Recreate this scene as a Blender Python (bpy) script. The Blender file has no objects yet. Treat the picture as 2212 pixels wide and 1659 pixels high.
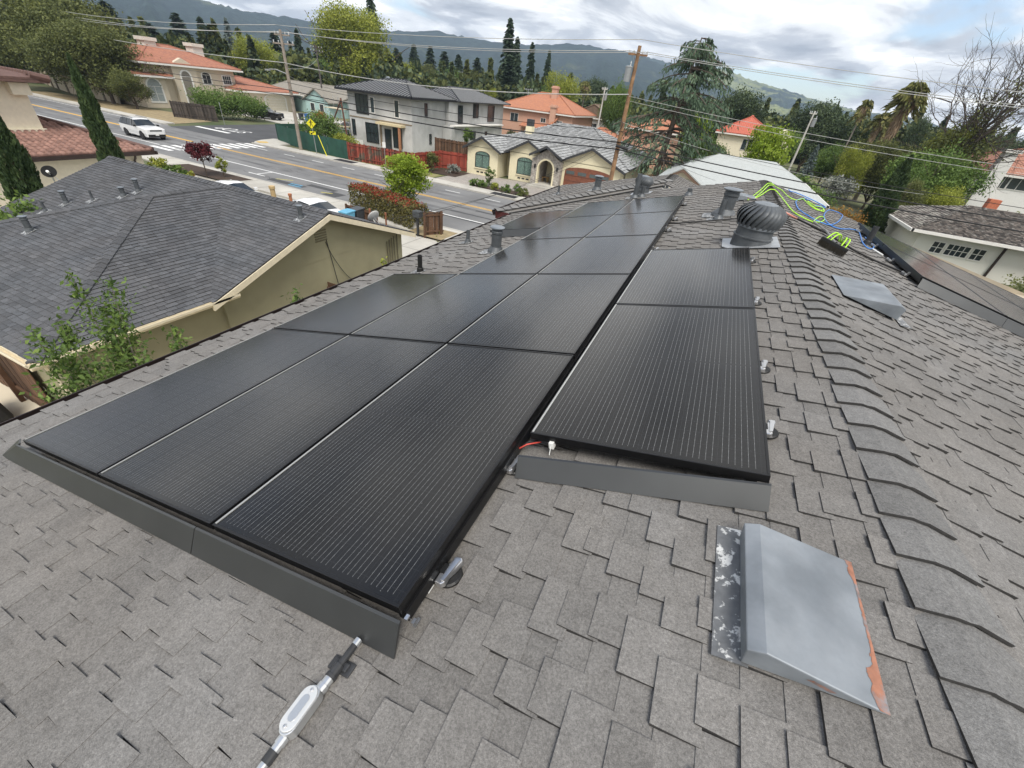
import bpy, bmesh, math, random
import numpy as np
from mathutils import Vector, Matrix
random.seed(7)
RNG = np.random.default_rng(11)
scene = bpy.context.scene
COL = scene.collection
rad = math.radians

# ------------------------------------------------------------------ camera
RW = np.array([[0.901464414313168, 0.4212398343213203, 0.09959373327656516], [0.3203725026394088, -0.49458770088395365, -0.8079260273607272], [-0.2910727903456091, 0.7602236566401175, -0.5808068720367809]])            # world -> camera rows: right, down, forward
CAM = np.array([3.5325049, -0.4819767, 8.0])
FPX = 879.3204                      # focal length for an image 2212 px wide
cd = bpy.data.cameras.new('camera')
cd.sensor_fit = 'HORIZONTAL'; cd.sensor_width = 36.0
cd.lens = 36.0 * FPX / 2212.0
cd.clip_start = 0.02; cd.clip_end = 20000
cam = bpy.data.objects.new('camera', cd); COL.objects.link(cam)
mw = Matrix.Identity(4)
for i in range(3):
    mw[i][0] = RW[0][i]; mw[i][1] = -RW[1][i]; mw[i][2] = -RW[2][i]; mw[i][3] = CAM[i]
cam.matrix_world = mw
scene.camera = cam

# ------------------------------------------------------------------ sky
SUN_EL, SUN_AZ = rad(58), rad(150)      # azimuth measured from +Y towards +X
w = bpy.data.worlds.new('World'); scene.world = w; w.use_nodes = True
nt = w.node_tree; nt.nodes.clear()
N = lambda t, **k: _n(nt, t, **k)
def _n(tree, t, **k):
    n = tree.nodes.new(t)
    for a_, v_ in k.items():
        if a_ in ('loc',): continue
        setattr(n, a_, v_)
    return n
out = N('ShaderNodeOutputWorld'); bg = N('ShaderNodeBackground')
bg.inputs['Strength'].default_value = 0.1
sky = N('ShaderNodeTexSky', sky_type='NISHITA', sun_disc=False)
sky.sun_elevation = SUN_EL; sky.sun_rotation = SUN_AZ
sky.air_density = 1.0; sky.dust_density = 1.2
tc = N('ShaderNodeTexCoord'); sep = N('ShaderNodeSeparateXYZ')
nt.links.new(tc.outputs['Generated'], sep.inputs[0])
def math_(op, a, b=None, clamp=False):
    m = N('ShaderNodeMath', operation=op); m.use_clamp = clamp
    for i, v in enumerate((a, b)):
        if v is None: continue
        if isinstance(v, (int, float)): m.inputs[i].default_value = v
        else: nt.links.new(v, m.inputs[i])
    return m.outputs[0]
zc = math_('MAXIMUM', sep.outputs[2], 0.0)
den = math_('ADD', zc, 0.13)
px_ = math_('DIVIDE', sep.outputs[0], den); py_ = math_('DIVIDE', sep.outputs[1], den)
comb = N('ShaderNodeCombineXYZ')
nt.links.new(px_, comb.inputs[0]); nt.links.new(py_, comb.inputs[1])
def cloud_noise(scale, detail, rough, dist, off):
    mp = N('ShaderNodeMapping'); mp.inputs['Location'].default_value = off
    mp.inputs['Rotation'].default_value = (0, 0, rad(-25)); mp.inputs['Scale'].default_value = (1.0, 0.8, 1)
    nt.links.new(comb.outputs[0], mp.inputs[0])
    n = N('ShaderNodeTexNoise'); n.inputs['Scale'].default_value = scale; n.inputs['Detail'].default_value = detail
    n.inputs['Roughness'].default_value = rough; n.inputs['Distortion'].default_value = dist
    nt.links.new(mp.outputs[0], n.inputs['Vector']); return n.outputs['Fac']
def ramp(fac, stops, interp='EASE'):
    r = N('ShaderNodeValToRGB'); r.color_ramp.interpolation = interp
    el = r.color_ramp.elements
    while len(el) < len(stops): el.new(0.5)
    for e, (p, c) in zip(el, stops): e.position = p; e.color = (*c, 1)
    nt.links.new(fac, r.inputs[0]); return r.outputs[0]
cover = ramp(cloud_noise(0.55, 5, 0.55, 0.3, (2.32, 2.40, 0)), [(0.355, (0, 0, 0)), (0.445, (1, 1, 1))])
shade = ramp(cloud_noise(1.15, 7, 0.56, 0.5, (0.4, 5.2, 0)),
             [(0.34, (2.9, 3.1, 3.4)), (0.44, (4.6, 4.75, 5.0)), (0.525, (7.8, 7.85, 7.8)), (0.62, (11.2, 11.0, 10.6))])
mixc = N('ShaderNodeMix', data_type='RGBA')
nt.links.new(cover, mixc.inputs[0]); nt.links.new(shade, mixc.inputs[7])
skyb = N('ShaderNodeMix', data_type='RGBA'); skyb.blend_type = 'MULTIPLY'; skyb.inputs[0].default_value = 1
skyb.inputs[7].default_value = (1.35, 1.35, 1.35, 1)
nt.links.new(sky.outputs[0], skyb.inputs[6]); nt.links.new(skyb.outputs[2], mixc.inputs[6])
nt.links.new(mixc.outputs[2], bg.inputs[0]); nt.links.new(bg.outputs[0], out.inputs[0])

# ------------------------------------------------------------------ sun (broken overcast: very soft)
sd = bpy.data.lights.new('sun', 'SUN'); sd.energy = 2.4; sd.angle = rad(24); sd.color = (1.0, 0.95, 0.87)
so = bpy.data.objects.new('sun', sd); COL.objects.link(so)
sdir = Vector((math.cos(SUN_EL) * math.sin(SUN_AZ), math.cos(SUN_EL) * math.cos(SUN_AZ), math.sin(SUN_EL)))
so.rotation_euler = sdir.to_track_quat('Z', 'Y').to_euler(); so.location = (0, 0, 60)

# ------------------------------------------------------------------ exposure
vs = scene.view_settings
scene.display_settings.display_device = 'sRGB'
vs.view_transform = 'Standard'; vs.look = 'None'; vs.exposure = 0.68; vs.gamma = 1.0; vs.use_curve_mapping = False
scene.cycles.use_denoising = True
scene.cycles.max_bounces = 6; scene.cycles.diffuse_bounces = 3; scene.cycles.glossy_bounces = 3
scene.cycles.transparent_max_bounces = 8; scene.cycles.volume_bounces = 0
scene.cycles.caustics_reflective = False; scene.cycles.caustics_refractive = False

# ------------------------------------------------------------------ picture -> place helpers
def ray(x, y):
    v = np.array([(x - 1106) / FPX, (y - 829.5) / FPX, 1.0]); return RW.T @ v
def G(x, y, z=0.0):                       # the point of the level plane z seen at a pixel
    d = ray(x, y); return CAM + (z - CAM[2]) / d[2] * d
def AT(x, y, Y=None, X=None):             # the point at a known world Y (or X) seen at a pixel
    d = ray(x, y); s = (Y - CAM[1]) / d[1] if Y is not None else (X - CAM[0]) / d[0]
    return CAM + s * d
ALPHA = rad(14.0); CA, SA = math.cos(ALPHA), math.sin(ALPHA); ZO = 5.848
def LF(v, u, n=0.0):                      # left slope: v upslope from the array's eave edge, u along the ridge, n off the panel plane
    return (v * CA - n * SA, u, ZO + v * SA + n * CA)
VR = 4.72; NS = -0.13                     # ridge, shingle surface
APX = LF(VR, 0, NS)
def RT(v, u, n=0.0):                      # right slope: v downslope from the ridge, n off the shingles
    return (APX[0] + v * CA + n * SA, u, APX[2] - v * SA + n * CA)

# ------------------------------------------------------------------ mesh helpers
WL = {}                                   # world location of every object built
class MB:
    def __init__(s): s.v = []; s.f = []; s.t = []; s.tint = 0.5; s.mi = []; s.m = 0
    def add(s, vs_, fs):
        b = len(s.v); s.v += [tuple(p) for p in vs_]; s.t += [s.tint] * len(vs_)
        for f in fs: s.f.append(tuple(i + b for i in f)); s.mi.append(s.m)
        return b
    def box(s, x0, x1, y0, y1, z0, z1):
        s.add([(x0,y0,z0),(x1,y0,z0),(x1,y1,z0),(x0,y1,z0),(x0,y0,z1),(x1,y0,z1),(x1,y1,z1),(x0,y1,z1)],
              [(0,3,2,1),(4,5,6,7),(0,1,5,4),(1,2,6,5),(2,3,7,6),(3,0,4,7)]); return s
    def hexa(s, p):                       # 8 points: bottom 4, top 4
        s.add(p, [(0,3,2,1),(4,5,6,7),(0,1,5,4),(1,2,6,5),(2,3,7,6),(3,0,4,7)]); return s
    def quad(s, a, b, c, d): s.add([a,b,c,d], [(0,1,2,3)]); return s
    def poly(s, ps): s.add(ps, [tuple(range(len(ps)))]); return s
    def slab(s, ps, off):                 # polygon extruded by the vector off
        n = len(ps); q = [tuple(np.add(p, off)) for p in ps]
        s.add(list(ps) + q, [tuple(range(n))[::-1], tuple(range(n, 2*n))] + [(i, (i+1) % n, (i+1) % n + n, i + n) for i in range(n)]); return s
    def tube(s, pts, r, n=8, cap=True):
        pts = [Vector(p) for p in pts]; rr = r if isinstance(r, (list, tuple)) else [r] * len(pts)
        t0 = (pts[1] - pts[0]).normalized()
        a = t0.orthogonal().normalized(); rings = []; vv = []
        for i, p in enumerate(pts):
            t = (pts[min(i+1, len(pts)-1)] - pts[max(i-1, 0)]); t = t.normalized() if t.length > 1e-9 else t0
            a = (a - t * a.dot(t)); a = a.normalized() if a.length > 1e-6 else t.orthogonal().normalized()
            b = t.cross(a)
            for k in range(n):
                th = 2 * math.pi * k / n; vv.append(tuple(p + (a * math.cos(th) + b * math.sin(th)) * rr[i]))
        fs = [(i*n+k, i*n+(k+1) % n, (i+1)*n+(k+1) % n, (i+1)*n+k) for i in range(len(pts)-1) for k in range(n)]
        if cap: fs += [tuple(range(n))[::-1], tuple(range((len(pts)-1)*n, len(pts)*n))]
        s.add(vv, fs); return s
    def lathe(s, prof, c=(0,0,0), n=20, axis=(0,0,1), cap=True):   # prof: (radius, height) list
        ax = Vector(axis).normalized(); a = ax.orthogonal().normalized(); b = ax.cross(a); c = Vector(c); vv = []
        for r, h in prof:
            for k in range(n):
                th = 2*math.pi*k/n; vv.append(tuple(c + ax*h + (a*math.cos(th) + b*math.sin(th))*r))
        m = len(prof)
        fs = [(i*n+k, i*n+(k+1) % n, (i+1)*n+(k+1) % n, (i+1)*n+k) for i in range(m-1) for k in range(n)]
        if cap: fs += [tuple(range(n))[::-1], tuple(range((m-1)*n, m*n))]
        s.add(vv, fs); return s
    def build(s, name, mat, parent=None, smooth=False, loc=None, bevel=0):
        base = np.array(WL[parent]) if parent else np.array(loc if loc is not None else (0, 0, 0))
        me = bpy.data.meshes.new(name)
        me.from_pydata([tuple(np.subtract(p, base)) for p in s.v], [], s.f)
        at_ = me.attributes.new('tint', 'FLOAT', 'POINT'); at_.data.foreach_set('value', np.array(s.t, dtype=np.float32))
        for m_ in (mat if isinstance(mat, (list, tuple)) else [mat]): me.materials.append(m_)
        if any(s.mi): me.polygons.foreach_set('material_index', s.mi)
        if smooth: me.polygons.foreach_set('use_smooth', [True] * len(me.polygons))
        me.update()
        o = bpy.data.objects.new(name, me); COL.objects.link(o)
        if parent: o.parent = parent
        else: o.location = tuple(base)
        WL[o] = tuple(base)
        if bevel:
            bv = o.modifiers.new('bevel', 'BEVEL'); bv.width = bevel; bv.segments = 2; bv.limit_method = 'ANGLE'; bv.angle_limit = rad(40)
        return o
def thing(name, label, cat, loc=(0, 0, 0), group=None):
    o = bpy.data.objects.new(name, None); COL.objects.link(o); o.location = tuple(float(c) for c in loc); o.empty_display_size = 0.2
    o['label'] = label; o['category'] = cat
    if group: o['group'] = group
    WL[o] = tuple(float(c) for c in loc); return o
def tag(o, label=None, cat=None, group=None, kind=None):
    if label: o['label'] = label
    if cat: o['category'] = cat
    if group: o['group'] = group
    if kind: o['kind'] = kind
    return o
def copy_tree(o, parent=None):
    c = o.copy(); COL.objects.link(c); c.parent = parent
    for ch in o.children: copy_tree(ch, c)
    return c
def place_copy(o, loc, rz=0, s=1.0, label=None, group=None):
    c = copy_tree(o); c.location = tuple(loc); c.rotation_euler = (0, 0, rz); c.scale = (s, s, s) if not isinstance(s, tuple) else s
    if label: c['label'] = label
    if group: c['group'] = group
    return c
def fast_mesh(name, verts, faces, mats, tint=None):
    verts = np.asarray(verts, np.float32); faces = np.asarray(faces, np.int32); nf, k = faces.shape
    me = bpy.data.meshes.new(name); me.vertices.add(len(verts)); me.vertices.foreach_set('co', verts.ravel())
    me.loops.add(nf * k); me.loops.foreach_set('vertex_index', faces.ravel())
    me.polygons.add(nf); me.polygons.foreach_set('loop_start', np.arange(0, nf * k, k, dtype=np.int32))
    if tint is not None:
        at_ = me.attributes.new('tint', 'FLOAT', 'POINT'); at_.data.foreach_set('value', np.asarray(tint, np.float32))
    for m_ in mats: me.materials.append(m_)
    me.update(calc_edges=True); me.validate(); return me
def link_mesh(name, me, parent=None, loc=(0, 0, 0)):
    o = bpy.data.objects.new(name, me); COL.objects.link(o)
    if parent: o.parent = parent; WL[o] = WL.get(parent, (0, 0, 0))
    else: o.location = loc; WL[o] = tuple(loc)
    return o

# ------------------------------------------------------------------ materials
MATS = {}
def mat(name, col, rough=0.7, var=0.12, scale=6.0, bump=0.0, bscale=60.0, metal=0.0, spec=0.4, tint=0.0, col2=None, detail=4, c2=(0.42, 0.62), coat=0.0):
    """Principled; noise varies the colour by var, col2 adds patches of a second colour, tint multiplies by the point attribute."""
    if name in MATS: return MATS[name]
    m = bpy.data.materials.new(name); m.use_nodes = True; t = m.node_tree; b = t.nodes['Principled BSDF']
    b.inputs['Roughness'].default_value = rough; b.inputs['Metallic'].default_value = metal
    b.inputs['Specular IOR Level'].default_value = spec
    if coat: b.inputs['Coat Weight'].default_value = coat; b.inputs['Coat Roughness'].default_value = 0.05
    tc_ = t.nodes.new('ShaderNodeTexCoord')
    n1 = t.nodes.new('ShaderNodeTexNoise'); n1.inputs['Scale'].default_value = scale; n1.inputs['Detail'].default_value = detail
    t.links.new(tc_.outputs['Object'], n1.inputs['Vector'])
    mr = t.nodes.new('ShaderNodeMapRange'); mr.inputs[1].default_value = 0.25; mr.inputs[2].default_value = 0.75
    mr.inputs[3].default_value = 1 - var; mr.inputs[4].default_value = 1 + var
    t.links.new(n1.outputs['Fac'], mr.inputs[0])
    val = mr.outputs[0]
    if tint:
        at_ = t.nodes.new('ShaderNodeAttribute'); at_.attribute_name = 'tint'
        m2 = t.nodes.new('ShaderNodeMapRange'); m2.inputs[3].default_value = 1 - tint; m2.inputs[4].default_value = 1 + tint
        t.links.new(at_.outputs['Fac'], m2.inputs[0])
        mm = t.nodes.new('ShaderNodeMath'); mm.operation = 'MULTIPLY'; t.links.new(val, mm.inputs[0]); t.links.new(m2.outputs[0], mm.inputs[1]); val = mm.outputs[0]
    cm = t.nodes.new('ShaderNodeMix'); cm.data_type = 'RGBA'; cm.blend_type = 'MULTIPLY'; cm.inputs[0].default_value = 1
    if col2:
        n2 = t.nodes.new('ShaderNodeTexNoise'); n2.inputs['Scale'].default_value = scale * 0.6; n2.inputs['Detail'].default_value = 6
        n2.inputs['Roughness'].default_value = 0.65
        t.links.new(tc_.outputs['Object'], n2.inputs['Vector'])
        r2 = t.nodes.new('ShaderNodeMapRange'); r2.inputs[1].default_value = c2[0]; r2.inputs[2].default_value = c2[1]
        t.links.new(n2.outputs['Fac'], r2.inputs[0])
        mx = t.nodes.new('ShaderNodeMix'); mx.data_type = 'RGBA'; mx.inputs[6].default_value = (*col, 1); mx.inputs[7].default_value = (*col2, 1)
        t.links.new(r2.outputs[0], mx.inputs[0]); t.links.new(mx.outputs[2], cm.inputs[6])
    else: cm.inputs[6].default_value = (*col, 1)
    t.links.new(val, cm.inputs[7]); t.links.new(cm.outputs[2], b.inputs['Base Color'])
    if bump:
        nb = t.nodes.new('ShaderNodeTexNoise'); nb.inputs['Scale'].default_value = bscale; nb.inputs['Detail'].default_value = 3
        t.links.new(tc_.outputs['Object'], nb.inputs['Vector'])
        bp = t.nodes.new('ShaderNodeBump'); bp.inputs['Strength'].default_value = bump; bp.inputs['Distance'].default_value = 0.01
        t.links.new(nb.outputs['Fac'], bp.inputs['Height']); t.links.new(bp.outputs[0], b.inputs['Normal'])
    MATS[name] = m; return m
def leafmat(name, cols, trans=0.25, rough=0.6):
    """Leaves: every leaf takes its own shade (per mesh island)."""
    if name in MATS: return MATS[name]
    m = bpy.data.materials.new(name); m.use_nodes = True; t = m.node_tree; b = t.nodes['Principled BSDF']
    b.inputs['Roughness'].default_value = rough; b.inputs['Specular IOR Level'].default_value = 0.25
    at_ = t.nodes.new('ShaderNodeAttribute'); at_.attribute_name = 'tint'
    r = t.nodes.new('ShaderNodeValToRGB'); el = r.color_ramp.elements
    while len(el) < len(cols): el.new(0.5)
    for i, (e, c) in enumerate(zip(el, cols)): e.position = i / (len(cols) - 1); e.color = (*c, 1)
    t.links.new(at_.outputs['Fac'], r.inputs[0]); t.links.new(r.outputs[0], b.inputs['Base Color'])
    tr = t.nodes.new('ShaderNodeBsdfTranslucent'); mx = t.nodes.new('ShaderNodeMixShader'); mx.inputs[0].default_value = trans
    t.links.new(r.outputs[0], tr.inputs[0]); t.links.new(b.outputs[0], mx.inputs[1]); t.links.new(tr.outputs[0], mx.inputs[2])
    t.links.new(mx.outputs[0], t.nodes['Material Output'].inputs[0]); MATS[name] = m; return m

# ================================================================== OWN HOUSE
def vproj(p):
    c = RW @ (np.array(p) - CAM); return (1106 + FPX*c[0]/c[2], 829.5 + FPX*c[1]/c[2], c[2])
def shingle_mat(name, col, warm):
    m = bpy.data.materials.new(name); m.use_nodes = True; t = m.node_tree; b = t.nodes['Principled BSDF']
    b.inputs['Roughness'].default_value = 0.92; b.inputs['Specular IOR Level'].default_value = 0.2
    tc_ = t.nodes.new('ShaderNodeTexCoord')
    def noise(sc, det=3, ro=0.6):
        n = t.nodes.new('ShaderNodeTexNoise'); n.inputs['Scale'].default_value = sc; n.inputs['Detail'].default_value = det
        n.inputs['Roughness'].default_value = ro; t.links.new(tc_.outputs['Object'], n.inputs['Vector']); return n.outputs['Fac']
    def mr(f, a, b_, lo=0.3, hi=0.7):
        n = t.nodes.new('ShaderNodeMapRange'); n.inputs[1].default_value = lo; n.inputs[2].default_value = hi
        n.inputs[3].default_value = a; n.inputs[4].default_value = b_; t.links.new(f, n.inputs[0]); return n.outputs[0]
    def mul(a, b_):
        n = t.nodes.new('ShaderNodeMath'); n.operation = 'MULTIPLY'; t.links.new(a, n.inputs[0]); t.links.new(b_, n.inputs[1]); return n.outputs[0]
    at_ = t.nodes.new('ShaderNodeAttribute'); at_.attribute_name = 'tint'
    val = mul(mul(mr(noise(120, 3, 0.8), 0.66, 1.34), mr(noise(400, 2, 0.7), 0.75, 1.25)), mr(noise(1.1, 4), 0.88, 1.12))
    val = mul(val, mr(noise(24, 3), 0.9, 1.1))
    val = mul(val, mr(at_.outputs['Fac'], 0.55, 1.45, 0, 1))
    mx = t.nodes.new('ShaderNodeMix'); mx.data_type = 'RGBA'; mx.inputs[6].default_value = (*col, 1); mx.inputs[7].default_value = (*warm, 1)
    t.links.new(mr(noise(0.8, 3), 0, 1), mx.inputs[0])
    cm = t.nodes.new('ShaderNodeMix'); cm.data_type = 'RGBA'; cm.blend_type = 'MULTIPLY'; cm.inputs[0].default_value = 1
    t.links.new(mx.outputs[2], cm.inputs[6]); t.links.new(val, cm.inputs[7]); t.links.new(cm.outputs[2], b.inputs['Base Color'])
    bp = t.nodes.new('ShaderNodeBump'); bp.inputs['Strength'].default_value = 0.55; bp.inputs['Distance'].default_value = 0.004
    t.links.new(noise(330, 2), bp.inputs['Height']); t.links.new(bp.outputs[0], b.inputs['Normal'])
    return m
M_SH = shingle_mat('asphalt_shingle', (0.183, 0.178, 0.171), (0.178, 0.166, 0.152))
M_SHC = shingle_mat('ridge_shingle', (0.182, 0.181, 0.177), (0.175, 0.17, 0.163))
M_RED = mat('dark_red_paint', (0.07, 0.016, 0.016), 0.5, 0.2)
M_GUT = mat('dark_gutter_metal', (0.035, 0.025, 0.024), 0.4, 0.2, metal=0.3)
M_DECK = mat('roof_felt', (0.03, 0.03, 0.03), 0.9)

house = thing('house', 'house under the camera with brown grey shingle roof carrying solar panels', 'house', (4.6, 3, 0))
mb = MB(); mb.box(-0.35, 11.3, -5.3, 11.75, 0, 5.55); mb.box(-0.8, 5.4, 9.9, 14.3, 0, 5.35)
mb.poly([(-0.3,11.74,5.5),(11.2,11.74,5.4),(4.61,11.74,6.8)])
mb.build('wall', mat('beige_stucco', (0.42, 0.36, 0.27), 0.9, 0.1, bump=0.3, bscale=120), house)

EXP = 0.102
def course_pieces(P, d0, d1, urange, rng):
    """Tabs of a laminated shingle roof: P(d, u, n), d runs down the slope from the ridge."""
    out_ = []; nC = int((d1 - d0) / EXP)
    for j in range(nC):
        db = d1 - j * EXP; dt = db - EXP - 0.012
        ua, ub = urange(db - EXP / 2)
        u = ua - rng.random() * 0.2; up = rng.random() < 0.5
        while u < ub:
            wd = rng.uniform(0.10, 0.21) if up else rng.uniform(0.08, 0.17)
            a_, b_ = max(u, ua), min(u + wd, ub)
            if b_ - a_ > 0.015:
                jb = rng.uniform(-0.003, 0.003) + (rng.uniform(0, 0.022) if up else 0)
                sk0, sk1 = rng.uniform(-0.003, 0.006, 2) if up else (0, 0)
                hb, ht = (0.0150, 0.0064) if up else (0.0040, 0.0002)
                hb += rng.uniform(-0.0006, 0.0018) if up else 0
                q = [(db+jb, a_+sk0, -0.003), (db+jb, b_-sk1, -0.003), (dt, b_, -0.003), (dt, a_, -0.003),
                     (db+jb, a_+sk0, hb), (db+jb, b_-sk1, hb), (dt, b_, ht), (dt, a_, ht)]
                base = rng.uniform(0.44, 0.58)
                if rng.random() < 0.10: base -= 0.10
                ti = [base] * 8
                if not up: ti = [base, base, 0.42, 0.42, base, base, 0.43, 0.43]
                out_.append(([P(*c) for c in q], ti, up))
            u += wd; up = not up
    return out_
M_EDGE = mat('cut_shingle_edge', (.042, .040, .038), .95, .3, scale=60)
HMI = [0, 0, 1, 1, 0, 1]
HF = [(0,3,2,1),(4,5,6,7),(0,1,5,4),(1,2,6,5),(2,3,7,6),(3,0,4,7)]
def under_panels(p):
    # in left-slope coordinates
    x, y, z = p; v = (x * CA + (z - ZO) * SA)
    if -0.02 < v < 3.17 and 0.02 < y < 3.8: return True
    if 1.02 < v < 3.17 and 3.7 < y < 9.45: return True
    if -0.02 < v < 1.1 and 6.6 < y < 8.5: return True
    if 3.17 < v < 4.24 and 1.02 < y < 4.8: return True
    if x > APX[0] and (x - APX[0]) / CA > 1.9 and 6.75 < y < 10.3: return True
    return False
def lay_roof(name, pieces, n_single, parent, mat_, deck):
    mb = MB(); mb.poly(deck); roof_ = mb.build(name, M_DECK, parent)
    score = []
    for k, (q, ti, up) in enumerate(pieces):
        c = np.mean(q[4:], axis=0); X, Y, D = vproj(c)
        vis = D > 0.2 and -20 < X < 2232 and -20 < Y < 1680 and not under_panels(c)
        if not vis: score.append(0); continue
        pr = [vproj(p) for p in q[4:]]
        ar = 0.5 * abs(sum(pr[i][0]*pr[(i+1) % 4][1] - pr[(i+1) % 4][0]*pr[i][1] for i in range(4))); score.append(ar)
    order = set(np.argsort(score)[::-1][:n_single].tolist()) if n_single else set()
    rest = MB()
    for k, (q, ti, up) in enumerate(pieces):
        if k in order and score[k] > 0:
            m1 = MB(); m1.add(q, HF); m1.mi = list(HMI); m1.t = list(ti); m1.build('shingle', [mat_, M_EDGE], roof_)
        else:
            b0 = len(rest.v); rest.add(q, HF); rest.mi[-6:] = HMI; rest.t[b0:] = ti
    o = rest.build('shingles', [mat_, M_EDGE], roof_); o['kind'] = 'stuff'
    return roof_
rng = np.random.default_rng(3)
V_E = -0.86                                                  # eave
def ur_left(d):
    v = VR - d; x = LF(v, 0, NS)[0]
    return (-5.4, 9.39 + (x + 0.83) if x < 2.3 else 12.1)
PL = lambda d, u, n: LF(VR - d, u, NS + n)
pl = course_pieces(PL, 0.06, VR - V_E, ur_left, rng)
roofL = lay_roof('roof_slope', pl, 210, house, M_SH,
    [LF(V_E, -5.4, NS-.004), LF(VR, -5.4, NS-.004), LF(VR, 12.1, NS-.004), LF(2.33, 12.1, NS-.004), LF(2.3, 12.5, NS-.004), LF(V_E, 9.36, NS-.004)])
roofL['label'] = 'left roof slope under the big solar array'
PR = lambda d, u, n: RT(d, u, n)
pr_ = course_pieces(PR, 0.06, 7.2, lambda d: (-3.5, 12.25), rng)
roofR = lay_roof('roof_slope', pr_, 90, house, M_SH, [RT(0, -3.5, -.004), RT(7.2, -3.5, -.004), RT(7.2, 12.25, -.004), RT(0, 12.25, -.004)])
roofR['label'] = 'right roof slope beyond the ridge'
# front section whose eave steps out to the left, with a hip and its own lower ridge
XB0, XBR, KB = -1.25, 2.32, math.tan(ALPHA)
ZB0 = LF(V_E, 0, NS)[2]
def PB(d, u, n):   # left slope of the front section: d measured down from its ridge
    x = XBR - d * CA - n * SA; return (x, u, ZB0 + (XBR - d * CA - XB0) * KB + n * CA)
dB = (XBR - XB0) / CA
pb = course_pieces(PB, 0.03, dB, lambda d: (9.40 + (XBR - d*CA - XB0), 14.6), rng)
roofB = lay_roof('roof_slope', pb, 0, house, M_SH, [PB(dB, 9.40, -.004), PB(0, 12.9, -.004), PB(0, 14.6, -.004), PB(dB, 14.6, -.004)])
roofB['label'] = 'front roof slope beyond the hip line'
def PB2(d, u, n): return (XBR + d*CA + n*SA, u, ZB0 + (XBR - XB0)*KB - d*SA + n*CA)
pb2 = course_pieces(PB2, 0.03, 3.2, lambda d: (12.2, 14.6), rng)
roofB2 = lay_roof('roof_slope', pb2, 0, house, M_SH, [PB2(0, 12.1, -.004), PB2(3.2, 12.1, -.004), PB2(3.2, 14.6, -.004), PB2(0, 14.6, -.004)])
# jog strip facing the camera
mb = MB(); mb.quad((XB0, 9.40, ZB0), (-0.84, 9.40, ZB0), (2.3, 12.52, ZB0 + 3.12*KB + .01), (XBR, 12.95, ZB0 + (XBR-XB0)*KB))
mb.build('jog_strip', M_SH, house)
# ridge caps (each a bent shingle, butt end towards the camera)
def cap_piece(P, u0, ln, wd, hn=0.026, hf=0.008, jit=0.0, t=0.5):
    cs = [-wd, -wd*0.16, 0, wd*0.16, wd]; top = []; bot = []
    m = MB(); m.tint = t
    for e, (u, h) in enumerate(((u0, hn), (u0 + ln, hf))):
        for c in cs:
            rd = 0.006 * (1 if abs(c) < 1e-6 else 0)
            top.append(P(c + (jit if e == 0 else 0), u + 0.003*math.sin(60*c+u0*9), h - rd))
            bot.append(P(c + (jit if e == 0 else 0), u + 0.003*math.sin(60*c+u0*9), h - 0.012 - rd))
    n = 5; vv = top + bot
    fs = [(i, i+1, n+i+1, n+i) for i in range(4)] + [(10+i+1, 10+i, 10+n+i, 10+n+i+1) for i in range(4)]
    fs += [(i+1, i, 10+i, 10+i+1) for i in range(4)] + [(n+i, n+i+1, 10+n+i+1, 10+n+i) for i in range(4)]
    fs += [(0, n, 10+n, 10), (4, 14, 10+n+4, n+4)]
    m.add(vv, fs); m.mi = [0]*8 + [1]*4 + [0]*4 + [1]*2; return m
def PRG(c, u, n): return LF(VR + c, u, NS + n) if c < 0 else RT(c, u, n)
random.seed(5)
u = -0.95; k = 0
while u < 12.1:
    tt = random.uniform(0.40, 0.60)
    if abs(u - 1.05) < 0.1: tt = 0.30
    if u > 5.2 and u < 6.2: tt = 0.55
    cap_piece(PRG, u + random.uniform(-.006, .006), 0.215, 0.118 + random.uniform(-.004, .005), jit=random.uniform(-.006, .006), t=tt).build('ridge_cap', [M_SHC, M_EDGE], house)
    u += 0.198; k += 1
# hip caps of the front section
h0 = np.array((XB0 - 0.02, 9.38, ZB0)); h1 = np.array((XBR, 12.95, ZB0 + (XBR - XB0) * KB))
hd = (h1 - h0); hl = np.linalg.norm(hd); hd /= hl; hs = np.array((1, -1, 0)) / math.sqrt(2)
def PH(c, u, n): p = h0 + hd*u + hs*c; return (p[0], p[1], p[2] - abs(c) * 0.17 + n)
u = 0.0
while u < hl - 0.1:
    cap_piece(PH, u, 0.24, 0.14, 0.05, 0.02, t=random.uniform(0.35, 0.65)).build('hip_cap', [M_SHC, M_EDGE], house); u += 0.2
def PB3(c, u, n):
    return PB(-c, u, n) if c < 0 else PB2(c, u, n)
u = 12.9
while u < 14.6:
    cap_piece(PB3, u, 0.215, 0.13, t=random.uniform(.35, .62)).build('ridge_cap', [M_SHC, M_EDGE], house); u += 0.198
# valley flashing line
mb = MB(); a0, a1 = np.array((-0.86, 9.34, ZB0 + .012)), np.array((2.28, 12.46, ZB0 + 3.14*KB + .02)); mb.tube([a0, a1], 0.022, 6)
mb.build('valley_flashing', M_DECK, house)
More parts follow.
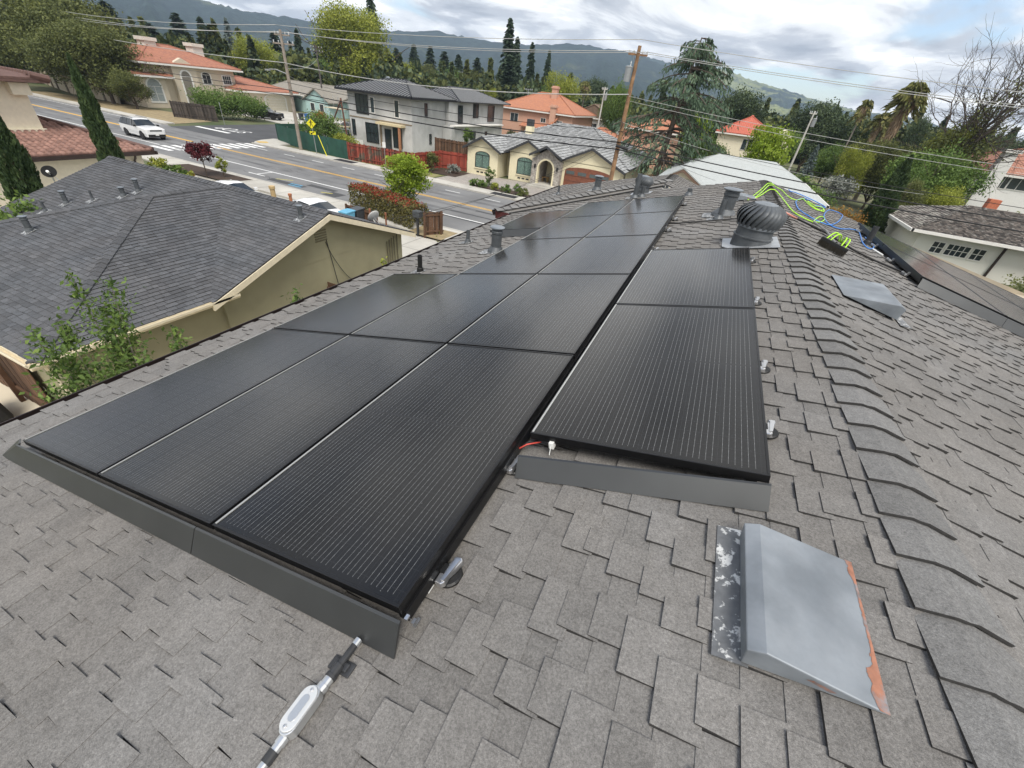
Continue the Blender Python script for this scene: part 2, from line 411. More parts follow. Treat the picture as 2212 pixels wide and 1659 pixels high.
# fascia, drip edge and gutters
mb = MB(); e0 = LF(V_E - 0.01, 0, NS - 0.012)
mb.box(e0[0] - 0.012, e0[0] + 0.02, -5.4, 9.36, e0[2] - 0.17, e0[2] - 0.002); mb.build('fascia', M_RED, house)
mb = MB(); gx = e0[0] - 0.015
for (ya, yb, gx_, gz) in ((-5.4, 9.3, gx, e0[2]), (9.42, 14.6, XB0 - 0.02, ZB0)):
    pr = [(0, 0), (0, -0.11), (-0.075, -0.11), (-0.115, -0.045), (-0.115, 0.0), (-0.105, 0.0), (-0.105, -0.04), (-0.07, -0.10), (-0.012, -0.10), (-0.012, 0)]
    mb.slab([(gx_ + p[0], ya, gz - 0.015 + p[1]) for p in pr], (0, yb - ya, 0))
mb.build('gutter', M_GUT, house)
mb = MB(); mb.box(XB0 - 0.02, XB0 + 0.02, 9.40, 14.6, ZB0 - 0.18, ZB0 - 0.01); mb.box(XB0, -0.84, 9.37, 9.41, ZB0 - 0.18, ZB0 - 0.01)
mb.build('fascia', M_RED, house)

# ================================================================== SOLAR PANELS
PW, PLN, PVT, PUT = 1.032, 1.868, 1.05, 1.8853
def panel_glass_mat():
    m = bpy.data.materials.new('solar_glass'); m.use_nodes = True; t = m.node_tree; b = t.nodes['Principled BSDF']
    b.inputs['Roughness'].default_value = 0.17; b.inputs['IOR'].default_value = 1.36; b.inputs['Sheen Weight'].default_value = 0.03; b.inputs['Sheen Roughness'].default_value = 0.4; b.inputs['Sheen Tint'].default_value = (.95, .9, .82, 1)
    L = t.links
    def nd(ty, **k):
        n = t.nodes.new(ty)
        for a_, v_ in k.items(): setattr(n, a_, v_)
        return n
    def mth(op, a, b_=None, c=None):
        n = nd('ShaderNodeMath', operation=op)
        for i, v in enumerate((a, b_, c)):
            if v is None: continue
            if isinstance(v, (int, float)): n.inputs[i].default_value = v
            else: L.new(v, n.inputs[i])
        return n.outputs[0]
    at_ = nd('ShaderNodeAttribute'); at_.attribute_name = 'pan'      # x: 0..1 across, y: 0..1 along
    sp = nd('ShaderNodeSeparateXYZ'); L.new(at_.outputs['Vector'], sp.inputs[0])
    X, Y = sp.outputs[0], sp.outputs[1]
    cx = mth('FRACT', mth('MULTIPLY', mth('DIVIDE', mth('SUBTRACT', X, 0.02), 0.96), 6.0))
    ln = mth('FRACT', mth('MULTIPLY', mth('DIVIDE', mth('SUBTRACT', cx, 0.04), 0.92), 6.0))
    line = mth('COMPARE', ln, 0.5, 0.026)
    ins = mth('MULTIPLY', mth('GREATER_THAN', X, 0.022), mth('LESS_THAN', X, 0.978))
    ins = mth('MULTIPLY', ins, mth('MULTIPLY', mth('GREATER_THAN', Y, 0.012), mth('LESS_THAN', Y, 0.988)))
    line = mth('MULTIPLY', line, ins)
    dash = mth('COMPARE', mth('FRACT', mth('MULTIPLY', Y, 44.0)), 0.5, 0.16)
    dash = mth('ADD', mth('MULTIPLY', dash, 0.35), 0.65)
    cy = mth('FRACT', mth('MULTIPLY', Y, 22.0))
    cellgap = mth('ADD', mth('COMPARE', cy, 0.5, 0.012), mth('COMPARE', cx, 0.0, 0.012))
    mid = mth('COMPARE', Y, 0.5, 0.0035)
    line = mth('MULTIPLY', line, mth('SUBTRACT', 1.0, mid))
    tc_ = nd('ShaderNodeTexCoord')
    vo = nd('ShaderNodeTexVoronoi'); vo.inputs['Scale'].default_value = 26.0; L.new(tc_.outputs['Object'], vo.inputs['Vector'])
    n3 = nd('ShaderNodeTexNoise'); n3.inputs['Scale'].default_value = 9.0; L.new(tc_.outputs['Object'], n3.inputs['Vector'])
    thr = mth('MULTIPLY', mth('SUBTRACT', n3.outputs['Fac'], 0.47), 0.26)
    spk = mth('LESS_THAN', vo.outputs['Distance'], thr)
    spk = mth('MULTIPLY', spk, 0.55)
    nz = nd('ShaderNodeTexNoise'); nz.inputs['Scale'].default_value = 1.3; nz.inputs['Detail'].default_value = 6; L.new(tc_.outputs['Object'], nz.inputs['Vector'])
    dust = mth('MULTIPLY', mth('SUBTRACT', nz.outputs['Fac'], 0.34), 0.03)
    fac = mth('ADD', mth('MULTIPLY', mth('MULTIPLY', line, dash), 0.42), mth('ADD', spk, dust))
    fac = mth('MINIMUM', mth('MAXIMUM', fac, 0.0), 1.0)
    base = nd('ShaderNodeMix', data_type='RGBA'); base.inputs[6].default_value = (0.009, 0.009, 0.0095, 1); base.inputs[7].default_value = (0.018, 0.018, 0.019, 1)
    L.new(mth('MINIMUM', mth('ADD', cellgap, mid), 1.0), base.inputs[0])
    mx = nd('ShaderNodeMix', data_type='RGBA'); mx.inputs[7].default_value = (0.55, 0.56, 0.56, 1)
    L.new(base.outputs[2], mx.inputs[6]); L.new(fac, mx.inputs[0]); L.new(mx.outputs[2], b.inputs['Base Color'])
    rg = mth('ADD', 0.08, mth('MULTIPLY', nz.outputs['Fac'], 0.12)); L.new(rg, b.inputs['Roughness'])
    return m
M_GLASS = panel_glass_mat()
M_FRAME = mat('black_anodised_frame', (0.016, 0.016, 0.017), 0.32, 0.2, metal=0.5, spec=0.6)
M_SKIRT = mat('charcoal_skirt_metal', (0.075, 0.077, 0.077), 0.34, 0.12, scale=3, metal=0.6, spec=0.5, bump=0.05, bscale=300)
M_ALU = mat('bare_aluminium', (0.62, 0.62, 0.62), 0.3, 0.15, metal=0.9)
M_BLK = mat('black_plastic', (0.012, 0.012, 0.012), 0.45, 0.2)
M_WHT = mat('white_plastic', (0.75, 0.75, 0.72), 0.4, 0.06)
RTP_ = None
M_GLINT = mat('painted_frame_glint', (.46, .46, .44), .35, .1, metal=.5)
def solar_panel(P, v0, u0, label, wd=PW, ln=PLN, fw=0.011, group='solar panels on the roof'):
    """P(v, u, n): panel from (v0, u0); n = 0 is the face of the frame."""
    c = P(v0, u0, 0); t = thing('solar_panel', label, 'solar panel', c, group)
    f = MB(); H = 0.04
    for (a0, a1, b0, b1) in ((0, wd, 0, fw), (0, wd, ln-fw, ln), (0, fw, fw, ln-fw), (wd-fw, wd, fw, ln-fw)):
        f.hexa([P(v0+a, u0+b, n) for n in (-H, 0) for a, b in ((a0, b0), (a1, b0), (a1, b1), (a0, b1))])
    fo = f.build('frame', M_FRAME, t, bevel=0.0015)
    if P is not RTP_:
        l_ = MB(); l_.hexa([P(v0+a, u0+b, n) for n in (-.0025, .0012) for a, b in ((fw*.55, fw), (fw+.0045, fw), (fw+.0045, ln-fw), (fw*.55, ln-fw))]); l_.build('frame_glint', M_GLINT, t)  # pale strip painted as the sky glint on the black frame's low side
    g = MB(); g.quad(P(v0+fw, u0+fw, -.003), P(v0+wd-fw, u0+fw, -.003), P(v0+wd-fw, u0+ln-fw, -.003), P(v0+fw, u0+ln-fw, -.003))
    go = g.build('glass', M_GLASS, t); me = go.data
    at_ = me.attributes.new('pan', 'FLOAT_VECTOR', 'POINT')
    at_.data.foreach_set('vector', [0,0,0, 1,0,0, 1,1,0, 0,1,0])
    b_ = MB(); b_.quad(P(v0+fw, u0+fw, -.012), P(v0+fw, u0+ln-fw, -.012), P(v0+wd-fw, u0+ln-fw, -.012), P(v0+wd-fw, u0+fw, -.012)); b_.build('backsheet', M_BLK, t)
    return t
rown = ['nearest row', 'second row', 'third row', 'fourth row', 'farthest row']
coln = ['by the eave', 'in the second strip from the eave', 'in the third strip from the eave']
for r in range(5):
    for c in range(3):
        if r >= 2 and c == 0: continue
        solar_panel(LF, c * PVT + 0.008, r * PUT + 0.008, f'black solar panel of the left array, {rown[r]}, {coln[c]}')
solar_panel(LF, 0.0, 6.60, 'lone black solar panel at the eave with its own skirt, beyond the two pipes')
LF3 = lambda v, u, n: LF(v, u, n + 0.008)
solar_panel(LF3, 3.196, 0.985, 'black solar panel nearest the ridge, right above the short grey skirt', ln=1.872)
solar_panel(LF3, 3.196, 0.985 + 1.8853, 'black solar panel nearest the ridge, just before the big turbine vent', ln=1.872)
RTP = lambda v, u, n: RT(v, u, n + 0.14)
RTP_ = RTP
for r in range(2):
    for c in range(4):
        solar_panel(RTP, 1.84 + c * 1.10, 6.66 + r * 1.89, f'grey reflecting solar panel on the right slope, {["near", "far"][r]} row, {["first", "second", "third", "fourth"][c]} from the ridge', wd=1.085)
# skirts
def skirt(P, v0, v1, u0a, u0b, label, n_top=-0.02, n_bot=-0.112, dtop=-0.028, dbot=-0.090, th=0.004):
    t = MB()
    def pt(v, u, n): return P(v, u, n)
    ua, ub = u0a, u0b
    pts = []
    prof = [(dtop + 0.010, n_top + 0.003), (dtop, n_top), (dbot, n_bot), (dbot + 0.006, n_bot), (dtop + 0.006, n_top - 0.008), (dtop + 0.010, n_top - 0.004)]
    n = len(prof); A = [pt(v0, ua + p[0], p[1]) for p in prof]; B = [pt(v1, ub + p[0], p[1]) for p in prof]
    t.add(A + B, [tuple(range(n)), tuple(range(n, 2*n))[::-1]] + [(i, i+n, (i+1) % n + n, (i+1) % n) for i in range(n)])
    o = t.build('array_skirt', M_SKIRT, loc=P(v0, ua, n_bot)); tag(o, label, 'skirt', 'skirts along the solar panels'); return o
skirt(LF, -0.02, 2.02, 0, 0, 'long charcoal metal skirt along the near edge of the left array, eave half')
skirt(LF, 2.026, 3.165, 0, 0, 'charcoal metal skirt at the near edge of the left array, end by the conduit')
mb = MB(); q = [LF(-0.10, 0.012, -.02), LF(-0.02, -0.013, -.02), LF(-0.02, -0.086, -.122), LF(-0.26, -0.085, -.122)]
mb.slab(q, tuple(np.subtract(LF(0, 0.012, 0), LF(0, 0, 0)))); tag(mb.build('skirt_end', M_SKIRT, loc=LF(-.1, 0, -.122)), 'slanted end piece of the long charcoal skirt at the eave corner', 'skirt')
skirt(LF, 3.19, 4.236, 0.868, 1.0, 'short grey skirt set askew below the panel nearest the ridge', n_top=-0.03)
skirt(LF, 0.14, 1.0, 6.60, 6.60, 'charcoal skirt in front of the lone panel at the eave', n_top=-.01, dbot=-0.10)
skirt(RTP, 1.84, 2.935, 6.64, 6.64, 'dark skirt on the right slope, section nearest the ridge', n_bot=-0.125, dbot=-0.10)
skirt(RTP, 2.94, 4.04, 6.64, 6.64, 'dark skirt on the right slope, second section from the ridge', n_bot=-0.125, dbot=-0.10)
skirt(RTP, 4.045, 6.2, 6.64, 6.64, 'dark skirt on the right slope, section at the photo edge', n_bot=-0.125, dbot=-0.10)
# cut end of the extruded skirt (bright aluminium profile)
mb = MB()
for dn in (-.03, -.055, -.08, -.1): mb.hexa([LF(3.166 + a, b, dn + n) for n in (0, .006) for a, b in ((0, -.012 - (-.02 - dn) * -0.7), (.012, -.012 - (-.02 - dn) * -0.7), (.012, .012), (0, .012))])
tag(mb.build('skirt_profile', M_ALU, loc=LF(3.166, 0, -.1)), 'bright cut aluminium end profile of the near skirt', 'skirt')
# rails below the panels (seen at the edges)
def rail(P, v, ua, ub, label):
    m = MB(); m.hexa([P(v+a, u_, n) for n in (-0.09, -0.043) for a, u_ in ((-.02, ua), (.02, ua), (.02, ub), (-.02, ub))])
    tag(m.build('mounting_rail', M_FRAME, loc=P(v, ua, -0.09)), label, 'rail', 'rails under the panels')
rail(LF, 3.13, 0.02, 9.4, 'black rail under the right edge of the left array')
rail(LF, 4.17, 1.0, 4.7, 'black rail under the ridge edge of the raised panels')
rail(RTP, 1.9, 6.7, 10.3, 'black rail under the upper edge of the right slope array')
# mounts
def mount(P, v, u, sgn, label, n0=-0.13):
    t = thing('roof_mount', label, 'mount', P(v, u, n0), 'silver mounts along the panel edges')
    b_ = MB(); ax = np.subtract(P(0, 0, 1), P(0, 0, 0))
    b_.lathe([(0.052, 0.0), (0.052, 0.008), (0.046, 0.014)], P(v + 0.005*sgn, u, n0 + 0.012), 20, ax); b_.build('base', M_BLK, t)
    a_ = MB()
    pts = [(-.012, -.060), (.016, -.062), (.026, -.050), (.024, -.020), (.034, .010), (.044, .050), (.034, .062), (.008, .060), (.004, .030), (-.012, .010)]
    a_.slab([P(v + sgn*(p[0] - .002), u + p[1], n0 + 0.026) for p in pts], tuple(0.026 * ax)); a_.build('arm', M_ALU, t, bevel=0.004)
    e_ = MB(); e_.hexa([P(v + sgn*(x_ + .002), u + y_, n0 + z_) for z_ in (.050, .060) for x_, y_ in ((.006, -.048), (.020, -.048), (.034, .046), (.014, .048))]); e_.build('rib', M_ALU, t)
    k_ = MB(); k_.hexa([P(v + sgn*(x_ - .006), u + y_, n0 + z_) for z_ in (.030, .056) for x_, y_ in ((-.018, -.022), (.010, -.022), (.010, .018), (-.018, .018))]); k_.build('slot', M_BLK, t)
    c_ = MB(); c_.hexa([P(v + sgn*(x_ - 0.03), u + y_, n0 + z_) for z_ in (.045, .085) for x_, y_ in ((-.012, -.012), (.012, -.012), (.012, .012), (-.012, .012))]); c_.build('clamp', M_ALU, t)
    d_ = MB(); d_.lathe([(.008, 0), (.008, .008), (.005, .01)], P(v + sgn*0.015, u + 0.045, n0 + 0.048), 6, ax); d_.build('bolt', M_ALU, t)
    return t
mount(LF, 3.165, 0.228, 1, 'silver mount with round black base at the near corner of the left array')
mount(LF, 3.150, 0.845, 1, 'silver mount squeezed between the left array and the short skirt')
for uu, nm in ((1.456, 'first'), (2.119, 'second'), (3.30, 'third'), (4.60, 'last')):
    mount(LF, 4.250, uu, 1, f'{nm} silver mount along the ridge edge of the raised panels, counted from the short skirt')
for uu, nm in ((5.15, 'nearest'), (6.4, 'second'), (7.3, 'third'), (8.9, 'farthest')):
    mount(LF, 3.19, uu, 1, f'{nm} silver mount along the far right edge of the left array')
RT13 = lambda v, u, n: RT(v, u, n + 0.13)
for uu, nm in ((7.0, 'nearest'), (7.75, 'second'), (8.7, 'third'), (9.9, 'farthest')):
    mount(RT13, 1.80, uu, -1, f'{nm} silver mount along the upper edge of the right slope array')
def clip(P, v, u, n, label):
    m = MB(); m.hexa([P(v+a, u+b, n+c) for c in (-.018, .018) for a, b in ((-.012, -.018), (.012, -.018), (.012, .018), (-.012, .018))])
    m.tube([P(v, u - .02, n), P(v, u - .05, n - .03)], 0.002, 5)
    tag(m.build('wire_clip', M_WHT, loc=P(v, u, n), bevel=.003), label, 'clip', 'white clips on the panel edges')
clip(LF, 3.135, 0.15, -0.085, 'white clip on the near right edge of the left array')
clip(LF, 3.31, 0.985, -0.04, 'white clip under the near edge of the raised panel')
# red and black wires at the corner
for cc, nm, dv in ((mat('red_wire', (0.6, 0.08, 0.06), .4), 'red', 0.0), (M_BLK, 'black', 0.02)):
    m = MB(); m.tube([LF(3.14, 0.93 + dv, -.07), LF(3.18, 0.965 + dv, -.055), LF(3.24, 1.01 + dv, -.06)], 0.004, 6)
    tag(m.build('wire', cc, smooth=True, loc=LF(3.14, .93, -.07)), f'{nm} wire crossing the gap between left array and raised panel', 'wire')
# ================================================================== ROOF HARDWARE
M_VENTG = mat('grey_painted_sheet', (0.185, 0.205, 0.225), 0.48, 0.22, scale=6, metal=0.25, bump=0.12, bscale=16, col2=(0.255, 0.275, 0.295), c2=(0.4, 0.7))
M_VENTD = mat('dark_grey_paint', (0.085, 0.093, 0.10), 0.5, 0.25, scale=7, metal=0.2, bump=0.1, bscale=40, col2=(0.15, 0.155, 0.16), c2=(0.5, 0.75))
M_FLASH = mat('flaking_flashing', (0.15, 0.155, 0.16), 0.5, 0.2, scale=40, metal=0.3, col2=(0.62, 0.62, 0.60), c2=(0.53, 0.58))
M_COPPER = mat('exposed_copper', (0.36, 0.165, 0.105), 0.5, 0.3, scale=30, metal=0.3, col2=(0.22, 0.235, 0.25), c2=(0.46, 0.62))
# near slant-back vent
def wedge_vent(P, v0, v1, u0, u1, h, label, dirn=1, flange=True, worn=True):
    """open high end at v0, closed low end at v1."""
    t = thing('slant_vent', label, 'roof vent', P(v0, (u0+u1)/2, 0), 'slanted sheet metal roof vents')
    if flange:
        f = MB(); f.hexa([P(a, b, n) for n in (0.014, 0.019) for a, b in ((v0 - .075*dirn, u0 - .004), (v0 + .02*dirn, u0 - .004), (v0 + .02*dirn, u1 + .03), (v0 - .075*dirn, u1 + .03))]); f.build('flange', M_FLASH, t)
    s = MB(); lip = 0.052 * dirn
    s.add([P(v0, u0, .028), P(v0, u1, .028), P(v0 + .005*dirn, u1, h), P(v0 + .005*dirn, u0, h), P(v0 + lip, u0, h + .012), P(v0 + lip, u1, h + .012),
           P(v1, u0, .022), P(v1, u1, .022)],
          [(3, 2, 5, 4), (4, 5, 7, 6), (0, 3, 4, 6), (1, 7, 5, 2), (0, 1, 2, 3)])
    s.build('hood', M_VENTG, t, bevel=0.004)
    if worn:
        def top(v, u, k_=.0012):
            return P(v, u, h + .012 + (0.022 - h - .012) * (v - v0 - lip) / (v1 - v0 - lip) + k_)
        r2 = random.Random(12); e = MB(); K = 46; w_ = v1 - v0
        for i in range(K):
            ua, ub = u0 + (u1-u0)*i/K, u0 + (u1-u0)*(i+1)/K; s_ = i/K
            def wd(q): return w_*(.018 + .05*max(0, math.sin(q*7+.6))*(.4+.6*abs(math.sin(q*23))) + .03*(q < .22) + .012*r2.random())
            a_, b_ = wd(s_), wd((i+1)/K)
            e.quad(top(v1 - a_, ua), top(v1, ua), top(v1, ub), top(v1 - b_, ub))
        e.build('worn_edge', M_COPPER, t)
        e = MB(); e.poly([P(v0 + w_*.45, u0 - .0015, h*.58), P(v0 + w_*.62, u0 - .0015, h*.34), P(v0 + w_*.66, u0 - .0015, h*.42), P(v0 + w_*.50, u0 - .0015, h*.63)]); e.build('worn_patch', M_COPPER, t)
    return t
LFs = lambda v, u, n: LF(v, u, NS + n)
wedge_vent(LFs, 4.135, 4.468, 0.285, 0.752, 0.095, 'big grey slanted sheet metal vent in the foreground with worn copper edge')
wedge_vent(lambda v, u, n: RT(v, u, n), 0.78, 0.30, 3.98, 4.62, 0.13, 'light grey slanted box vent on the right slope below the ridge caps', dirn=-1, flange=False, worn=False)
mb = MB(); mb.poly([RT(.80, 3.90, .0185), RT(.93, 3.98, .0185), RT(.90, 4.25, .0185), RT(.80, 4.2, .0185)]); tag(mb.build('flashing_patch', M_FLASH, loc=RT(.8, 4, .0185)), 'small white flaking flashing patch at the low corner of the right slope vent', 'flashing')
wedge_vent(LFs, 4.13, 4.46, 9.0, 9.35, 0.10, 'small grey slanted vent behind the tall flue near the ridge')
# pipes with flashing
def pipe_vent(P, v, u, r, h, label, cap=False, flare=0.0, boot=0.05, n0=0.012, plate=0.16, M_=None):
    c = np.array(P(v, u, n0)); t = thing('vent_pipe', label, 'vent pipe', c, 'pipes and flues on the roof'); M_ = M_ or M_VENTD
    if plate:
        f = MB(); f.hexa([P(v + a, u + b, n) for n in (n0 + .004, n0 + .008) for a, b in ((-plate*1.3, -plate*.8), (plate*.6, -plate*.8), (plate*.6, plate*.8), (-plate*1.3, plate*.8))]); f.build('flashing', M_FLASH, t)
    b_ = MB(); b_.lathe([(r + boot, -0.02), (r + boot*.8, 0.02), (r + .012, 0.05 + r*.3), (r + .006, .06 + r*.3)], c, 18); b_.build('boot', M_, t, smooth=False)
    m = MB(); prof = [(r, 0.0), (r, h - .01)]
    if flare: prof = [(r, 0), (r, h*.70), (r*1.12, h*.73), (r*1.12, h*.80), (r*1.05, h*.82), (r*1.05, h*.9)]
    if not flare: prof += [(r, h), (r*.8, h), (r*.8, h - .08)]
    m.lathe(prof, c, 20, cap=True); m.build('pipe', M_, t, smooth=False)
    if cap:
        k_ = MB(); k_.lathe([(r*1.05, h*.88), (r*1.4, h*.93), (r*1.42, h*.96), (r*1.1, h*.99), (r*.5, h)], c, 24); k_.build('cap', M_VENTG, t)
    return t
pipe_vent(LFs, 0.06, 4.26, 0.033, 0.244, 'thin black pipe standing at the far edge of the eave panel', plate=.10, M_=M_BLK, boot=.02)
pipe_vent(LFs, -0.24, 6.14, 0.033, 0.22, 'thin black pipe near the eave beyond the capped vent', plate=.12, M_=M_VENTD, boot=.03)
pipe_vent(LFs, 0.72, 5.40, 0.080, 0.395, 'capped grey vent standing beside the left edge of the array', cap=True, flare=1, plate=.2, M_=M_VENTD)
pipe_vent(LFs, 3.93, 7.62, 0.108, 0.41, 'tall capped grey flue behind the raised panels', cap=True, flare=1, plate=.26, boot=.10)
pipe_vent(LFs, 3.85, 7.22, 0.034, 0.30, 'thin grey pipe leaning in front of the tall flue', plate=.13)
pipe_vent(LFs, 1.90, 10.62, 0.055, 0.53, 'tall grey pipe in front of the far turbine vent', plate=.16)
pipe_vent(LFs, 2.05, 10.70, 0.05, 0.24, 'short grey pipe beside the tall pipe at the far turbine', plate=0)
pipe_vent(LFs, 3.15, 10.32, 0.05, 0.14, 'tiny stub vent beyond the far end of the array', plate=0)
PBs = lambda v, u, n: (v, u, ZB0 + (v - XB0)*KB + n)
pipe_vent(PBs, 0.57, 12.05, 0.09, 0.37, 'capped grey vent on the front slope beyond the hip caps', cap=True, flare=1, plate=.2)
pipe_vent(PBs, -0.45, 11.75, 0.03, 0.22, 'thin pipe near the front eave beyond the hip caps', plate=.12)
# turbines
def turbine(P, v, u, R, label, neck=0.30, lean=(0, 0)):
    c = np.array(P(v, u, 0.012)); t = thing('turbine_vent', label, 'turbine vent', c, 'turbine vents on the roof')
    f = MB(); k = R*1.22; f.slab([P(v + a*k, u + b*k, .02) for a, b in ((-1, -.55), (-.75, -.9), (1, -.9), (1, .9), (-1, .9))], tuple(np.subtract(P(0,0,.005), P(0,0,0)))); f.build('flange', mat('galvanised', (0.42, 0.44, 0.46), 0.45, .2, metal=.5), t)
    n_ = MB(); n_.lathe([(R*.86, -.06), (R*.86, neck*.42), (R*.90, neck*.44), (R*.90, neck*.50), (R*.83, neck*.52), (R*.80, neck)], c, 32); n_.build('neck', M_VENTD, t, smooth=False)
    H = R*1.02; z0 = neck
    rg = MB(); rg.lathe([(R*.80, z0 - .012), (R*.90, z0 - .005), (R*.92, z0 + .02), (R*.80, z0 + .03)], c, 32, cap=False)
    rg.lathe([(R*.55, z0 + H - .015), (R*.52, z0 + H + .004), (R*.30, z0 + H + .018), (.02, z0 + H + .025)], c, 32); rg.build('crown', M_VENTG, t)
    core = MB(); core.lathe([(R*.70, z0), (R*.78, z0 + H*.5), (R*.45, z0 + H*.95)], c, 24); core.build('core', M_BLK, t)
    nb = 24
    def rr(s): return R * (0.88 + 0.17*math.sin(math.pi*min(1, s*1.05)*.95) if s < .55 else (0.88 + .17*math.sin(math.pi*.55) ) * math.sqrt(max(0.0, 1 - ((s-.55)/.45)**2 * .70)))
    for b in range(nb):
        m = MB(); vv = []
        for i in range(8):
            s = i / 7; r = rr(s); th = 2*math.pi*b/nb + 0.55*s; wdt = 2*math.pi/nb*1.02
            for j in range(4):
                q = j / 3; r2 = r * (0.90 + 0.13 * math.sin(q * math.pi*.62)); a_ = th + wdt * q
                vv.append((c[0] + r2*math.cos(a_), c[1] + r2*math.sin(a_), c[2] + z0 + H*s))
        m.add(vv, [(i*4+j, i*4+j+1, (i+1)*4+j+1, (i+1)*4+j) for i in range(7) for j in range(3)])
        m.build('blade', M_VENTD if R > .2 else M_VENTG, t, smooth=True)
    return t
turbine(LFs, 4.26, 5.48, 0.252, 'large dark turbine vent standing by the ridge', neck=0.205)
turbine(LFs, 1.93, 11.35, 0.21, 'smaller grey turbine vent at the far end of the array', neck=0.19)
# conduit in the foreground
def rod(P, pts, r, name, m_, parent, n=12):
    m = MB(); m.tube([P(*p) for p in pts], r, n); return m.build(name, m_, parent, smooth=False)
t = thing('conduit', 'electrical conduit with oval silver pull box leaving the near skirt', 'conduit', LFs(3.0, -0.3, 0))
M_ZN = mat('galvanised_tube', (0.62, 0.63, 0.63), 0.35, 0.15, metal=0.8)
M_DCON = mat('dark_painted_conduit', (0.035, 0.036, 0.038), 0.5, 0.3, scale=30)
h = 0.030
rod(LFs, [(3.02, -0.088, h), (3.019, -0.108, h)], .0125, 'collar', M_ZN, t)
rod(LFs, [(3.019, -0.107, h), (3.017, -0.20, h)], .0115, 'tube', M_DCON, t)
rod(LFs, [(3.017, -0.172, h), (3.0165, -0.205, h)], .0165, 'coupling', M_DCON, t)
rod(LFs, [(3.0165, -0.203, h), (3.016, -0.213, h)], .019, 'coupling', M_DCON, t)
rod(LFs, [(3.016, -0.213, h), (3.015, -0.232, h)], .0155, 'collar', M_ZN, t)
rod(LFs, [(3.015, -0.232, h), (3.013, -0.25, h)], .018, 'hub', M_ZN, t)
# saddle with strap
m = MB(); m.hexa([LFs(3.017 + a, -0.17 + b, n) for n in (.012, .02) for a, b in ((-.045, -.02), (.045, -.02), (.045, .022), (-.045, .022))])
m.hexa([LFs(3.017 + a, -0.17 + b, n) for n in (.02, .028) for a, b in ((-.03, -.012), (.03, -.012), (.03, .014), (-.03, .014))]); m.build('saddle', M_DCON, t, bevel=.004)
# oval body
def oval(w_, l0, l1, n_=10):
    ps = []
    for k in range(n_ + 1): th = math.pi * k / n_; ps.append((w_*math.cos(th), l1 - w_ + w_*math.sin(th)))
    for k in range(n_ + 1): th = math.pi + math.pi * k / n_; ps.append((w_*math.cos(th), l0 + w_ + w_*math.sin(th)))
    return ps
nv = np.subtract(LFs(0, 0, 1), LFs(0, 0, 0))
m = MB(); m.slab([LFs(3.008 + a, b, .014) for a, b in oval(.026, -.376, -.245)], tuple(nv*.035)); m.build('body', M_ZN, t, bevel=.003)
m = MB(); m.slab([LFs(3.006 + a, b, .050) for a, b in oval(.027, -.37, -.25)], tuple(nv*.004)); cv = m.build('cover', mat('cover_plate', (.72, .72, .70), .42, .08, metal=.5), t, bevel=.0015)
m = MB(); m.slab([LFs(3.006 + a, b, .0542) for a, b in oval(.013, -.345, -.275)], tuple(nv*.0012)); m.build('raised_panel', M_ZN, cv)
for uu in (-.358, -.262): m = MB(); m.lathe([(.005, 0), (.005, .003), (.003, .004)], LFs(3.006, uu, .054), 10, nv); m.build('screw', M_ALU, cv)
rod(LFs, [(3.010, -0.372, h), (3.010, -0.392, h)], .016, 'hub', M_ZN, t)
rod(LFs, [(3.010, -0.392, h), (3.010, -0.408, h)], .0135, 'collar', M_ZN, t)
rod(LFs, [(3.010, -0.406, h), (3.0095, -0.435, h)], .0155, 'coupling', M_DCON, t)
rod(LFs, [(3.0095, -0.43, h), (3.009, -0.455, h)], .012, 'sleeve', M_ZN, t)
rod(LFs, [(3.009, -0.455, h), (3.008, -0.9, h)], .0125, 'tube', M_DCON, t)
# cable line across the slope, over the ridge and down
m = MB(); pts = [LFs(3.1, 6.86, .05), LFs(3.3, 6.9, .04), LFs(3.6, 6.95, .04), LFs(3.9, 7.0, .04), LFs(4.2, 7.05, .04), LFs(4.5, 7.12, .05), LFs(4.72, 7.2, .075)]
m.tube(pts, .012, 6)
tag(m.build('cable_run', M_BLK, smooth=True, loc=pts[0]), 'black cable conduit crossing the shingles behind the turbine vent', 'conduit')
m = MB(); m.tube([LFs(4.60, 7.16, .065), LFs(4.72, 7.2, .085), RT(.12, 7.3, .06), RT(.24, 7.42, .045)], .014, 8)
tag(m.build('conduit_sleeve', mat('salmon_tube', (.62, .26, .2), .5), smooth=True, loc=LFs(4.72, 7.2, .08)), 'salmon coloured conduit sleeve over the ridge beside the turbine', 'conduit')
m = MB(); m.tube([RT(.22, 7.41, .045), RT(.7, 7.42, .04), RT(1.05, 7.03, .035), RT(1.35, 6.97, .035), RT(1.75, 7.10, .035), RT(2.1, 7.14, .035)], .014, 8)
tag(m.build('conduit_run', M_BLK, smooth=True, loc=RT(.7, 7.4, .04)), 'black conduit running down the right slope to the array', 'conduit')
for (v_, u_) in ((3.12, 6.87), (3.44, 6.92), (3.66, 6.97)):
    pass
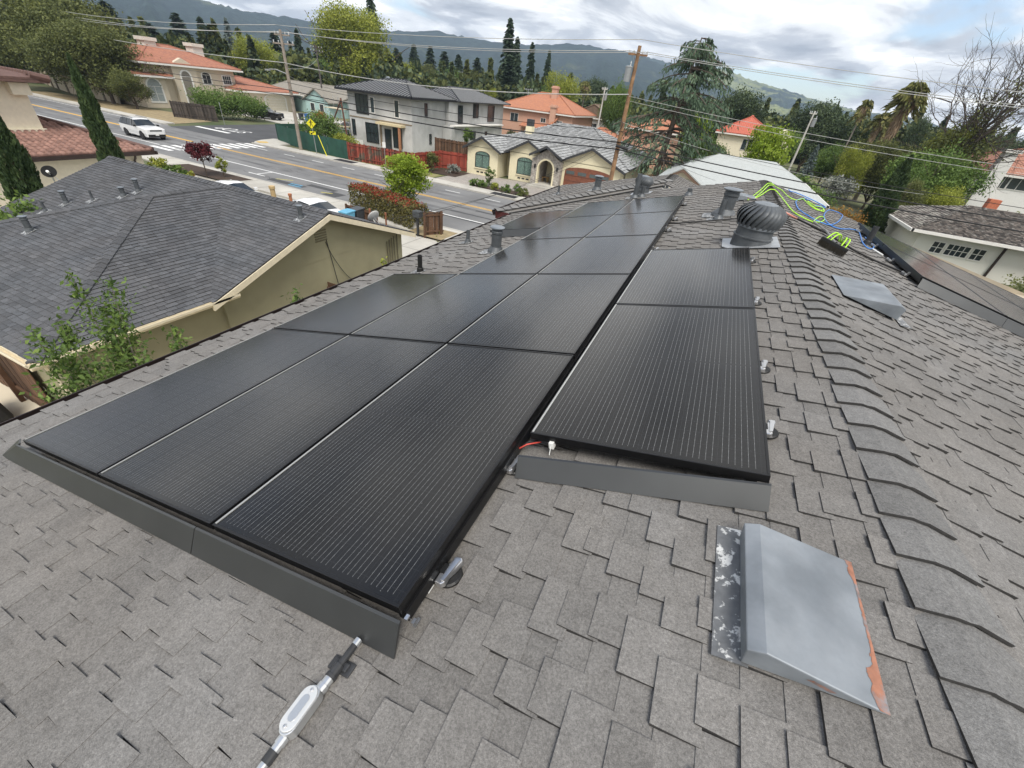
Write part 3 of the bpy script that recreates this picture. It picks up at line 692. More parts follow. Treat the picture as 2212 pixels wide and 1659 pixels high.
# hoses
M_LIME = mat('lime_hose', (.42, .78, .03), .4, .06); M_BLUE = mat('blue_hose', (.05, .22, .62), .4, .08)
def catmull(p, n=6):
    p = [np.array(q, float) for q in p]; out_ = []
    for i in range(len(p) - 1):
        a, b, c, d = p[max(i-1, 0)], p[i], p[i+1], p[min(i+2, len(p)-1)]
        for k in range(n):
            s = k / n; out_.append(0.5 * ((2*b) + (c - a)*s + (2*a - 5*b + 4*c - d)*s*s + (3*b - 3*c + d - a)*s**3))
    out_.append(p[-1]); return out_
def on_roof(v, u, h=.026):
    return LFs(VR + v, u, h) if v < 0 else RT(v, u, h)
def hose(pts, r, m_, label, cat='hose', h=.028, lift=None):
    q = catmull(pts, 7); m = MB()
    m.tube([on_roof(p[0], p[1], h + (0.05*math.exp(-(p[0]/.14)**2)) + (lift[1]*math.exp(-((i/len(q)-lift[0])/.2)**2) if lift else 0)) for i, p in enumerate(q)], r, 6)
    o = m.build('hose', m_, smooth=True, loc=on_roof(*pts[0])); return tag(o, label, cat, 'hoses lying on the roof')
hose([(-.42, 8.95), (-.22, 9.9), (.04, 11.0), (.06, 10.8), (-.26, 9.35), (-.30, 9.1), (-.05, 9.75), (.13, 9.8), (.21, 9.17), (.27, 8.33), (.4, 8.1), (.6, 8.13), (.86, 8.72), (1.05, 9.5), (.97, 9.5), (.76, 8.74), (.6, 8.05)], .009, M_LIME, 'lime green hose coiled over the ridge and looping to the brush')
hose([(.07, 10.9), (.3, 11.1), (.39, 10.35), (.51, 10.27), (.65, 10.61), (.85, 11.4), (.87, 11.06), (.91, 10.53), (1.05, 10.39), (1.3, 11.1), (1.28, 11.4), (1.1, 11.05), (.95, 11.3), (.98, 10.6), (1.2, 10.6), (1.3, 11.2)], .0085, M_LIME, 'lime green hose bunched in tight loops near the far roof edge', h=.035)
hose([(.57, 12.0), (.58, 11.73), (.74, 12.0), (1.0, 12.15), (1.3, 12.1), (1.45, 11.9), (1.4, 11.6), (1.26, 11.4), (1.1, 11.1)], .010, M_BLUE, 'short blue hose curling at the far roof edge', h=.04)
hose([(1.1, 11.9), (.87, 11.5), (.58, 10.34), (.49, 9.62), (.47, 8.96), (.61, 8.64), (.76, 8.54), (1.0, 8.76), (1.34, 9.75), (1.75, 11.3), (1.9, 12.0), (1.75, 12.1), (1.5, 11.6), (1.15, 10.16), (1.02, 9.27), (1.05, 8.8), (1.26, 8.98), (1.6, 9.7), (1.82, 10.0), (1.73, 9.42), (1.55, 8.5), (1.53, 8.08), (1.66, 8.26), (1.78, 8.64), (1.82, 9.0), (1.84, 9.5)], .0095, M_BLUE, 'blue hose with a round loop lying across the right slope', h=.03)
m = MB(); m.tube([RT(1.66, 8.24, .03), RT(1.78, 8.05, .03)], .012, 8); tag(m.build('hose_nozzle', M_WHT, loc=RT(1.7, 8.2, .03)), 'small white nozzle at the end of the blue hose', 'nozzle')
pipe_vent(lambda v, u, n: RT(v, u, n), 1.66, 8.62, .045, .30, 'dark pipe rising in front of the right slope array', plate=.1, M_=M_DCON, boot=.02)
# water brush on a pole
t = thing('cleaning_brush', 'water fed cleaning brush with lime tubes lying on the right slope', 'brush', RT(.5, 6.2, 0))
bx = MB(); c0, c1 = np.array((.38, 6.14)), np.array((.70, 6.02)); dv = (c1 - c0); dl = np.linalg.norm(dv); dv /= dl; dn = np.array((-dv[1], dv[0]))
def bp_(a, b, n): q = c0 + dv*a + dn*b; return RT(q[0], q[1], n)
bx.hexa([bp_(a, b, n) for n in (.085, .125) for a, b in ((0, -.03), (dl, -.03), (dl, .05), (0, .05))]); bx.build('brush_head', M_BLK, t, bevel=.004)
br = MB()
for i in range(44):
    for j in range(5):
        a, b = dl*(i+.5)/44, -.035 + .085*(j+.5)/5; ox, oy = random.uniform(-.012, .012), random.uniform(-.015, .01)
        br.tube([bp_(a, b, .09), bp_(a + ox, b + oy, .02)], .0035, 3, False)
o = br.build('bristles', mat('dark_bristle', (.03, .026, .02), .8), t); o['kind'] = 'stuff'
for s_, (a0, a1) in enumerate(((.05, .16), (.10, .18), (dl - .05, dl - .14), (dl - .10, dl - .16))):
    m = MB(); q = [bp_(a0, 0, .12), bp_(a0 + (a1-a0)*.2, .09, .20), bp_(a0 + (a1-a0)*.6, .19, .20), bp_(a1, .30, .12)]; m.tube(catmull(q, 5), .008, 6); m.build('water_tube', M_LIME, t, smooth=True)
m = MB(); m.tube([bp_(dl*.5, .02, .12), bp_(dl*.5, .16, .10), bp_(dl*.55, .30, .08)], .016, 8); m.build('joint', M_BLK, t)
jp = bp_(dl*.55, .30, .07)
m = MB(); m.tube([jp, RT(.70, 7.5, .06), RT(.585, 7.95, .05)], .016, 8); m.build('pole', mat('grey_pole', (.25, .24, .23), .4, metal=.5), t)

# ================================================================== GROUND, ROADS, HILLS
def struct(o): o['kind'] = 'structure'; return o
def sheet(name, pts, z, m_, loc=None):
    mb = MB(); mb.poly([(p[0], p[1], z) for p in pts]); return struct(mb.build(name, m_, loc=loc or (pts[0][0], pts[0][1], z)))
def block(name, pts, z0, z1, m_):
    mb = MB(); mb.slab([(p[0], p[1], z0) for p in pts], (0, 0, z1 - z0)); return struct(mb.build(name, m_, loc=(pts[0][0], pts[0][1], z0)))
M_GRD = mat('dry_ground', (0.16, 0.15, 0.085), 0.95, 0.3, scale=0.12, col2=(0.07, 0.10, 0.035), c2=(0.4, 0.6))
M_ASPH = mat('asphalt', (0.155, 0.155, 0.155), 0.9, 0.14, scale=0.35, bump=0.2, bscale=80, detail=8, col2=(0.19, 0.19, 0.188), c2=(.4, .6))
M_ASPH2 = mat('dark_asphalt', (0.072, 0.073, 0.076), 0.9, 0.2, scale=0.4, bump=0.2, bscale=80)
M_CONC = mat('concrete', (0.47, 0.45, 0.40), 0.9, 0.14, scale=0.5, bump=0.1, bscale=60, col2=(0.38, 0.36, 0.32), c2=(.45, .7))
M_KERB = mat('kerb_concrete', (0.42, 0.40, 0.36), 0.9, 0.15, scale=1)
M_WPAINT = mat('white_road_paint', (0.72, 0.72, 0.70), 0.8, 0.12, scale=4)
M_YPAINT = mat('yellow_road_paint', (0.66, 0.38, 0.06), 0.8, 0.12, scale=4)
M_DIRT = mat('mulch', (0.055, 0.036, 0.025), 0.95, 0.3, scale=6, bump=.5, bscale=30)
M_GRASS = mat('grass_sheet', (0.16, 0.22, 0.04), 0.95, 0.3, scale=3, col2=(.24, .22, .07), c2=(.4, .65))
M_DRY = mat('dry_grass', (0.28, 0.22, 0.125), 0.95, 0.3, scale=2, bump=.4, bscale=20)
M_PAVER = None
def paver_mat(name, c1, c2, mortar, sc=3.0):
    m = bpy.data.materials.new(name); m.use_nodes = True; t = m.node_tree; b = t.nodes['Principled BSDF']; b.inputs['Roughness'].default_value = .9
    tc_ = t.nodes.new('ShaderNodeTexCoord'); br = t.nodes.new('ShaderNodeTexBrick'); br.inputs['Scale'].default_value = sc
    br.inputs['Color1'].default_value = (*c1, 1); br.inputs['Color2'].default_value = (*c2, 1); br.inputs['Mortar'].default_value = (*mortar, 1); br.inputs['Mortar Size'].default_value = .03
    t.links.new(tc_.outputs['Object'], br.inputs['Vector']); t.links.new(br.outputs['Color'], b.inputs['Base Color']); return m
ground = sheet('ground', [(-6000, -6000), (6000, -6000), (6000, 6000), (-6000, 6000)], -0.03, M_GRD, (0, 0, -0.03))
YC = lambda x: 31.3 - 0.03 * (x + 25)
def strip(name, x0, x1, o0, o1, z, m_, n=1):
    return sheet(name, [(x0, YC(x0)+o0), (x1, YC(x1)+o0), (x1, YC(x1)+o1), (x0, YC(x0)+o1)], z, m_)
strip('road', -300, 200, -7.0, 5.0, 0.0, M_ASPH)
sheet('side_road', [(-62, YC(-62)+4.6), (-47.4, YC(-47)+4.6), (-49.5, 44), (-50.5, 130), (-63, 130), (-62.5, 46)], 0.004, M_ASPH2)
# tar patches and seams
for i, (x0, x1, o0, o1) in enumerate(((-30.5, -26.5, -6.2, -5.5), (-27, -24, -5.2, -4.6), (-24, -22.6, -6.4, -5.2), (-14.5, -8, -2.6, -2.35), (-13, -5, -1.2, -0.9), (-16, -9.5, -4.2, -3.95), (-12, -2, .6, .8))):
    strip('road_patch', x0, x1, o0, o1, 0.004, mat('tar_patch', (0.06, 0.06, 0.062), .85, .2))
for k_, (x0, x1, o0, o1) in enumerate(((-200, 60, -2.75, -2.2), (-200, 60, -1.25, -.7), (-200, 60, 1.3, 1.9), (-200, 60, 2.6, 3.1))):
    strip('tyre_wear', x0, x1, o0, o1, 0.003, mat('tyre_wear', (.118, .118, .119), .85, .3, scale=.6, col2=(.155, .155, .155), c2=(.35, .6)))
rw_ = random.Random(4)
for k_ in range(14):
    cx_ = rw_.uniform(-45, 0); co = rw_.uniform(-6.5, 4.3); cr = MB(); pp_ = [(cx_, YC(cx_) + co)]
    for i_ in range(9): pp_.append((pp_[-1][0] + rw_.uniform(.2, .9), pp_[-1][1] + rw_.uniform(-.3, .3)))
    for a_, b_ in zip(pp_[:-1], pp_[1:]): cr.quad((a_[0], a_[1], .0055), (b_[0], b_[1], .0055), (b_[0], b_[1] + .05, .0055), (a_[0], a_[1] + .05, .0055))
    struct(cr.build('road_crack', mat('tar_patch', (.06, .06, .062)), loc=(cx_, YC(cx_), .0055)))
def mark(name, pts, m_=None): return sheet(name, pts, 0.008, m_ or M_WPAINT)
strip('centre_line', -46, 200, -.16, -.04, 0.008, M_YPAINT); strip('centre_line', -46, 200, .08, .20, 0.008, M_YPAINT)
strip('centre_line', -300, -50, -.16, .2, 0.008, M_YPAINT)
strip('edge_line', -46.5, 60, -3.95, -3.80, 0.008, M_WPAINT); strip('edge_line', -300, -49, -3.95, -3.80, 0.008, M_WPAINT)
strip('edge_line', -300, -63, 4.3, 4.42, 0.008, M_WPAINT)
for x in np.arange(-44, 40, 4.2): strip('lane_dash', x, x + 1.6, 3.35, 3.47, 0.008, M_WPAINT)
for x in (-41.5, -33.5, -17.5, -10.0):
    strip('parking_mark', x, x + 2.0, -5.6, -5.46, 0.008, M_WPAINT); strip('parking_mark', x + .9, x + 1.05, -5.46, -3.95, 0.008, M_WPAINT)
for k in range(12): mark('crosswalk_bar', [(-48.6 + .12*k, 26.9 + k*.93), (-45.4 + .12*k, 26.8 + k*.93), (-45.4 + .12*k, 27.3 + k*.93), (-48.6 + .12*k, 27.4 + k*.93)])
mark('stop_bar', [(-61.6, 40.0), (-55, 39.8), (-55, 40.4), (-61.6, 40.6)])
cu = bpy.data.curves.new('stop_word', 'FONT'); cu.body = 'STOP'; cu.size = 2.2; cu.align_x = 'CENTER'
to = bpy.data.objects.new('tmp', cu); COL.objects.link(to)
dg = bpy.context.evaluated_depsgraph_get(); me = bpy.data.meshes.new_from_object(to.evaluated_get(dg)); bpy.data.objects.remove(to)
me.materials.clear(); me.materials.append(M_WPAINT); so_ = link_mesh('stop_word', me, loc=(-57.4, 43.4, .012)); so_.scale = (1.0, 1.3, 1); so_.rotation_euler = (0, 0, math.pi); struct(so_)
# blue and yellow utility marks sprayed on the asphalt
for (a, b, c) in (((-28.2, 25.6), (-26.9, 25.75), (.1, .3, .45)), ((-28.0, 25.2), (-26.6, 25.3), (.1, .3, .45)), ((-30.2, 25.9), (-28.9, 26.6), (.45, .4, .1)), ((-24.5, 25.2), (-23.6, 25.6), (.45, .4, .1))):
    mark('utility_mark', [(a[0], a[1]), (b[0], b[1]-.1), (b[0], b[1]+.08), (a[0], a[1]+.18)], mat('spray_%d' % int(c[2]*100), c, .9, .3))
# near side: kerb, sidewalk slabs, concrete driveways, planter
def kerb(name, x0, x1, o0, o1, h=0.13): return block(name, [(x0, YC(x0)+o0), (x1, YC(x1)+o0), (x1, YC(x1)+o1), (x0, YC(x0)+o1)], -0.02, h, M_KERB)
kerb('kerb', -300, 200, -7.18, -7.0); kerb('kerb', -47.0, 200, 5.0, 5.18); kerb('kerb', -300, -63.0, 5.0, 5.18)
nw = block('sidewalk', [(-300, YC(-300)-9.3), (200, YC(200)-9.3), (200, YC(200)-7.2), (-300, YC(-300)-7.2)], -0.02, 0.12, M_CONC)
fw = block('sidewalk', [(-46.5, YC(-46.5)+5.2), (200, YC(200)+5.2), (200, YC(200)+6.7), (-46.5, YC(-46.5)+6.7)], -0.02, 0.12, M_CONC)
block('sidewalk', [(-300, YC(-300)+5.2), (-64, YC(-64)+5.2), (-64, YC(-64)+6.6), (-300, YC(-300)+6.6)], -0.02, 0.12, M_CONC)
M_JOINT = mat('concrete_joint', (.2, .19, .17), .95)
for x in np.arange(-52, 12, 2.2):
    if True: sheet('pavement_joint', [(x, YC(x)-9.25), (x+.04, YC(x)-9.25), (x+.04, YC(x)-7.25), (x, YC(x)-7.25)], 0.124, M_JOINT)
for x in np.arange(-44, -2, 2.2): sheet('pavement_joint', [(x, YC(x)+5.25), (x+.04, YC(x)+5.25), (x+.04, YC(x)+6.65), (x, YC(x)+6.65)], 0.124, M_JOINT)
# corner with ramp
block('sidewalk_corner', [(-46.6, YC(-46)+5.05), (-47.6, YC(-47)+5.9), (-48.4, 39.3), (-48.9, 41.5), (-47.2, 43.2), (-44.5, 40.6), (-44.5, YC(-44)+6.75), (-46.6, YC(-46)+6.75)], -0.02, 0.128, M_CONC)
sheet('ramp_mat', [(-47.6, 38.0), (-46.6, 37.6), (-46.0, 38.5), (-47.0, 39.0)], 0.132, mat('ramp_yellow', (.55, .36, .08), .9))
sheet('concrete_yard', [(-38, 14.5), (-3.0, 14.5), (-3.0, YC(-3)-9.35), (-38, YC(-38)-9.35)], 0.0, M_CONC)
sheet('concrete_yard', [(-13.5, -4), (-5.2, -4), (-5.2, 6.5), (-13.5, 6.5)], 0.0, mat('pale_patio', (.62, .55, .42), .9, .08, scale=1))
sheet('concrete_yard', [(-5.2, -4), (-1.0, -4), (-1.0, 14.5), (-5.2, 14.5)], 0.0, M_CONC)
for y in (16.5, 19, 21.3): sheet('pavement_joint', [(-38, y), (-3, y), (-3, y+.04), (-38, y+.04)], 0.004, M_JOINT)
for x in (-32, -27, -22, -17, -12, -8): sheet('pavement_joint', [(x, 14.5), (x+.04, 14.5), (x+.04, 22.4), (x, 22.4)], 0.006, M_JOINT)
sheet('concrete_yard', [(-29.3, 0), (-19.3, 0), (-19.3, 14.4), (-29.3, 14.4)], 0.0, M_CONC)  # pale ground added to bounce light onto the cream house wall
sheet('planting_bed', [(-38.2, 24.0), (-30.2, 23.9), (-30.6, 22.0), (-38.5, 22.0)], 0.127, M_DIRT)
sheet('planting_bed', [(-40.5, 19.2), (-32.6, 18.9), (-32.6, 17.6), (-40.5, 17.9)], 0.012, M_DIRT)
sheet('planting_bed', [(-13.2, 21.2), (-10.6, 21.2), (-10.6, 23.2), (-13.2, 23.2)], 0.13, M_DRY)
sheet('grass_verge', [(-86, 19.5), (-57, 22.0), (-57, YC(-57)-9.35), (-86, YC(-86)-9.35)], 0.008, M_GRASS)
sheet('grass_verge', [(-40, YC(-40)+6.72), (-22.8, YC(-22)+6.72), (-22.8, 40.5), (-40, 40.6)], 0.01, mat('weedy_verge', (.27, .23, .11), .95, .3, scale=3, col2=(.16, .18, .05)))
sheet('dry_verge', [(-105, 38.8), (-64, 38.6), (-66, 45.5), (-76, 47), (-105, 44)], 0.008, M_DRY)
M_PAVER = paver_mat('driveway_paver', (.42, .38, .33), (.31, .28, .25), (.24, .22, .2), 1.6)
sheet('paver_driveway', [(-22.6, YC(-22)+6.72), (1.5, YC(1)+6.72), (1.5, 47), (-5, 47), (-22.4, 44.6)], 0.006, M_PAVER)
sheet('planting_bed', [(-18.4, 37.6), (-11.3, 37.4), (-11.9, 39.4), (-15.5, 40.2), (-18.2, 39.4)], 0.03, M_DIRT)
sheet('planting_bed', [(-25.5, 40.8), (-21.6, 40.8), (-21.8, 44.4), (-25.5, 44.0)], 0.02, M_DIRT)
sheet('planting_bed', [(-46.8, 41.2), (-34, 39.2), (-30, 41), (-30, 48), (-47, 48)], 0.006, mat('bare_soil', (.30, .235, .16), .95, .25, scale=1.5, col2=(.2, .19, .08)))
sheet('concrete_drive', [(-83, 58), (-63, 55), (-63, 72), (-83, 72)], 0.004, M_CONC)
for (x, o) in ((-33.2, 4.6), (-13.8, 4.6)):
    sheet('drain_mat', [(x-1.3, YC(x)+5.25), (x+1.3, YC(x)+5.2), (x+1.3, YC(x)+6.3), (x-1.3, YC(x)+6.3)], 0.134, mat('black_mat', (.022, .022, .024), .9))

# hills: ridge outline read from the photograph, placed 2.2 to 3.4 km away
def hills(name, prof, D0, D1, seed, colr, lowz=-4):
    rngh = np.random.default_rng(seed); pts = np.array(prof, float)
    n = 260; xs = np.linspace(pts[0][0], pts[-1][0], n); ys = np.interp(xs, pts[:, 0], pts[:, 1])
    rows = 44; V = []; T = []
    ph = rngh.uniform(0, 6.28, 8)
    for j in range(rows + 6):
        s = min(1.0, j / rows); back = max(0, j - rows)
        for i in range(n):
            d = ray(xs[i], ys[i]); L = math.hypot(d[0], d[1]); top = (d[2] / L) * D1 + CAM[2]
            D = D0 + (D1 - D0) * s + back * 90
            rel = s ** 1.25
            a = xs[i] / 55.0
            gul = (0.5 + 0.5*math.sin(a*1.7 + ph[0] + 3*s)) * .5 + (0.5 + 0.5*math.sin(a*4.1 + ph[1] - 4*s)) * .3 + (0.5 + .5*math.sin(a*9.3 + ph[2] + 6*s)) * .2
            z = lowz + (top - lowz) * (rel - 0.22*math.sin(math.pi*s)*gul)
            z += rngh.normal(0, 1) * (2.2 if s > .05 else 0) * (D / 2500)
            if back: z -= back * 40
            V.append((CAM[0] + d[0]/L*D, CAM[1] + d[1]/L*D, z)); T.append(gul)
    R = rows + 6
    F_ = [(j*n+i, j*n+i+1, (j+1)*n+i+1, (j+1)*n+i) for j in range(R-1) for i in range(n-1)]
    me = fast_mesh(name, V, F_, [colr], T); me.polygons.foreach_set('use_smooth', [True]*len(me.polygons)); return struct(link_mesh(name, me))
def hill_mat(name, forest, grass, lo, hi, sc):
    m = bpy.data.materials.new(name); m.use_nodes = True; t = m.node_tree; b = t.nodes['Principled BSDF']; b.inputs['Roughness'].default_value = 1; b.inputs['Specular IOR Level'].default_value = 0
    tc_ = t.nodes.new('ShaderNodeTexCoord')
    def noise(s_, d_=6):
        n = t.nodes.new('ShaderNodeTexNoise'); n.inputs['Scale'].default_value = s_; n.inputs['Detail'].default_value = d_; n.inputs['Roughness'].default_value = .62; t.links.new(tc_.outputs['Object'], n.inputs['Vector']); return n.outputs['Fac']
    r = t.nodes.new('ShaderNodeMapRange'); r.inputs[1].default_value = lo; r.inputs[2].default_value = hi; t.links.new(noise(sc), r.inputs[0])
    mx = t.nodes.new('ShaderNodeMix'); mx.data_type = 'RGBA'; mx.inputs[6].default_value = (*forest, 1); mx.inputs[7].default_value = (*grass, 1); t.links.new(r.outputs[0], mx.inputs[0])
    r2 = t.nodes.new('ShaderNodeMapRange'); r2.inputs[1].default_value = .3; r2.inputs[2].default_value = .7; r2.inputs[3].default_value = .45; r2.inputs[4].default_value = 1.5; t.links.new(noise(.035, 5), r2.inputs[0])
    cm = t.nodes.new('ShaderNodeMix'); cm.data_type = 'RGBA'; cm.blend_type = 'MULTIPLY'; cm.inputs[0].default_value = 1; t.links.new(mx.outputs[2], cm.inputs[6]); t.links.new(r2.outputs[0], cm.inputs[7]); t.links.new(cm.outputs[2], b.inputs['Base Color'])
    bp = t.nodes.new('ShaderNodeBump'); bp.inputs['Strength'].default_value = 1; bp.inputs['Distance'].default_value = 14; t.links.new(noise(.03, 5), bp.inputs['Height']); t.links.new(bp.outputs[0], b.inputs['Normal'])
    return m
HM1 = hill_mat('forest_hill', (0.026, 0.040, 0.030), (0.09, 0.10, 0.05), .60, .70, .0032)
HM2 = hill_mat('grassy_hill', (0.030, 0.046, 0.030), (0.20, 0.22, 0.08), .50, .58, .0035)
hills('hills', [(-300, -120), (0, -70), (150, -60), (300, -40), (430, -2), (520, 22), (600, 34), (700, 52), (780, 60), (840, 66), (900, 68), (945, 66), (1010, 82), (1080, 92), (1150, 97), (1230, 95), (1290, 101), (1360, 112), (1420, 135), (1470, 158), (1540, 190), (1600, 215), (1700, 250), (1800, 300)], 900, 2600, 4, HM1)
hills('hills', [(1000, 190), (1100, 160), (1200, 135), (1300, 118), (1375, 117), (1430, 132), (1500, 143), (1560, 147), (1620, 172), (1690, 192), (1760, 214), (1830, 234), (1900, 246), (1960, 252), (2100, 292), (2300, 330)], 1100, 3300, 9, HM2)
hills('hills', [(-300, -20), (0, 15), (120, 30), (250, 34), (400, 66), (500, 92), (600, 110), (700, 132), (850, 152), (1000, 172)], 500, 1500, 14, HM1)

# ================================================================== BUILDINGS
M_GLS = mat('window_glass', (0.03, 0.04, 0.045), 0.08, 0.3, scale=2, spec=0.8)
M_WFR = mat('white_trim', (0.72, 0.70, 0.66), 0.6, 0.05)
M_BFR = mat('black_window_frame', (0.02, 0.02, 0.022), 0.4, 0.1)
class Face:
    """A vertical wall face: origin o, unit e along the wall, n outwards. Points are (a along, z, out)."""
    def __init__(s, o, e, n): s.o = np.array(o, float); s.e = np.array(e, float); s.n = np.array(n, float)
    def p(s, a, z, q=0.0): r = s.o + s.e*a + s.n*q; return (r[0], r[1], z)
    def bar(s, mb, a0, a1, z0, z1, q0, q1):
        mb.hexa([s.p(a, z, q) for z in (z0, z1) for a, q in ((a0, q0), (a1, q0), (a1, q1), (a0, q1))]); return mb
def FY(y, x0=0): return Face((x0, y, 0), (1, 0, 0), (0, -1, 0))          # faces the road side camera (-Y)
def FX(x, y0=0): return Face((x, y0, 0), (0, 1, 0), (1, 0, 0))           # faces +X
def FXm(x, y0=0): return Face((x, y0, 0), (0, 1, 0), (-1, 0, 0))
def window(par, F, a, z, w_, h, fm=None, nx=2, nz=1, fw=0.06, pm=None, arch=False, sill=None, name='window'):
    fm = fm or M_WFR; m = MB()
    F.bar(m, a-w_/2-fw, a+w_/2+fw, z-fw, z, .004, .06); 
    F.bar(m, a-w_/2-fw, a-w_/2, z, z+h, .004, .06); F.bar(m, a+w_/2, a+w_/2+fw, z, z+h, .004, .06)
    if not arch: F.bar(m, a-w_/2-fw, a+w_/2+fw, z+h, z+h+fw, .004, .06)
    else:
        K = 12
        for k in range(K):
            t0, t1 = math.pi*k/K, math.pi*(k+1)/K; r0, r1 = w_/2, w_/2 + fw; s_ = arch
            m.hexa([F.p(a + r*math.cos(t_), z + h + r*math.sin(t_)*s_, q) for q in (.004, .06) for r, t_ in ((r0, t0), (r1, t0), (r1, t1), (r0, t1))])
    for i in range(1, nx): x = a - w_/2 + w_*i/nx; F.bar(m, x-.02, x+.02, z, z+h, .02, .05)
    for j in range(1, nz): zz = z + h*j/nz; F.bar(m, a-w_/2, a+w_/2, zz-.02, zz+.02, .02, .048)
    if arch: F.bar(m, a-w_/2, a+w_/2, z+h-.025, z+h+.025, .02, .046)
    wo = m.build(name, fm, par)
    g = MB(); g.tint = random.random(); pts = [F.p(a-w_/2, z, .018), F.p(a+w_/2, z, .018), F.p(a+w_/2, z+h, .018)]
    if arch: pts += [F.p(a + w_/2*math.cos(math.pi*k/12), z + h + w_/2*math.sin(math.pi*k/12)*arch, .018) for k in range(1, 12)]
    pts += [F.p(a-w_/2, z+h, .018)]; g.poly(pts); g.build('pane', pm or M_GLS, wo)
    if sill: s = MB(); F.bar(s, a-w_/2-.12, a+w_/2+.12, z-.16, z-fw-.002, .004, .10); s.build('sill', sill, wo)
    return wo
def roof_planes(par, name, planes, m_, th=0.10):
    mb = MB()
    for p in planes: mb.slab(p, (0, 0, th))
    return mb.build(name, m_, par)
def tiled_mat(name, c1, c2, col_w=0.28, row=0.36, axis='x', bump=.8):
    """Clay tile look: waves along the courses + course steps, in object space."""
    if name in MATS: return MATS[name]
    m = bpy.data.materials.new(name); m.use_nodes = True; t = m.node_tree; b = t.nodes['Principled BSDF']; b.inputs['Roughness'].default_value = .8
    tc_ = t.nodes.new('ShaderNodeTexCoord'); nz = t.nodes.new('ShaderNodeTexNoise'); nz.inputs['Scale'].default_value = 2.5; nz.inputs['Detail'].default_value = 5
    t.links.new(tc_.outputs['Object'], nz.inputs['Vector'])
    mx = t.nodes.new('ShaderNodeMix'); mx.data_type = 'RGBA'; mx.inputs[6].default_value = (*c1, 1); mx.inputs[7].default_value = (*c2, 1)
    r = t.nodes.new('ShaderNodeMapRange'); r.inputs[1].default_value = .35; r.inputs[2].default_value = .65; t.links.new(nz.outputs['Fac'], r.inputs[0]); t.links.new(r.outputs[0], mx.inputs[0])
    def wave(d, sc):
        w_ = t.nodes.new('ShaderNodeTexWave'); w_.wave_type = 'BANDS'; w_.bands_direction = d; w_.inputs['Scale'].default_value = sc; w_.inputs['Distortion'].default_value = 0.0; t.links.new(tc_.outputs['Object'], w_.inputs['Vector']); return w_
    wx, wy, wz = wave('X', .314/col_w), wave('Y', .314/col_w), wave('Z', .314/(row*.35)); wz.wave_profile = 'SAW'
    ad = t.nodes.new('ShaderNodeMath'); ad.operation = 'ADD'; t.links.new((wx if axis == 'x' else wy).outputs['Fac'], ad.inputs[0]); t.links.new(wz.outputs['Fac'], ad.inputs[1])
    bp = t.nodes.new('ShaderNodeBump'); bp.inputs['Strength'].default_value = bump; bp.inputs['Distance'].default_value = .06; t.links.new(ad.outputs[0], bp.inputs['Height']); t.links.new(bp.outputs[0], b.inputs['Normal'])
    t.links.new(mx.outputs[2], b.inputs['Base Color']); MATS[name] = m; return m
def slope_P(a, b, c):
    """Slope from three points: a (eave start), b (eave end), c (a point on the ridge line above). P(d, u, n): d down from the ridge, u along the eave from a."""
    a, b, c = (np.array(q, float) for q in (a, b, c)); e = b - a; L = np.linalg.norm(e); e /= L
    up = (c - a) - e*np.dot(c - a, e); H = np.linalg.norm(up); up /= H; n = np.cross(e, up); n = n if n[2] > 0 else -n
    return (lambda d, u, h: tuple(a + e*u + up*(H - d) + n*h)), H, L
def piece_roof(par, name, a, b, c, ur, m_, rng_, exp_=.14, wmin=.14, wmax=.30, thick=.018, jit=.01, n_single=0, tint=(.3, .7), piece='shingle'):
    P, H, L = slope_P(a, b, c); out_ = []
    nC = int(H / exp_) + 1
    for j in range(nC):
        db = H - j*exp_; dt = max(db - exp_*1.08, 0.0)
        if db <= 0.03: break
        u0, u1 = ur(1 - db/H, L)      # fraction of the way up
        u = u0 - rng_.random()*wmin
        while u < u1:
            wd = rng_.uniform(wmin, wmax); a_, b_ = max(u, u0), min(u+wd, u1)
            if b_ - a_ > .03:
                jb = rng_.uniform(-jit, jit); hb = thick*rng_.uniform(.85, 1.25)
                q = [P(db+jb, a_+.004, -.003), P(db+jb, b_-.004, -.003), P(dt, b_-.004, -.003), P(dt, a_+.004, -.003), P(db+jb, a_+.004, hb), P(db+jb, b_-.004, hb), P(dt, b_-.004, .003), P(dt, a_+.004, .003)]
                out_.append((q, [rng_.uniform(*tint)]*8, True))
            u += wd
    u00, u01 = ur(0, L); u10, u11 = ur(1, L)
    mb = MB(); mb.slab([P(H, u00, -.006), P(H, u01, -.006), P(0, u11, -.006), P(0, u10, -.006)], tuple(np.subtract(P(0, 0, -.05), P(0, 0, 0))))
    ro = mb.build(name, M_DECK, par)
    score = []
    for q, ti, up in out_:
        c_ = np.mean(q[4:], axis=0); X, Y, D = vproj(c_); score.append(1/D**2 if D > 1 and 0 < X < 2212 and 0 < Y < 1659 else 0)
    order = set(np.argsort(score)[::-1][:n_single].tolist()) if n_single else set()
    rest = MB()
    for k, (q, ti, up) in enumerate(out_):
        if k in order: m1 = MB(); m1.add(q, HF); m1.mi = list(HMI); m1.t = list(ti); m1.build(piece, [m_, M_EDGE], ro)
        else: b0 = len(rest.v); rest.add(q, HF); rest.mi[-6:] = HMI; rest.t[b0:] = ti
    o = rest.build(piece + 's', [m_, M_EDGE], ro); o['kind'] = 'stuff'; return ro
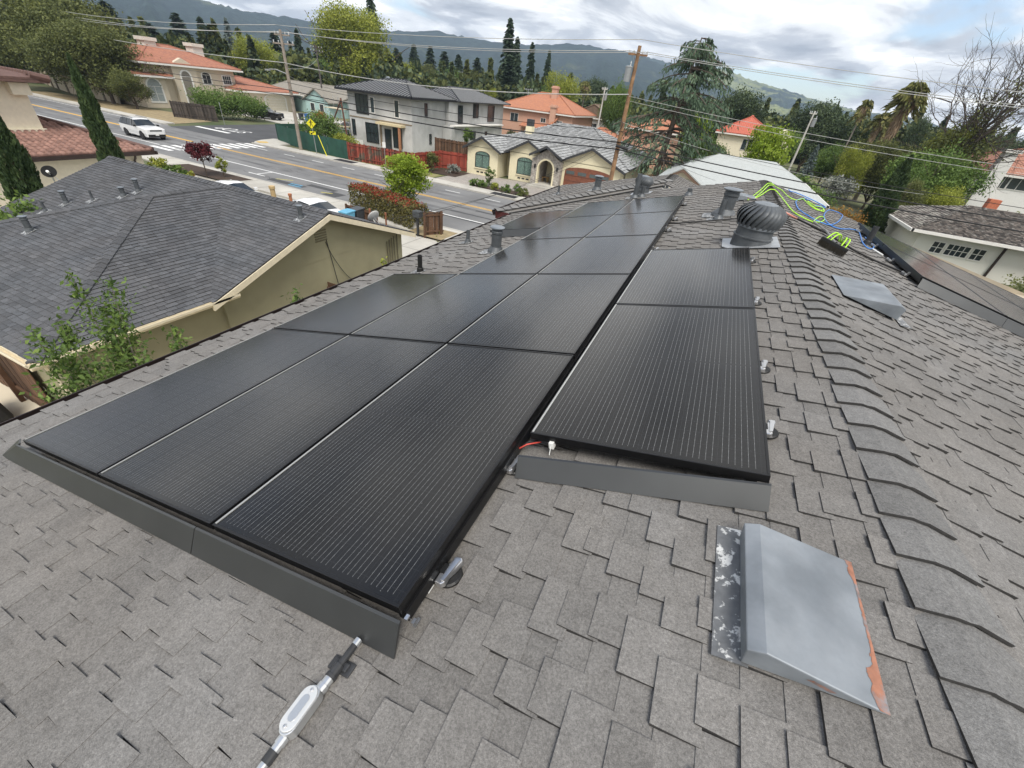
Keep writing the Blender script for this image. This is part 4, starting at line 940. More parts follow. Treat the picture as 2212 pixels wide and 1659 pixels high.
def caps_line(par, p0, p1, m_, wd=.13, step=.2, name='ridge_cap', single=True):
    p0, p1 = np.array(p0, float), np.array(p1, float); L = np.linalg.norm(p1-p0); e = (p1-p0)/L; s_ = np.cross(e, (0, 0, 1)); s_ /= np.linalg.norm(s_)
    allm = MB()
    for k in range(int(L/step)):
        q = p0 + e*step*k; r = q + e*step*1.1; hgt = random.uniform(.035, .05); pts = []
        for (c_, h_) in ((q, hgt), (r, hgt*.5)):
            pts += [tuple(c_ - s_*wd + np.array((0, 0, h_ - wd*.3))), tuple(c_ + np.array((0, 0, h_ + .015))), tuple(c_ + s_*wd + np.array((0, 0, h_ - wd*.3)))]
        m1 = MB() if single else allm; m1.tint = random.uniform(.3, .65)
        base = [tuple(np.array(p) - (0, 0, .05)) for p in pts]
        m1.add(pts + base, [(0, 1, 4, 3), (1, 2, 5, 4), (1, 0, 6, 7), (2, 1, 7, 8), (0, 3, 9, 6), (5, 2, 8, 11)])
        if single: m1.build(name, m_, par)
    if not single: o = allm.build(name + 's', m_, par); o['kind'] = 'stuff'

rgb = np.random.default_rng(21)
# ------------------------------------------------ neighbour with the charcoal roof
M_NSH = shingle_mat('charcoal_shingle', (0.085, 0.09, 0.098), (0.10, 0.10, 0.104))
M_OLIVE = mat('olive_stucco', (0.32, 0.295, 0.19), 0.95, 0.12, scale=1.2, bump=.4, bscale=90)
M_CRM = mat('cream_trim', (0.70, 0.62, 0.46), 0.6, 0.08)
nb = thing('house', 'low olive stucco house with charcoal shingle roof on the left', 'house', (-12.5, 8, 0))
ZE, ZR = 2.6, 4.15; XG, YR, YN, YF, XQ = -7.6, 9.95, 5.55, 14.5, -19.4; XW, YW, WX0, WX1 = -12.6, 1.9, -17.5, -7.7
mb = MB(); mb.box(-19.0, -8.0, 6.0, 14.1, 0, 2.58); mb.box(-17.1, -8.1, 2.3, 6.2, 0, 2.5)
mb.slab([(-7.99, 6.0, 2.582), (-7.99, 14.1, 2.582), (-7.99, YR, ZR - .1)], (-.2, 0, 0)); mb.build('wall', M_OLIVE, nb)
kN = (ZR - ZE) / (YR - YN)
piece_roof(nb, 'roof_slope', (XG, YN, ZE), (XQ, YN, ZE), (XG, YR, ZR), lambda f, L: (0, L), M_NSH, rgb, exp_=.135, n_single=90)
piece_roof(nb, 'roof_slope', (XG, YF, ZE), (XQ, YF, ZE), (XG, YR, ZR), lambda f, L: (0, L), M_NSH, rgb, exp_=.135, n_single=0)
piece_roof(nb, 'roof_slope', (WX1, YW, ZE), (WX1, 6.1, ZE), (WX1 - 4.9, YW, ZR), lambda f, L: (4.9*f*1.15, 4.0 + 4.15*f), M_NSH, rgb, exp_=.135, n_single=120)
piece_roof(nb, 'roof_slope', (WX0, YW, ZE), (WX1, YW, ZE), (WX0, 7.5, ZR), lambda f, L: (4.9*f, L - 4.9*f), M_NSH, rgb, exp_=.135, n_single=80)
piece_roof(nb, 'roof_slope', (WX0, YW, ZE), (WX0, 9.0, ZE), (XW, YW, ZR), lambda f, L: (5.6*f, L), M_NSH, rgb, exp_=.135, n_single=0)
caps_line(nb, (WX1, YW, ZE + .02), (XW, 7.5, ZR + .02), M_NSH, .12, .19, 'hip_cap'); caps_line(nb, (WX0, YW, ZE + .02), (XW, 7.5, ZR + .02), M_NSH, .12, .19, 'hip_cap')
caps_line(nb, (XG, YR, ZR + .01), (XQ, YR, ZR + .01), M_NSH, .13, .19); caps_line(nb, (XW, 7.5, ZR + .01), (XW, YR, ZR + .01), M_NSH, .12, .19)
mb = MB()
for (ya, za, yb, zb) in ((YN - .05, ZE - .02, YR, ZR - .0), (YR, ZR, YF + .05, ZE - .02)):
    mb.hexa([(x, y, z + dz) for dz in (-.20, -.025) for x, y, z in ((XG - .05, ya, za), (XG + .03, ya, za), (XG + .03, yb, zb), (XG - .05, yb, zb))])
mb.build('rake_board', M_CRM, nb)
mb = MB()
pr = [(0, 0), (0, -.12), (.08, -.12), (.13, -.05), (.13, .01), (.115, .01), (.115, -.04), (.02, -.1), (.015, 0)]
mb.slab([(WX1 + p[0], YW - .1, ZE + p[1]) for p in pr], (0, 4.5, 0)); mb.build('gutter', M_CRM, nb); mb = MB(); mb.slab([(WX1 - 4.003, YW - p[0], ZE + p[1]) for p in pr], (4, 0, 0)); mb.build('gutter', M_CRM, nb)
mb = MB(); mb.tube([(WX1 + .06, 2.0, 2.5), (WX1 - .25, 2.1, 2.2), (-8.02, 2.15, 2.1), (-8.02, 2.15, .1)], .035, 6); mb.build('downpipe', M_CRM, nb)
mb = MB()      # gable louvre vent
f = FX(-8.0)
for k in range(5): f.bar(mb, 9.55, 10.05, 3.2 + k*.08, 3.24 + k*.08, .004, .03)
mb.build('gable_vent', mat('olive_trim', (.17, .15, .09), .8), nb)
mb = MB()      # electric conduits
for k, yy in enumerate((13.1, 13.25, 13.4, 13.55, 13.75)): mb.tube([(-7.96, yy, 1.0), (-7.96, yy, 2.45 + .04*k)], .02, 6)
mb.build('wall_conduits', mat('olive_metal', (.15, .135, .085), .6), nb)
mb = MB(); f.bar(mb, 13.0, 13.85, .55, 1.15, .004, .18); mb.build('meter_panel', M_OLIVE, nb, bevel=.02)
for yy in (13.25, 13.62):
    m = MB(); m.lathe([(.085, 0), (.085, .06), (.07, .10), (.02, .12)], (-7.82, yy, .88), 16, (1, 0, 0)); m.build('meter', M_CRM, nb)
m = MB(); f.bar(m, 12.35, 12.72, .35, .95, .004, .18); m.build('white_box', M_WHT, nb, bevel=.02)
m = MB(); q = catmull([(-7.97, 9.95, 3.15), (-7.95, 10.2, 2.5), (-7.95, 10.8, 1.6), (-7.95, 11.7, 1.0), (-7.95, 12.3, 1.0)], 6); m.tube(q, .011, 5); m.tube([(-7.97, 10.0, 3.2), (-7.97, 10.4, .3)], .012, 5); m.build('wall_cable', M_DCON, nb)
# vents on that roof
def NSL(y): return ZE + (y - YN) * kN
def on_nb(px, py):                      # on the slope facing the camera
    d = ray(px, py); s = (ZE + kN*(CAM[1] - YN) - CAM[2]) / (d[2] - kN*d[1]); return CAM + s*d
VN = [((300, 414), .07, .42, 1, 'white capped vent near the top of the charcoal roof'), ((268, 424), .075, .30, 1, 'squat capped vent beside the top vent of the charcoal roof'), ((145, 440), .07, .42, 1, 'capped vent on the left of the charcoal roof'), ((202, 433), .035, .30, 0, 'thin dark pipe between two capped vents on the charcoal roof'),
      ((100, 458), .035, .28, 0, 'dark pipe with white flashing on the charcoal roof'), ((66, 500), .075, .42, 1, 'lowest left capped vent on the charcoal roof'), ((651, 472), .07, .40, 1, 'capped vent near the gable peak of the charcoal roof')]
kW = (ZR - ZE) / (7.5 - YW)
for (q, r, h_, cp, lb) in VN:
    p = on_nb(*q)
    if q[1] > 455 and q[0] < 200:
        d = ray(*q); s = (ZE + kW*(CAM[1] - YW) - CAM[2]) / (d[2] - kW*d[1]); p = CAM + s*d
    P_ = lambda v, u, n, p=p: (p[0] + u, p[1] + v, p[2] + v*kN + n)
    pipe_vent(P_, 0, 0, r, h_, lb, cap=bool(cp), flare=cp, plate=.17, boot=.03, n0=.02)
# satellite dishes
def dish(base, aim, r, m_, label, arm=True):
    t = thing('satellite_dish', label, 'dish', base, 'satellite dishes'); base = np.array(base); aim = np.array(aim, float)/np.linalg.norm(aim)
    ms = MB(); c = base + np.array((0, 0, r*1.35)); ms.tube([base, base + (0, 0, r*.7), c], .025, 8); ms.tube([base + (0.25, .1, 0), base + (0, 0, .35)], .012, 6); ms.build('mast', M_ZN, t)
    d_ = MB(); d_.lathe([(.01, 0), (r*.5, r*.05), (r*.85, r*.16), (r, r*.24), (r, r*.26), (r*.85, r*.18), (r*.5, r*.07), (.01, .02)], c + aim*.05, 28, aim, cap=False); d_.build('reflector', m_, t, smooth=True)
    a_ = MB(); tip = c + aim*r*1.3 + np.array((0, 0, -r*.35)); a_.tube([c - np.array((0, 0, r*.75)), tip], .018, 6); a_.lathe([(.05, 0), (.05, .10)], tip, 10, -aim); a_.build('feed_arm', M_WHT, t)
dish(G(118, 392, 2.9), (.5, -.35, .45), .25, mat('matt_black', (.01, .01, .01), .9), 'black satellite dish beside the near cypress at the charcoal roof edge')
dish((-8.3, 12.9, 3.0), (-.9, .2, .5), .26, mat('dish_grey', (.55, .55, .53), .5), 'grey satellite dish behind the olive gable')
for p_, lb in (((-8.6, 13.9, 2.75), 'rusty pipe stub behind the gable, nearer the road'), ((-8.9, 13.3, 2.95), 'rusty pipe stub behind the gable beside the dish')):
    m = MB(); m.lathe([(.035, 0), (.035, .5), (.045, .5), (.045, .58), (.02, .58)], p_, 10); tag(m.build('pipe_stub', mat('rust', (.25, .10, .05), .8, .3), loc=p_), lb, 'pipe')
for q, r, h_, c_, lb in (((591, 422), .13, .5, (.50, .36, .18), 'tan clay flue at the far edge of the charcoal roof'), ((628, 430), .08, .35, (.42, .17, .08), 'small orange clay flue at the far edge of the charcoal roof')):
    d = ray(*q); p = CAM + d * ((13.2 - CAM[1]) / d[1]); p[2] = ZE + (YF - 13.2)*.34
    m = MB(); m.lathe([(r*.8, -.2), (r*.8, h_*.7), (r, h_*.72), (r, h_*.95), (r*.7, h_*.95)], p, 14); tag(m.build('clay_flue', mat('clay_%d' % int(c_[1]*100), c_, .8, .15), loc=tuple(p)), lb, 'flue')

# ------------------------------------------------ cream house with clay tiles, far left
M_CRW = mat('cream_stucco', (0.74, 0.67, 0.52), 0.9, 0.06, bump=.2, bscale=80)
M_TILE = mat('clay_tile', (0.265, 0.15, 0.118), .8, .2, scale=5, tint=.45, col2=(.18, .10, .08), c2=(.4, .7))
M_TILED = mat('brown_ridge_tile', (0.13, 0.075, 0.062), .8, .2, scale=5, tint=.3)
M_BROWN = mat('dark_brown_gutter', (.035, .022, .018), .5, .2)
ch = thing('house', 'cream stucco house with clay tile roof at the far left', 'house', (-36, 10, 0))
mb = MB(); mb.box(-50, -29.4, 4, 16.2, 0, 2.65); mb.box(-50, -32.2, 2, 13.2, 2.6, 5.8); mb.build('wall', M_CRW, ch)
EX, ER = -28.9, -34.8
Pt, Ht, Lt = slope_P((EX, 5.0, 2.75), (EX, 16.7, 2.75), (ER, 5.0, 4.0))
tw, te = .30, .36; pcs = []
mb = MB(); mb.slab([Pt(Ht, 0, -.01), Pt(Ht, Lt, -.01), Pt(0, Lt - 3.2, -.01), Pt(0, 0, -.01)], (0, 0, -.1)); tr = mb.build('tile_roof', M_DECK, ch)
for j in range(int(Ht/te)):
    d0 = Ht - j*te
    umax = Lt - 3.2*(1 - d0/Ht)
    for i in range(int(umax/tw)):
        vv = []; u0 = i*tw
        for e_, (dd, hh) in enumerate(((d0, .075), (d0 - te*1.06, .03))):
            for k in range(7):
                s = k/6; prof = math.sin(s*math.pi*1.0)*.085 if s <= 1 else 0
                vv.append(Pt(dd + (.01*random.random() if e_ == 0 else 0), u0 + s*tw, hh + prof))
        vv += [Pt(d0, u0 + k/6*tw, 0.0) for k in range(7)]
        fs = [(k, k+1, 7+k+1, 7+k) for k in range(6)] + [(14+k, 14+k+1, k+1, k) for k in range(6)]
        pcs.append((vv, fs, random.uniform(.25, .75)))
pcs.sort(key=lambda q: vproj(q[0][0])[2])
rest = MB(); cnt = 0
for vv, fs, tt in pcs:
    X, Y, D = vproj(vv[0])
    if cnt < 300 and -20 < X < 2230: m1 = MB(); m1.tint = tt; m1.add(vv, fs); m1.build('tile', M_TILE, tr, smooth=True); cnt += 1
    else: rest.tint = tt; rest.add(vv, fs)
o = rest.build('tiles', M_TILE, tr); o['kind'] = 'stuff'
m = MB(); m.tube([Pt(0, 0, .10), Pt(0, Lt - 3.2, .10), Pt(Ht, Lt, .08)], .13, 8); m.build('ridge_tiles', M_TILED, ch)
m = MB(); m.box(EX, EX + .14, 5.0, 16.75, 2.55, 2.74); m.box(-40, EX + .14, 16.7, 16.85, 2.55, 2.74); m.build('gutter', M_BROWN, ch)
mb = MB(); mb.slab([(-28.95, 16.7, 2.72), (-34.8, 13.5, 4.0), (-45, 13.5, 4.0), (-45, 16.7, 2.72)], (0, 0, -.1)); mb.build('roof_slope', M_TILE, ch)
# upper roof slab edge
m = MB(); m.slab([(-51, 14.1, 5.8), (-31.4, 14.1, 5.8), (-31.4, 1, 5.8), (-51, 1, 5.8)], (0, 0, .12)); m.slab([(-51, 14.1, 5.93), (-31.4, 14.1, 5.93), (-36, 8, 7.0), (-51, 8, 7.0)], (0, 0, .1)); m.slab([(-31.4, 14.1, 5.93), (-31.4, 1, 5.93), (-36, 8, 7.0)], (0, 0, .1)); m.build('upper_roof', M_TILED, ch)
m = MB()
for k in range(44): m.tube([(-31.4 - k*.38, 14.15, 6.0), (-31.5 - k*.38, 13.4, 6.16)], .17, 8)
o = m.build('edge_tiles', M_TILED, ch); o['kind'] = 'stuff'
m = MB(); m.box(-32.3, -31.8, 12.5, 13.3, 5.2, 5.75); m.build('corbel', M_CRW, ch)
m = MB(); m.box(-32.25, -32.05, 2, 13.3, 3.42, 3.6); m.build('base_trim', M_CRW, ch)
for yy, lb in ((8.3, 0), (15.6, 1)):
    m = MB(); m.tube([(EX + .05, yy, 2.6), (EX - .05, yy, 2.4), (-29.33, yy + .1, 2.2), (-29.33, yy + .1, .1)], .06, 6); m.build('downpipe', M_BROWN, ch)

# ------------------------------------------------ beige house with orange tiles on the corner
M_BEI = mat('beige_wall', (0.58, 0.50, 0.39), .9, .06)
M_ORX = tiled_mat('orange_tile_y', (0.40, 0.165, 0.095), (0.28, 0.115, 0.075), axis='y'); M_ORXx = tiled_mat('orange_tile_x', (0.40, 0.165, 0.095), (0.28, 0.115, 0.075), axis='x')
h1 = thing('house', 'beige two storey house with orange tile roof behind the corner hedge', 'house', (-90, 58, 0))
mb = MB(); mb.box(-98, -84, 48.5, 64, 0, 6.0); mb.box(-97, -81.5, 62, 74.5, 0, 3.1); mb.box(-97.6, -83.2, 47, 51, 0, 4.3); mb.build('wall', M_BEI, h1)
def hip_roof(par, x0, x1, y0, y1, ze, h, mx_, my_, name='roof', inset=None, th=.12, ridge='y'):
    """hip roof; my_ = material for the slopes facing x, mx_ for those facing y."""
    i = inset if inset is not None else min(x1-x0, y1-y0)/2
    if ridge == 'y': ra, rb = ((x0+x1)/2, y0+i, ze+h), ((x0+x1)/2, y1-i, ze+h)
    else: ra, rb = (x0+i, (y0+y1)/2, ze+h), (x1-i, (y0+y1)/2, ze+h)
    A, B, Cc, D_ = (x0, y0, ze), (x1, y0, ze), (x1, y1, ze), (x0, y1, ze)
    mb = MB()
    if ridge == 'y': pls = [([A, B, ra], 0), ([B, Cc, rb, ra], 1), ([Cc, D_, rb], 0), ([D_, A, ra, rb], 1)]
    else: pls = [([A, B, rb, ra], 0), ([B, Cc, rb], 1), ([Cc, D_, ra, rb], 0), ([D_, A, ra], 1)]
    for p, k in pls: mb.m = k; mb.slab(p, (0, 0, th))
    ro = mb.build(name, [mx_, my_], par)
    c = MB()
    for a_, b_ in ((A, ra), (B, ra if ridge == 'y' else rb), (Cc, rb), (D_, rb if ridge == 'y' else ra), (ra, rb)): c.tube([tuple(np.add(a_, (0, 0, th))), tuple(np.add(b_, (0, 0, th)))], .11, 6)
    c.build('hip_tiles', my_, ro); return ro
hip_roof(h1, -99, -83, 47.8, 65, 6.05, 2.35, M_ORXx, M_ORX, inset=7)
hip_roof(h1, -97.5, -80.6, 61.5, 75.2, 3.15, 1.7, M_ORXx, M_ORX, inset=6.5)
hip_roof(h1, -98, -82.6, 46.2, 52, 4.35, 1.2, M_ORXx, M_ORX, inset=3)
m = MB(); m.box(-99.2, -82.8, 47.6, 65.2, 5.8, 6.04); m.box(-97.7, -80.4, 61.3, 75.4, 2.9, 3.14); m.box(-98.2, -82.4, 46, 52.2, 4.1, 4.34); m.build('eave_trim', M_WFR, h1)
F1 = FX(-84.0)
window(h1, FX(-83.2), 49.0, .9, 2.0, 2.0, nx=2, nz=2, arch=1, fw=.22, pm=mat('curtained_glass', (.30, .33, .33), .2))
window(h1, F1, 54.6, 2.5, 1.6, 2.2, nx=1, arch=1, fw=.3, pm=mat('shade_niche', (.16, .14, .11), .8), name='entry_arch')
window(h1, F1, 58.6, 3.7, 1.4, 1.25, nx=2, nz=2, arch=.45, fw=.2); window(h1, F1, 62.4, 3.8, 1.5, 1.2, nx=4, nz=2, fw=.18)
m = MB(); m.slab([(-83.3, 52.6, 0), (-83.3, 56.6, 0), (-83.3, 56.6, 6.0), (-83.3, 54.6, 7.0), (-83.3, 52.6, 6.0)], (-.7, 0, 0)); m.build('entry_bay', M_BEI, h1)
window(h1, FX(-83.28), 54.6, .3, 1.5, 4.2, nx=1, arch=1, fw=.25, pm=mat('shade_niche2', (.20, .18, .15), .8), name='entry_arch')
window(h1, FX(-81.5), 70.0, .1, 4.6, 1.9, nx=1, nz=4, arch=.35, fw=.25, pm=mat('garage_cream', (.60, .55, .44), .7), name='garage_door')
for yy, zz in ((54.5, 7.6), (62.5, 7.6)):
    m = MB(); m.box(-92, -90, yy - .9, yy + .9, 6.3, 8.8); m.box(-92.2, -89.8, yy - 1.1, yy + 1.1, 8.8, 9.3); m.build('chimney', mat('white_chimney', (.66, .62, .55), .8), h1)

# ------------------------------------------------ grey stucco house under construction
M_GRY = mat('raw_grey_stucco', (0.42, 0.42, 0.405), .95, .2, scale=.5, detail=9, bump=.3, bscale=20, col2=(.54, .54, .53), c2=(.42, .62))
M_MET = mat('black_seam_metal', (0.020, 0.021, 0.024), .6, .2, spec=.25)
gh = thing('house', 'grey stucco two storey house under construction with black seam roof', 'house', (-38, 54, 0))
gx0, gx1, gy0, gy1 = -43.2, -33.2, 49.3, 58.0
mb = MB(); mb.box(gx0, gx1, gy0, gy1, 0, 6.1); mb.box(-41, -32.6, 57, 74, 0, 6.05); mb.box(gx1 - .3, -31.8, 56.4, 72, 0, 3.2); mb.box(gx0 - 1.6, gx0 + .2, 51, 57, 0, 3.0); mb.build('wall', M_GRY, gh)
def seam_roof(par, x0, x1, y0, y1, ze, h, inset, step=.46):
    ro = hip_roof(par, x0, x1, y0, y1, ze, h, M_MET, M_MET, inset=inset, th=.08, ridge='x' if (x1-x0) >= (y1-y0) else 'y')
    ym, xm = (y0+y1)/2, (x0+x1)/2; rx = (x1-x0) >= (y1-y0)
    for x in np.arange(x0 + .3, x1 - .1, step):          # slope facing the road
        if rx: f_ = min(1, (x-x0)/inset, (x1-x)/inset); yt = y0 + f_*(ym-y0); zt = ze + f_*h
        else: f_ = 1 - abs(x-xm)/((x1-x0)/2); yt = y0 + f_*inset; zt = ze + f_*h
        m = MB(); m.hexa([(x+a, y, z+dz) for dz in (.085, .145) for a, y, z in ((-.06, y0, ze), (.06, y0, ze), (.06, yt, zt), (-.06, yt, zt))]); m.build('roof_seam', mat('seam_highlight', (.22, .225, .23), .6, .1), ro)  # highlights on the seams put into a paler colour than the roof metal
    for y in np.arange(y0 + .3, y1 - .1, step):
        if rx: f_ = 1 - abs(y-ym)/((y1-y0)/2); xt = x1 - f_*inset; zt = ze + f_*h
        else: f_ = min(1, (y-y0)/inset, (y1-y)/inset); xt = x1 - f_*(x1-xm); zt = ze + f_*h
        m = MB(); m.hexa([(x, y+a, z+dz) for dz in (.085, .145) for x, a, z in ((x1, -.06, ze), (x1, .06, ze), (xt, .06, zt), (xt, -.06, zt))]); m.build('roof_seam', mat('seam_highlight', (.16, .165, .17)), ro)
    return ro
seam_roof(gh, gx0 - 1.2, gx1 + .7, gy0 - .8, gy1 + .8, 6.15, 1.55, 4.6)
seam_roof(gh, -41.5, -31.8, 58.6, 75, 6.05, 1.5, 4.8)
m = MB(); m.box(gx0 - 1.25, gx1 + .75, gy0 - .85, gy0 - .75, 6.0, 6.22); m.box(gx1 + .65, gx1 + .78, gy0 - .85, gy1 + .8, 6.0, 6.22); m.build('gutter', M_MET, gh)
GY = FY(gy0); GX = FX(gx1)
window(gh, GY, -40.9, 3.75, 1.9, 2.0, M_BFR, nx=3, fw=.07, name='balcony_door'); window(gh, GY, -39.2, 4.0, .55, 1.6, M_WFR, nx=1, fw=.09, pm=mat('taped_glass', (.05, .07, .08), .15)); window(gh, GY, -35.4, 3.9, .6, 1.75, M_WFR, nx=1, fw=.09)
window(gh, GY, -42.6, 1.2, .45, 1.7, M_BFR, nx=1); window(gh, GY, -39.6, .65, 1.9, 2.1, M_BFR, nx=3, nz=2, fw=.08); window(gh, GY, -35.5, .55, 1.25, 2.1, M_BFR, nx=2, fw=.08)
window(gh, GY, -37.0, .05, .95, 2.35, mat('door_gap', (.1, .09, .08), .9), nx=1, name='doorway')
m = MB(); GY.bar(m, -38.3, -38.0, .4, 2.9, .004, .05); GY.bar(m, gx0, gx1, 3.2, 3.32, .004, .04); m.build('board_strip', mat('brown_board', (.22, .17, .11), .9), gh)
m = MB(); GY.bar(m, -38.2, -34.2, 2.9, 3.15, .004, .9); m.build('porch_beam', mat('pale_lumber', (.62, .52, .33), .8), gh)
m = MB(); m.box(-34.75, -34.5, gy0 - .85, gy0 - .6, .1, 2.9); m.build('porch_post', mat('brown_lumber', (.36, .17, .09), .8, .2), gh)
window(gh, GX, 52.4, 4.3, .5, 1.3, M_BFR, nx=1); window(gh, GX, 53.3, 1.1, .4, 1.1, M_BFR, nx=1)
SX = FX(-32.6)
window(gh, SX, 60.0, 3.5, 1.2, 2.1, M_BFR, nx=1, name='balcony_opening'); window(gh, SX, 64.5, 4.2, 1.6, 1.7, M_BFR, nx=2); window(gh, SX, 69.5, 3.7, 2.2, 2.1, M_BFR, nx=1, name='balcony_opening')
SX2 = FX(-31.8); window(gh, SX2, 62.4, 1.5, 1.6, 1.0, M_BFR, nx=2); window(gh, SX2, 66.6, 1.6, .6, .8, M_BFR, nx=1)
m = MB(); m.box(-32.4, -31.4, 57, 72, 3.2, 3.36); m.build('parapet', M_WFR, gh)
m = MB(); m.lathe([(.3, 0), (.3, .12), (.1, .22)], (-39.6, 53.2, 7.75), 12); m.build('roof_vent', M_VENTG, gh)
# scaffold and props beside it
sc = thing('scaffold', 'thin metal scaffold with planks beside the grey house', 'scaffold', (-45.5, 49.5, 0))
for (x, y) in ((-46.6, 48.6), (-44.2, 48.6), (-46.6, 50.2), (-44.2, 50.2)): m = MB(); m.tube([(x, y, 0), (x, y, 5.2)], .03, 6); m.build('upright', M_ZN, sc)
for z in (1.8, 3.8):
    m = MB(); m.box(-46.8, -43.9, 48.5, 50.3, z, z + .06); m.build('plank', mat('scaffold_plank', (.55, .47, .33), .9), sc)
    for y in (48.6, 50.2): m = MB(); m.tube([(-46.6, y, z - 1.7), (-44.2, y, z)], .02, 6); m.tube([(-44.2, y, z - 1.7), (-46.6, y, z)], .02, 6); m.build('brace', M_ZN, sc)
pt = thing('timber_prop', 'rusty brown post with diagonal braces before the grey house', 'post', (-41.6, 46.8, 0))
m = MB(); m.tube([(-41.6, 46.8, 0), (-42.0, 46.8, 5.2)], .10, 6); m.build('post', mat('rusty_beam', (.14, .06, .04), .8), pt)
m = MB(); m.tube([(-42.0, 46.8, 5.0), (-45.4, 46.9, .3)], .08, 6); m.build('brace', MATS['rusty_beam'], pt)

# ------------------------------------------------ pale yellow house with grey tiles
M_YEL = mat('pale_yellow_stucco', (0.76, 0.69, 0.48), .9, .05, bump=.15, bscale=60)
M_GT = mat('grey_flat_tile', (0.36, 0.365, 0.36), .75, .12, scale=3, tint=.35, col2=(.28, .285, .285), c2=(.4, .6))
M_CHAR = mat('charcoal_fascia', (.045, .047, .05), .5, .1)
yh = thing('house', 'pale yellow bungalow with grey tile roof and stone arch entry', 'house', (-14, 50, 0))
mb = MB(); mb.box(-22.3, -5.2, 47.2, 64, 0, 2.75); mb.box(-22.4, -18.6, 44.7, 48, 0, 2.75); mb.box(-17.6, -14.2, 45.6, 48, 0, 2.75); mb.box(-11.6, -5.2, 45.3, 48, 0, 2.75)
def gable_front(xa, xb, y, ze, zp): mb.slab([(xa, y, ze), (xb, y, ze), ((xa+xb)/2, y, zp)], (0, 2.5, 0))
gable_front(-22.4, -18.6, 44.7, 2.7, 3.65); gable_front(-17.9, -13.0, 45.6, 2.7, 3.9); gable_front(-11.6, -5.2, 45.3, 2.7, 4.1); mb.build('wall', M_YEL, yh)
def gable_roof(par, xa, xb, y0, y1, ze, zp, oh=.45, exp_=.36):
    xm = (xa+xb)/2; k = (zp-ze)/(xm-xa); za = ze - oh*k
    ro = piece_roof(par, 'roof_slope', (xa-oh, y0-.4, za), (xa-oh, y1, za), (xm, y0-.4, zp), lambda f, L: (0, L), M_GT, rgb, exp_=exp_, wmin=.30, wmax=.34, thick=.05, jit=.0, n_single=0, tint=(.2, .8), piece='tile')
    r2 = piece_roof(par, 'roof_slope', (xb+oh, y0-.4, za), (xb+oh, y1, za), (xm, y0-.4, zp), lambda f, L: (0, L), M_GT, rgb, exp_=exp_, wmin=.30, wmax=.34, thick=.05, jit=.0, n_single=30, tint=(.2, .8), piece='tile')
    m = MB()
    for s_, xe in ((-1, xa-oh), (1, xb+oh)): m.hexa([(x, y, z+dz) for dz in (-.16, .07) for x, y, z in ((xe, y0-.44, za), (xe, y0-.36, za), (xm, y0-.36, zp), (xm, y0-.44, zp))])
    m.build('rake_board', M_CHAR, par); caps_line(par, (xm, y0-.4, zp+.05), (xm, y1, zp+.05), M_GT, .15, .36, single=False)
gable_roof(yh, -22.4, -18.6, 44.7, 52, 2.75, 3.75); gable_roof(yh, -17.9, -13.0, 45.6, 53, 2.75, 4.0); gable_roof(yh, -14.6, -11.2, 44.4, 50, 3.0, 3.85, oh=.12); gable_roof(yh, -11.6, -5.2, 45.3, 54, 2.75, 4.2)
piece_roof(yh, 'roof_slope', (-22.9, 46.8, 2.7), (-4.7, 46.8, 2.7), (-22.9, 56, 5.5), lambda f, L: (7*f, L - 7*f), M_GT, rgb, exp_=.36, wmin=.30, wmax=.34, thick=.05, jit=0, n_single=60, tint=(.2, .8), piece='tile')
piece_roof(yh, 'roof_slope', (-4.7, 46.8, 2.7), (-4.7, 64.4, 2.7), (-11.7, 46.8, 5.5), lambda f, L: (9.2*f, L - 8.4*f), M_GT, rgb, exp_=.36, wmin=.30, wmax=.34, thick=.05, jit=0, n_single=40, tint=(.2, .8), piece='tile')
mb = MB(); mb.slab([(-22.9, 64.4, 2.7), (-4.7, 64.4, 2.7), (-11.7, 56, 5.5), (-15.9, 56, 5.5)], (0, 0, -.1)); mb.slab([(-22.9, 46.8, 2.7), (-22.9, 64.4, 2.7), (-15.9, 56, 5.5)], (0, 0, -.1)); mb.build('roof_slope', M_GT, yh)
M_STONE = mat('ledger_stone', (.46, .43, .38), .9, .4, scale=7, bump=1, bscale=14, col2=(.30, .27, .24), c2=(.35, .6))
m = MB()
m.box(-14.5, -13.75, 44.5, 47.3, 0, 2.6); m.box(-12.05, -11.3, 44.5, 47.3, 0, 2.6)
K = 12; xa, R_ = -12.9, .85
for k in range(K):
    t0, t1 = math.pi*k/K, math.pi*(k+1)/K
    m.hexa([(x, y, z) for y in (44.512, 45.4) for x, z in ((xa + R_*math.cos(t0), 1.75 + R_*math.sin(t0)), (xa + 1.6*math.cos(t0), 3.1 if 0 else min(3.0, 1.75 + 1.6*math.sin(t0))), (xa + 1.6*math.cos(t1), min(3.0, 1.75 + 1.6*math.sin(t1))), (xa + R_*math.cos(t1), 1.75 + R_*math.sin(t1)))])
m.slab([(-14.5, 44.52, 2.55), (-11.3, 44.52, 2.55), (-12.9, 44.52, 3.6)], (0, .6, 0)); m.build('stone_entry', M_STONE, yh)
m = MB()
for k in range(K):
    t0, t1 = math.pi*k/K, math.pi*(k+1)/K
    m.hexa([(xa + r*math.cos(t_), y, 1.75 + r*math.sin(t_)) for y in (44.44, 44.9) for r, t_ in ((.82, t0), (.97, t0), (.97, t1), (.82, t1))])
m.box(xa - .97, xa - .82, 44.44, 44.9, .15, 1.75); m.box(xa + .82, xa + .97, 44.44, 44.9, .15, 1.75); m.build('arch_trim', M_YEL, yh)
m = MB(); m.box(-14.6, -11.2, 43.6, 47, 0, .16); m.box(-14.2, -11.6, 43.9, 47, .16, .3); m.build('entry_step', M_CONC, yh)
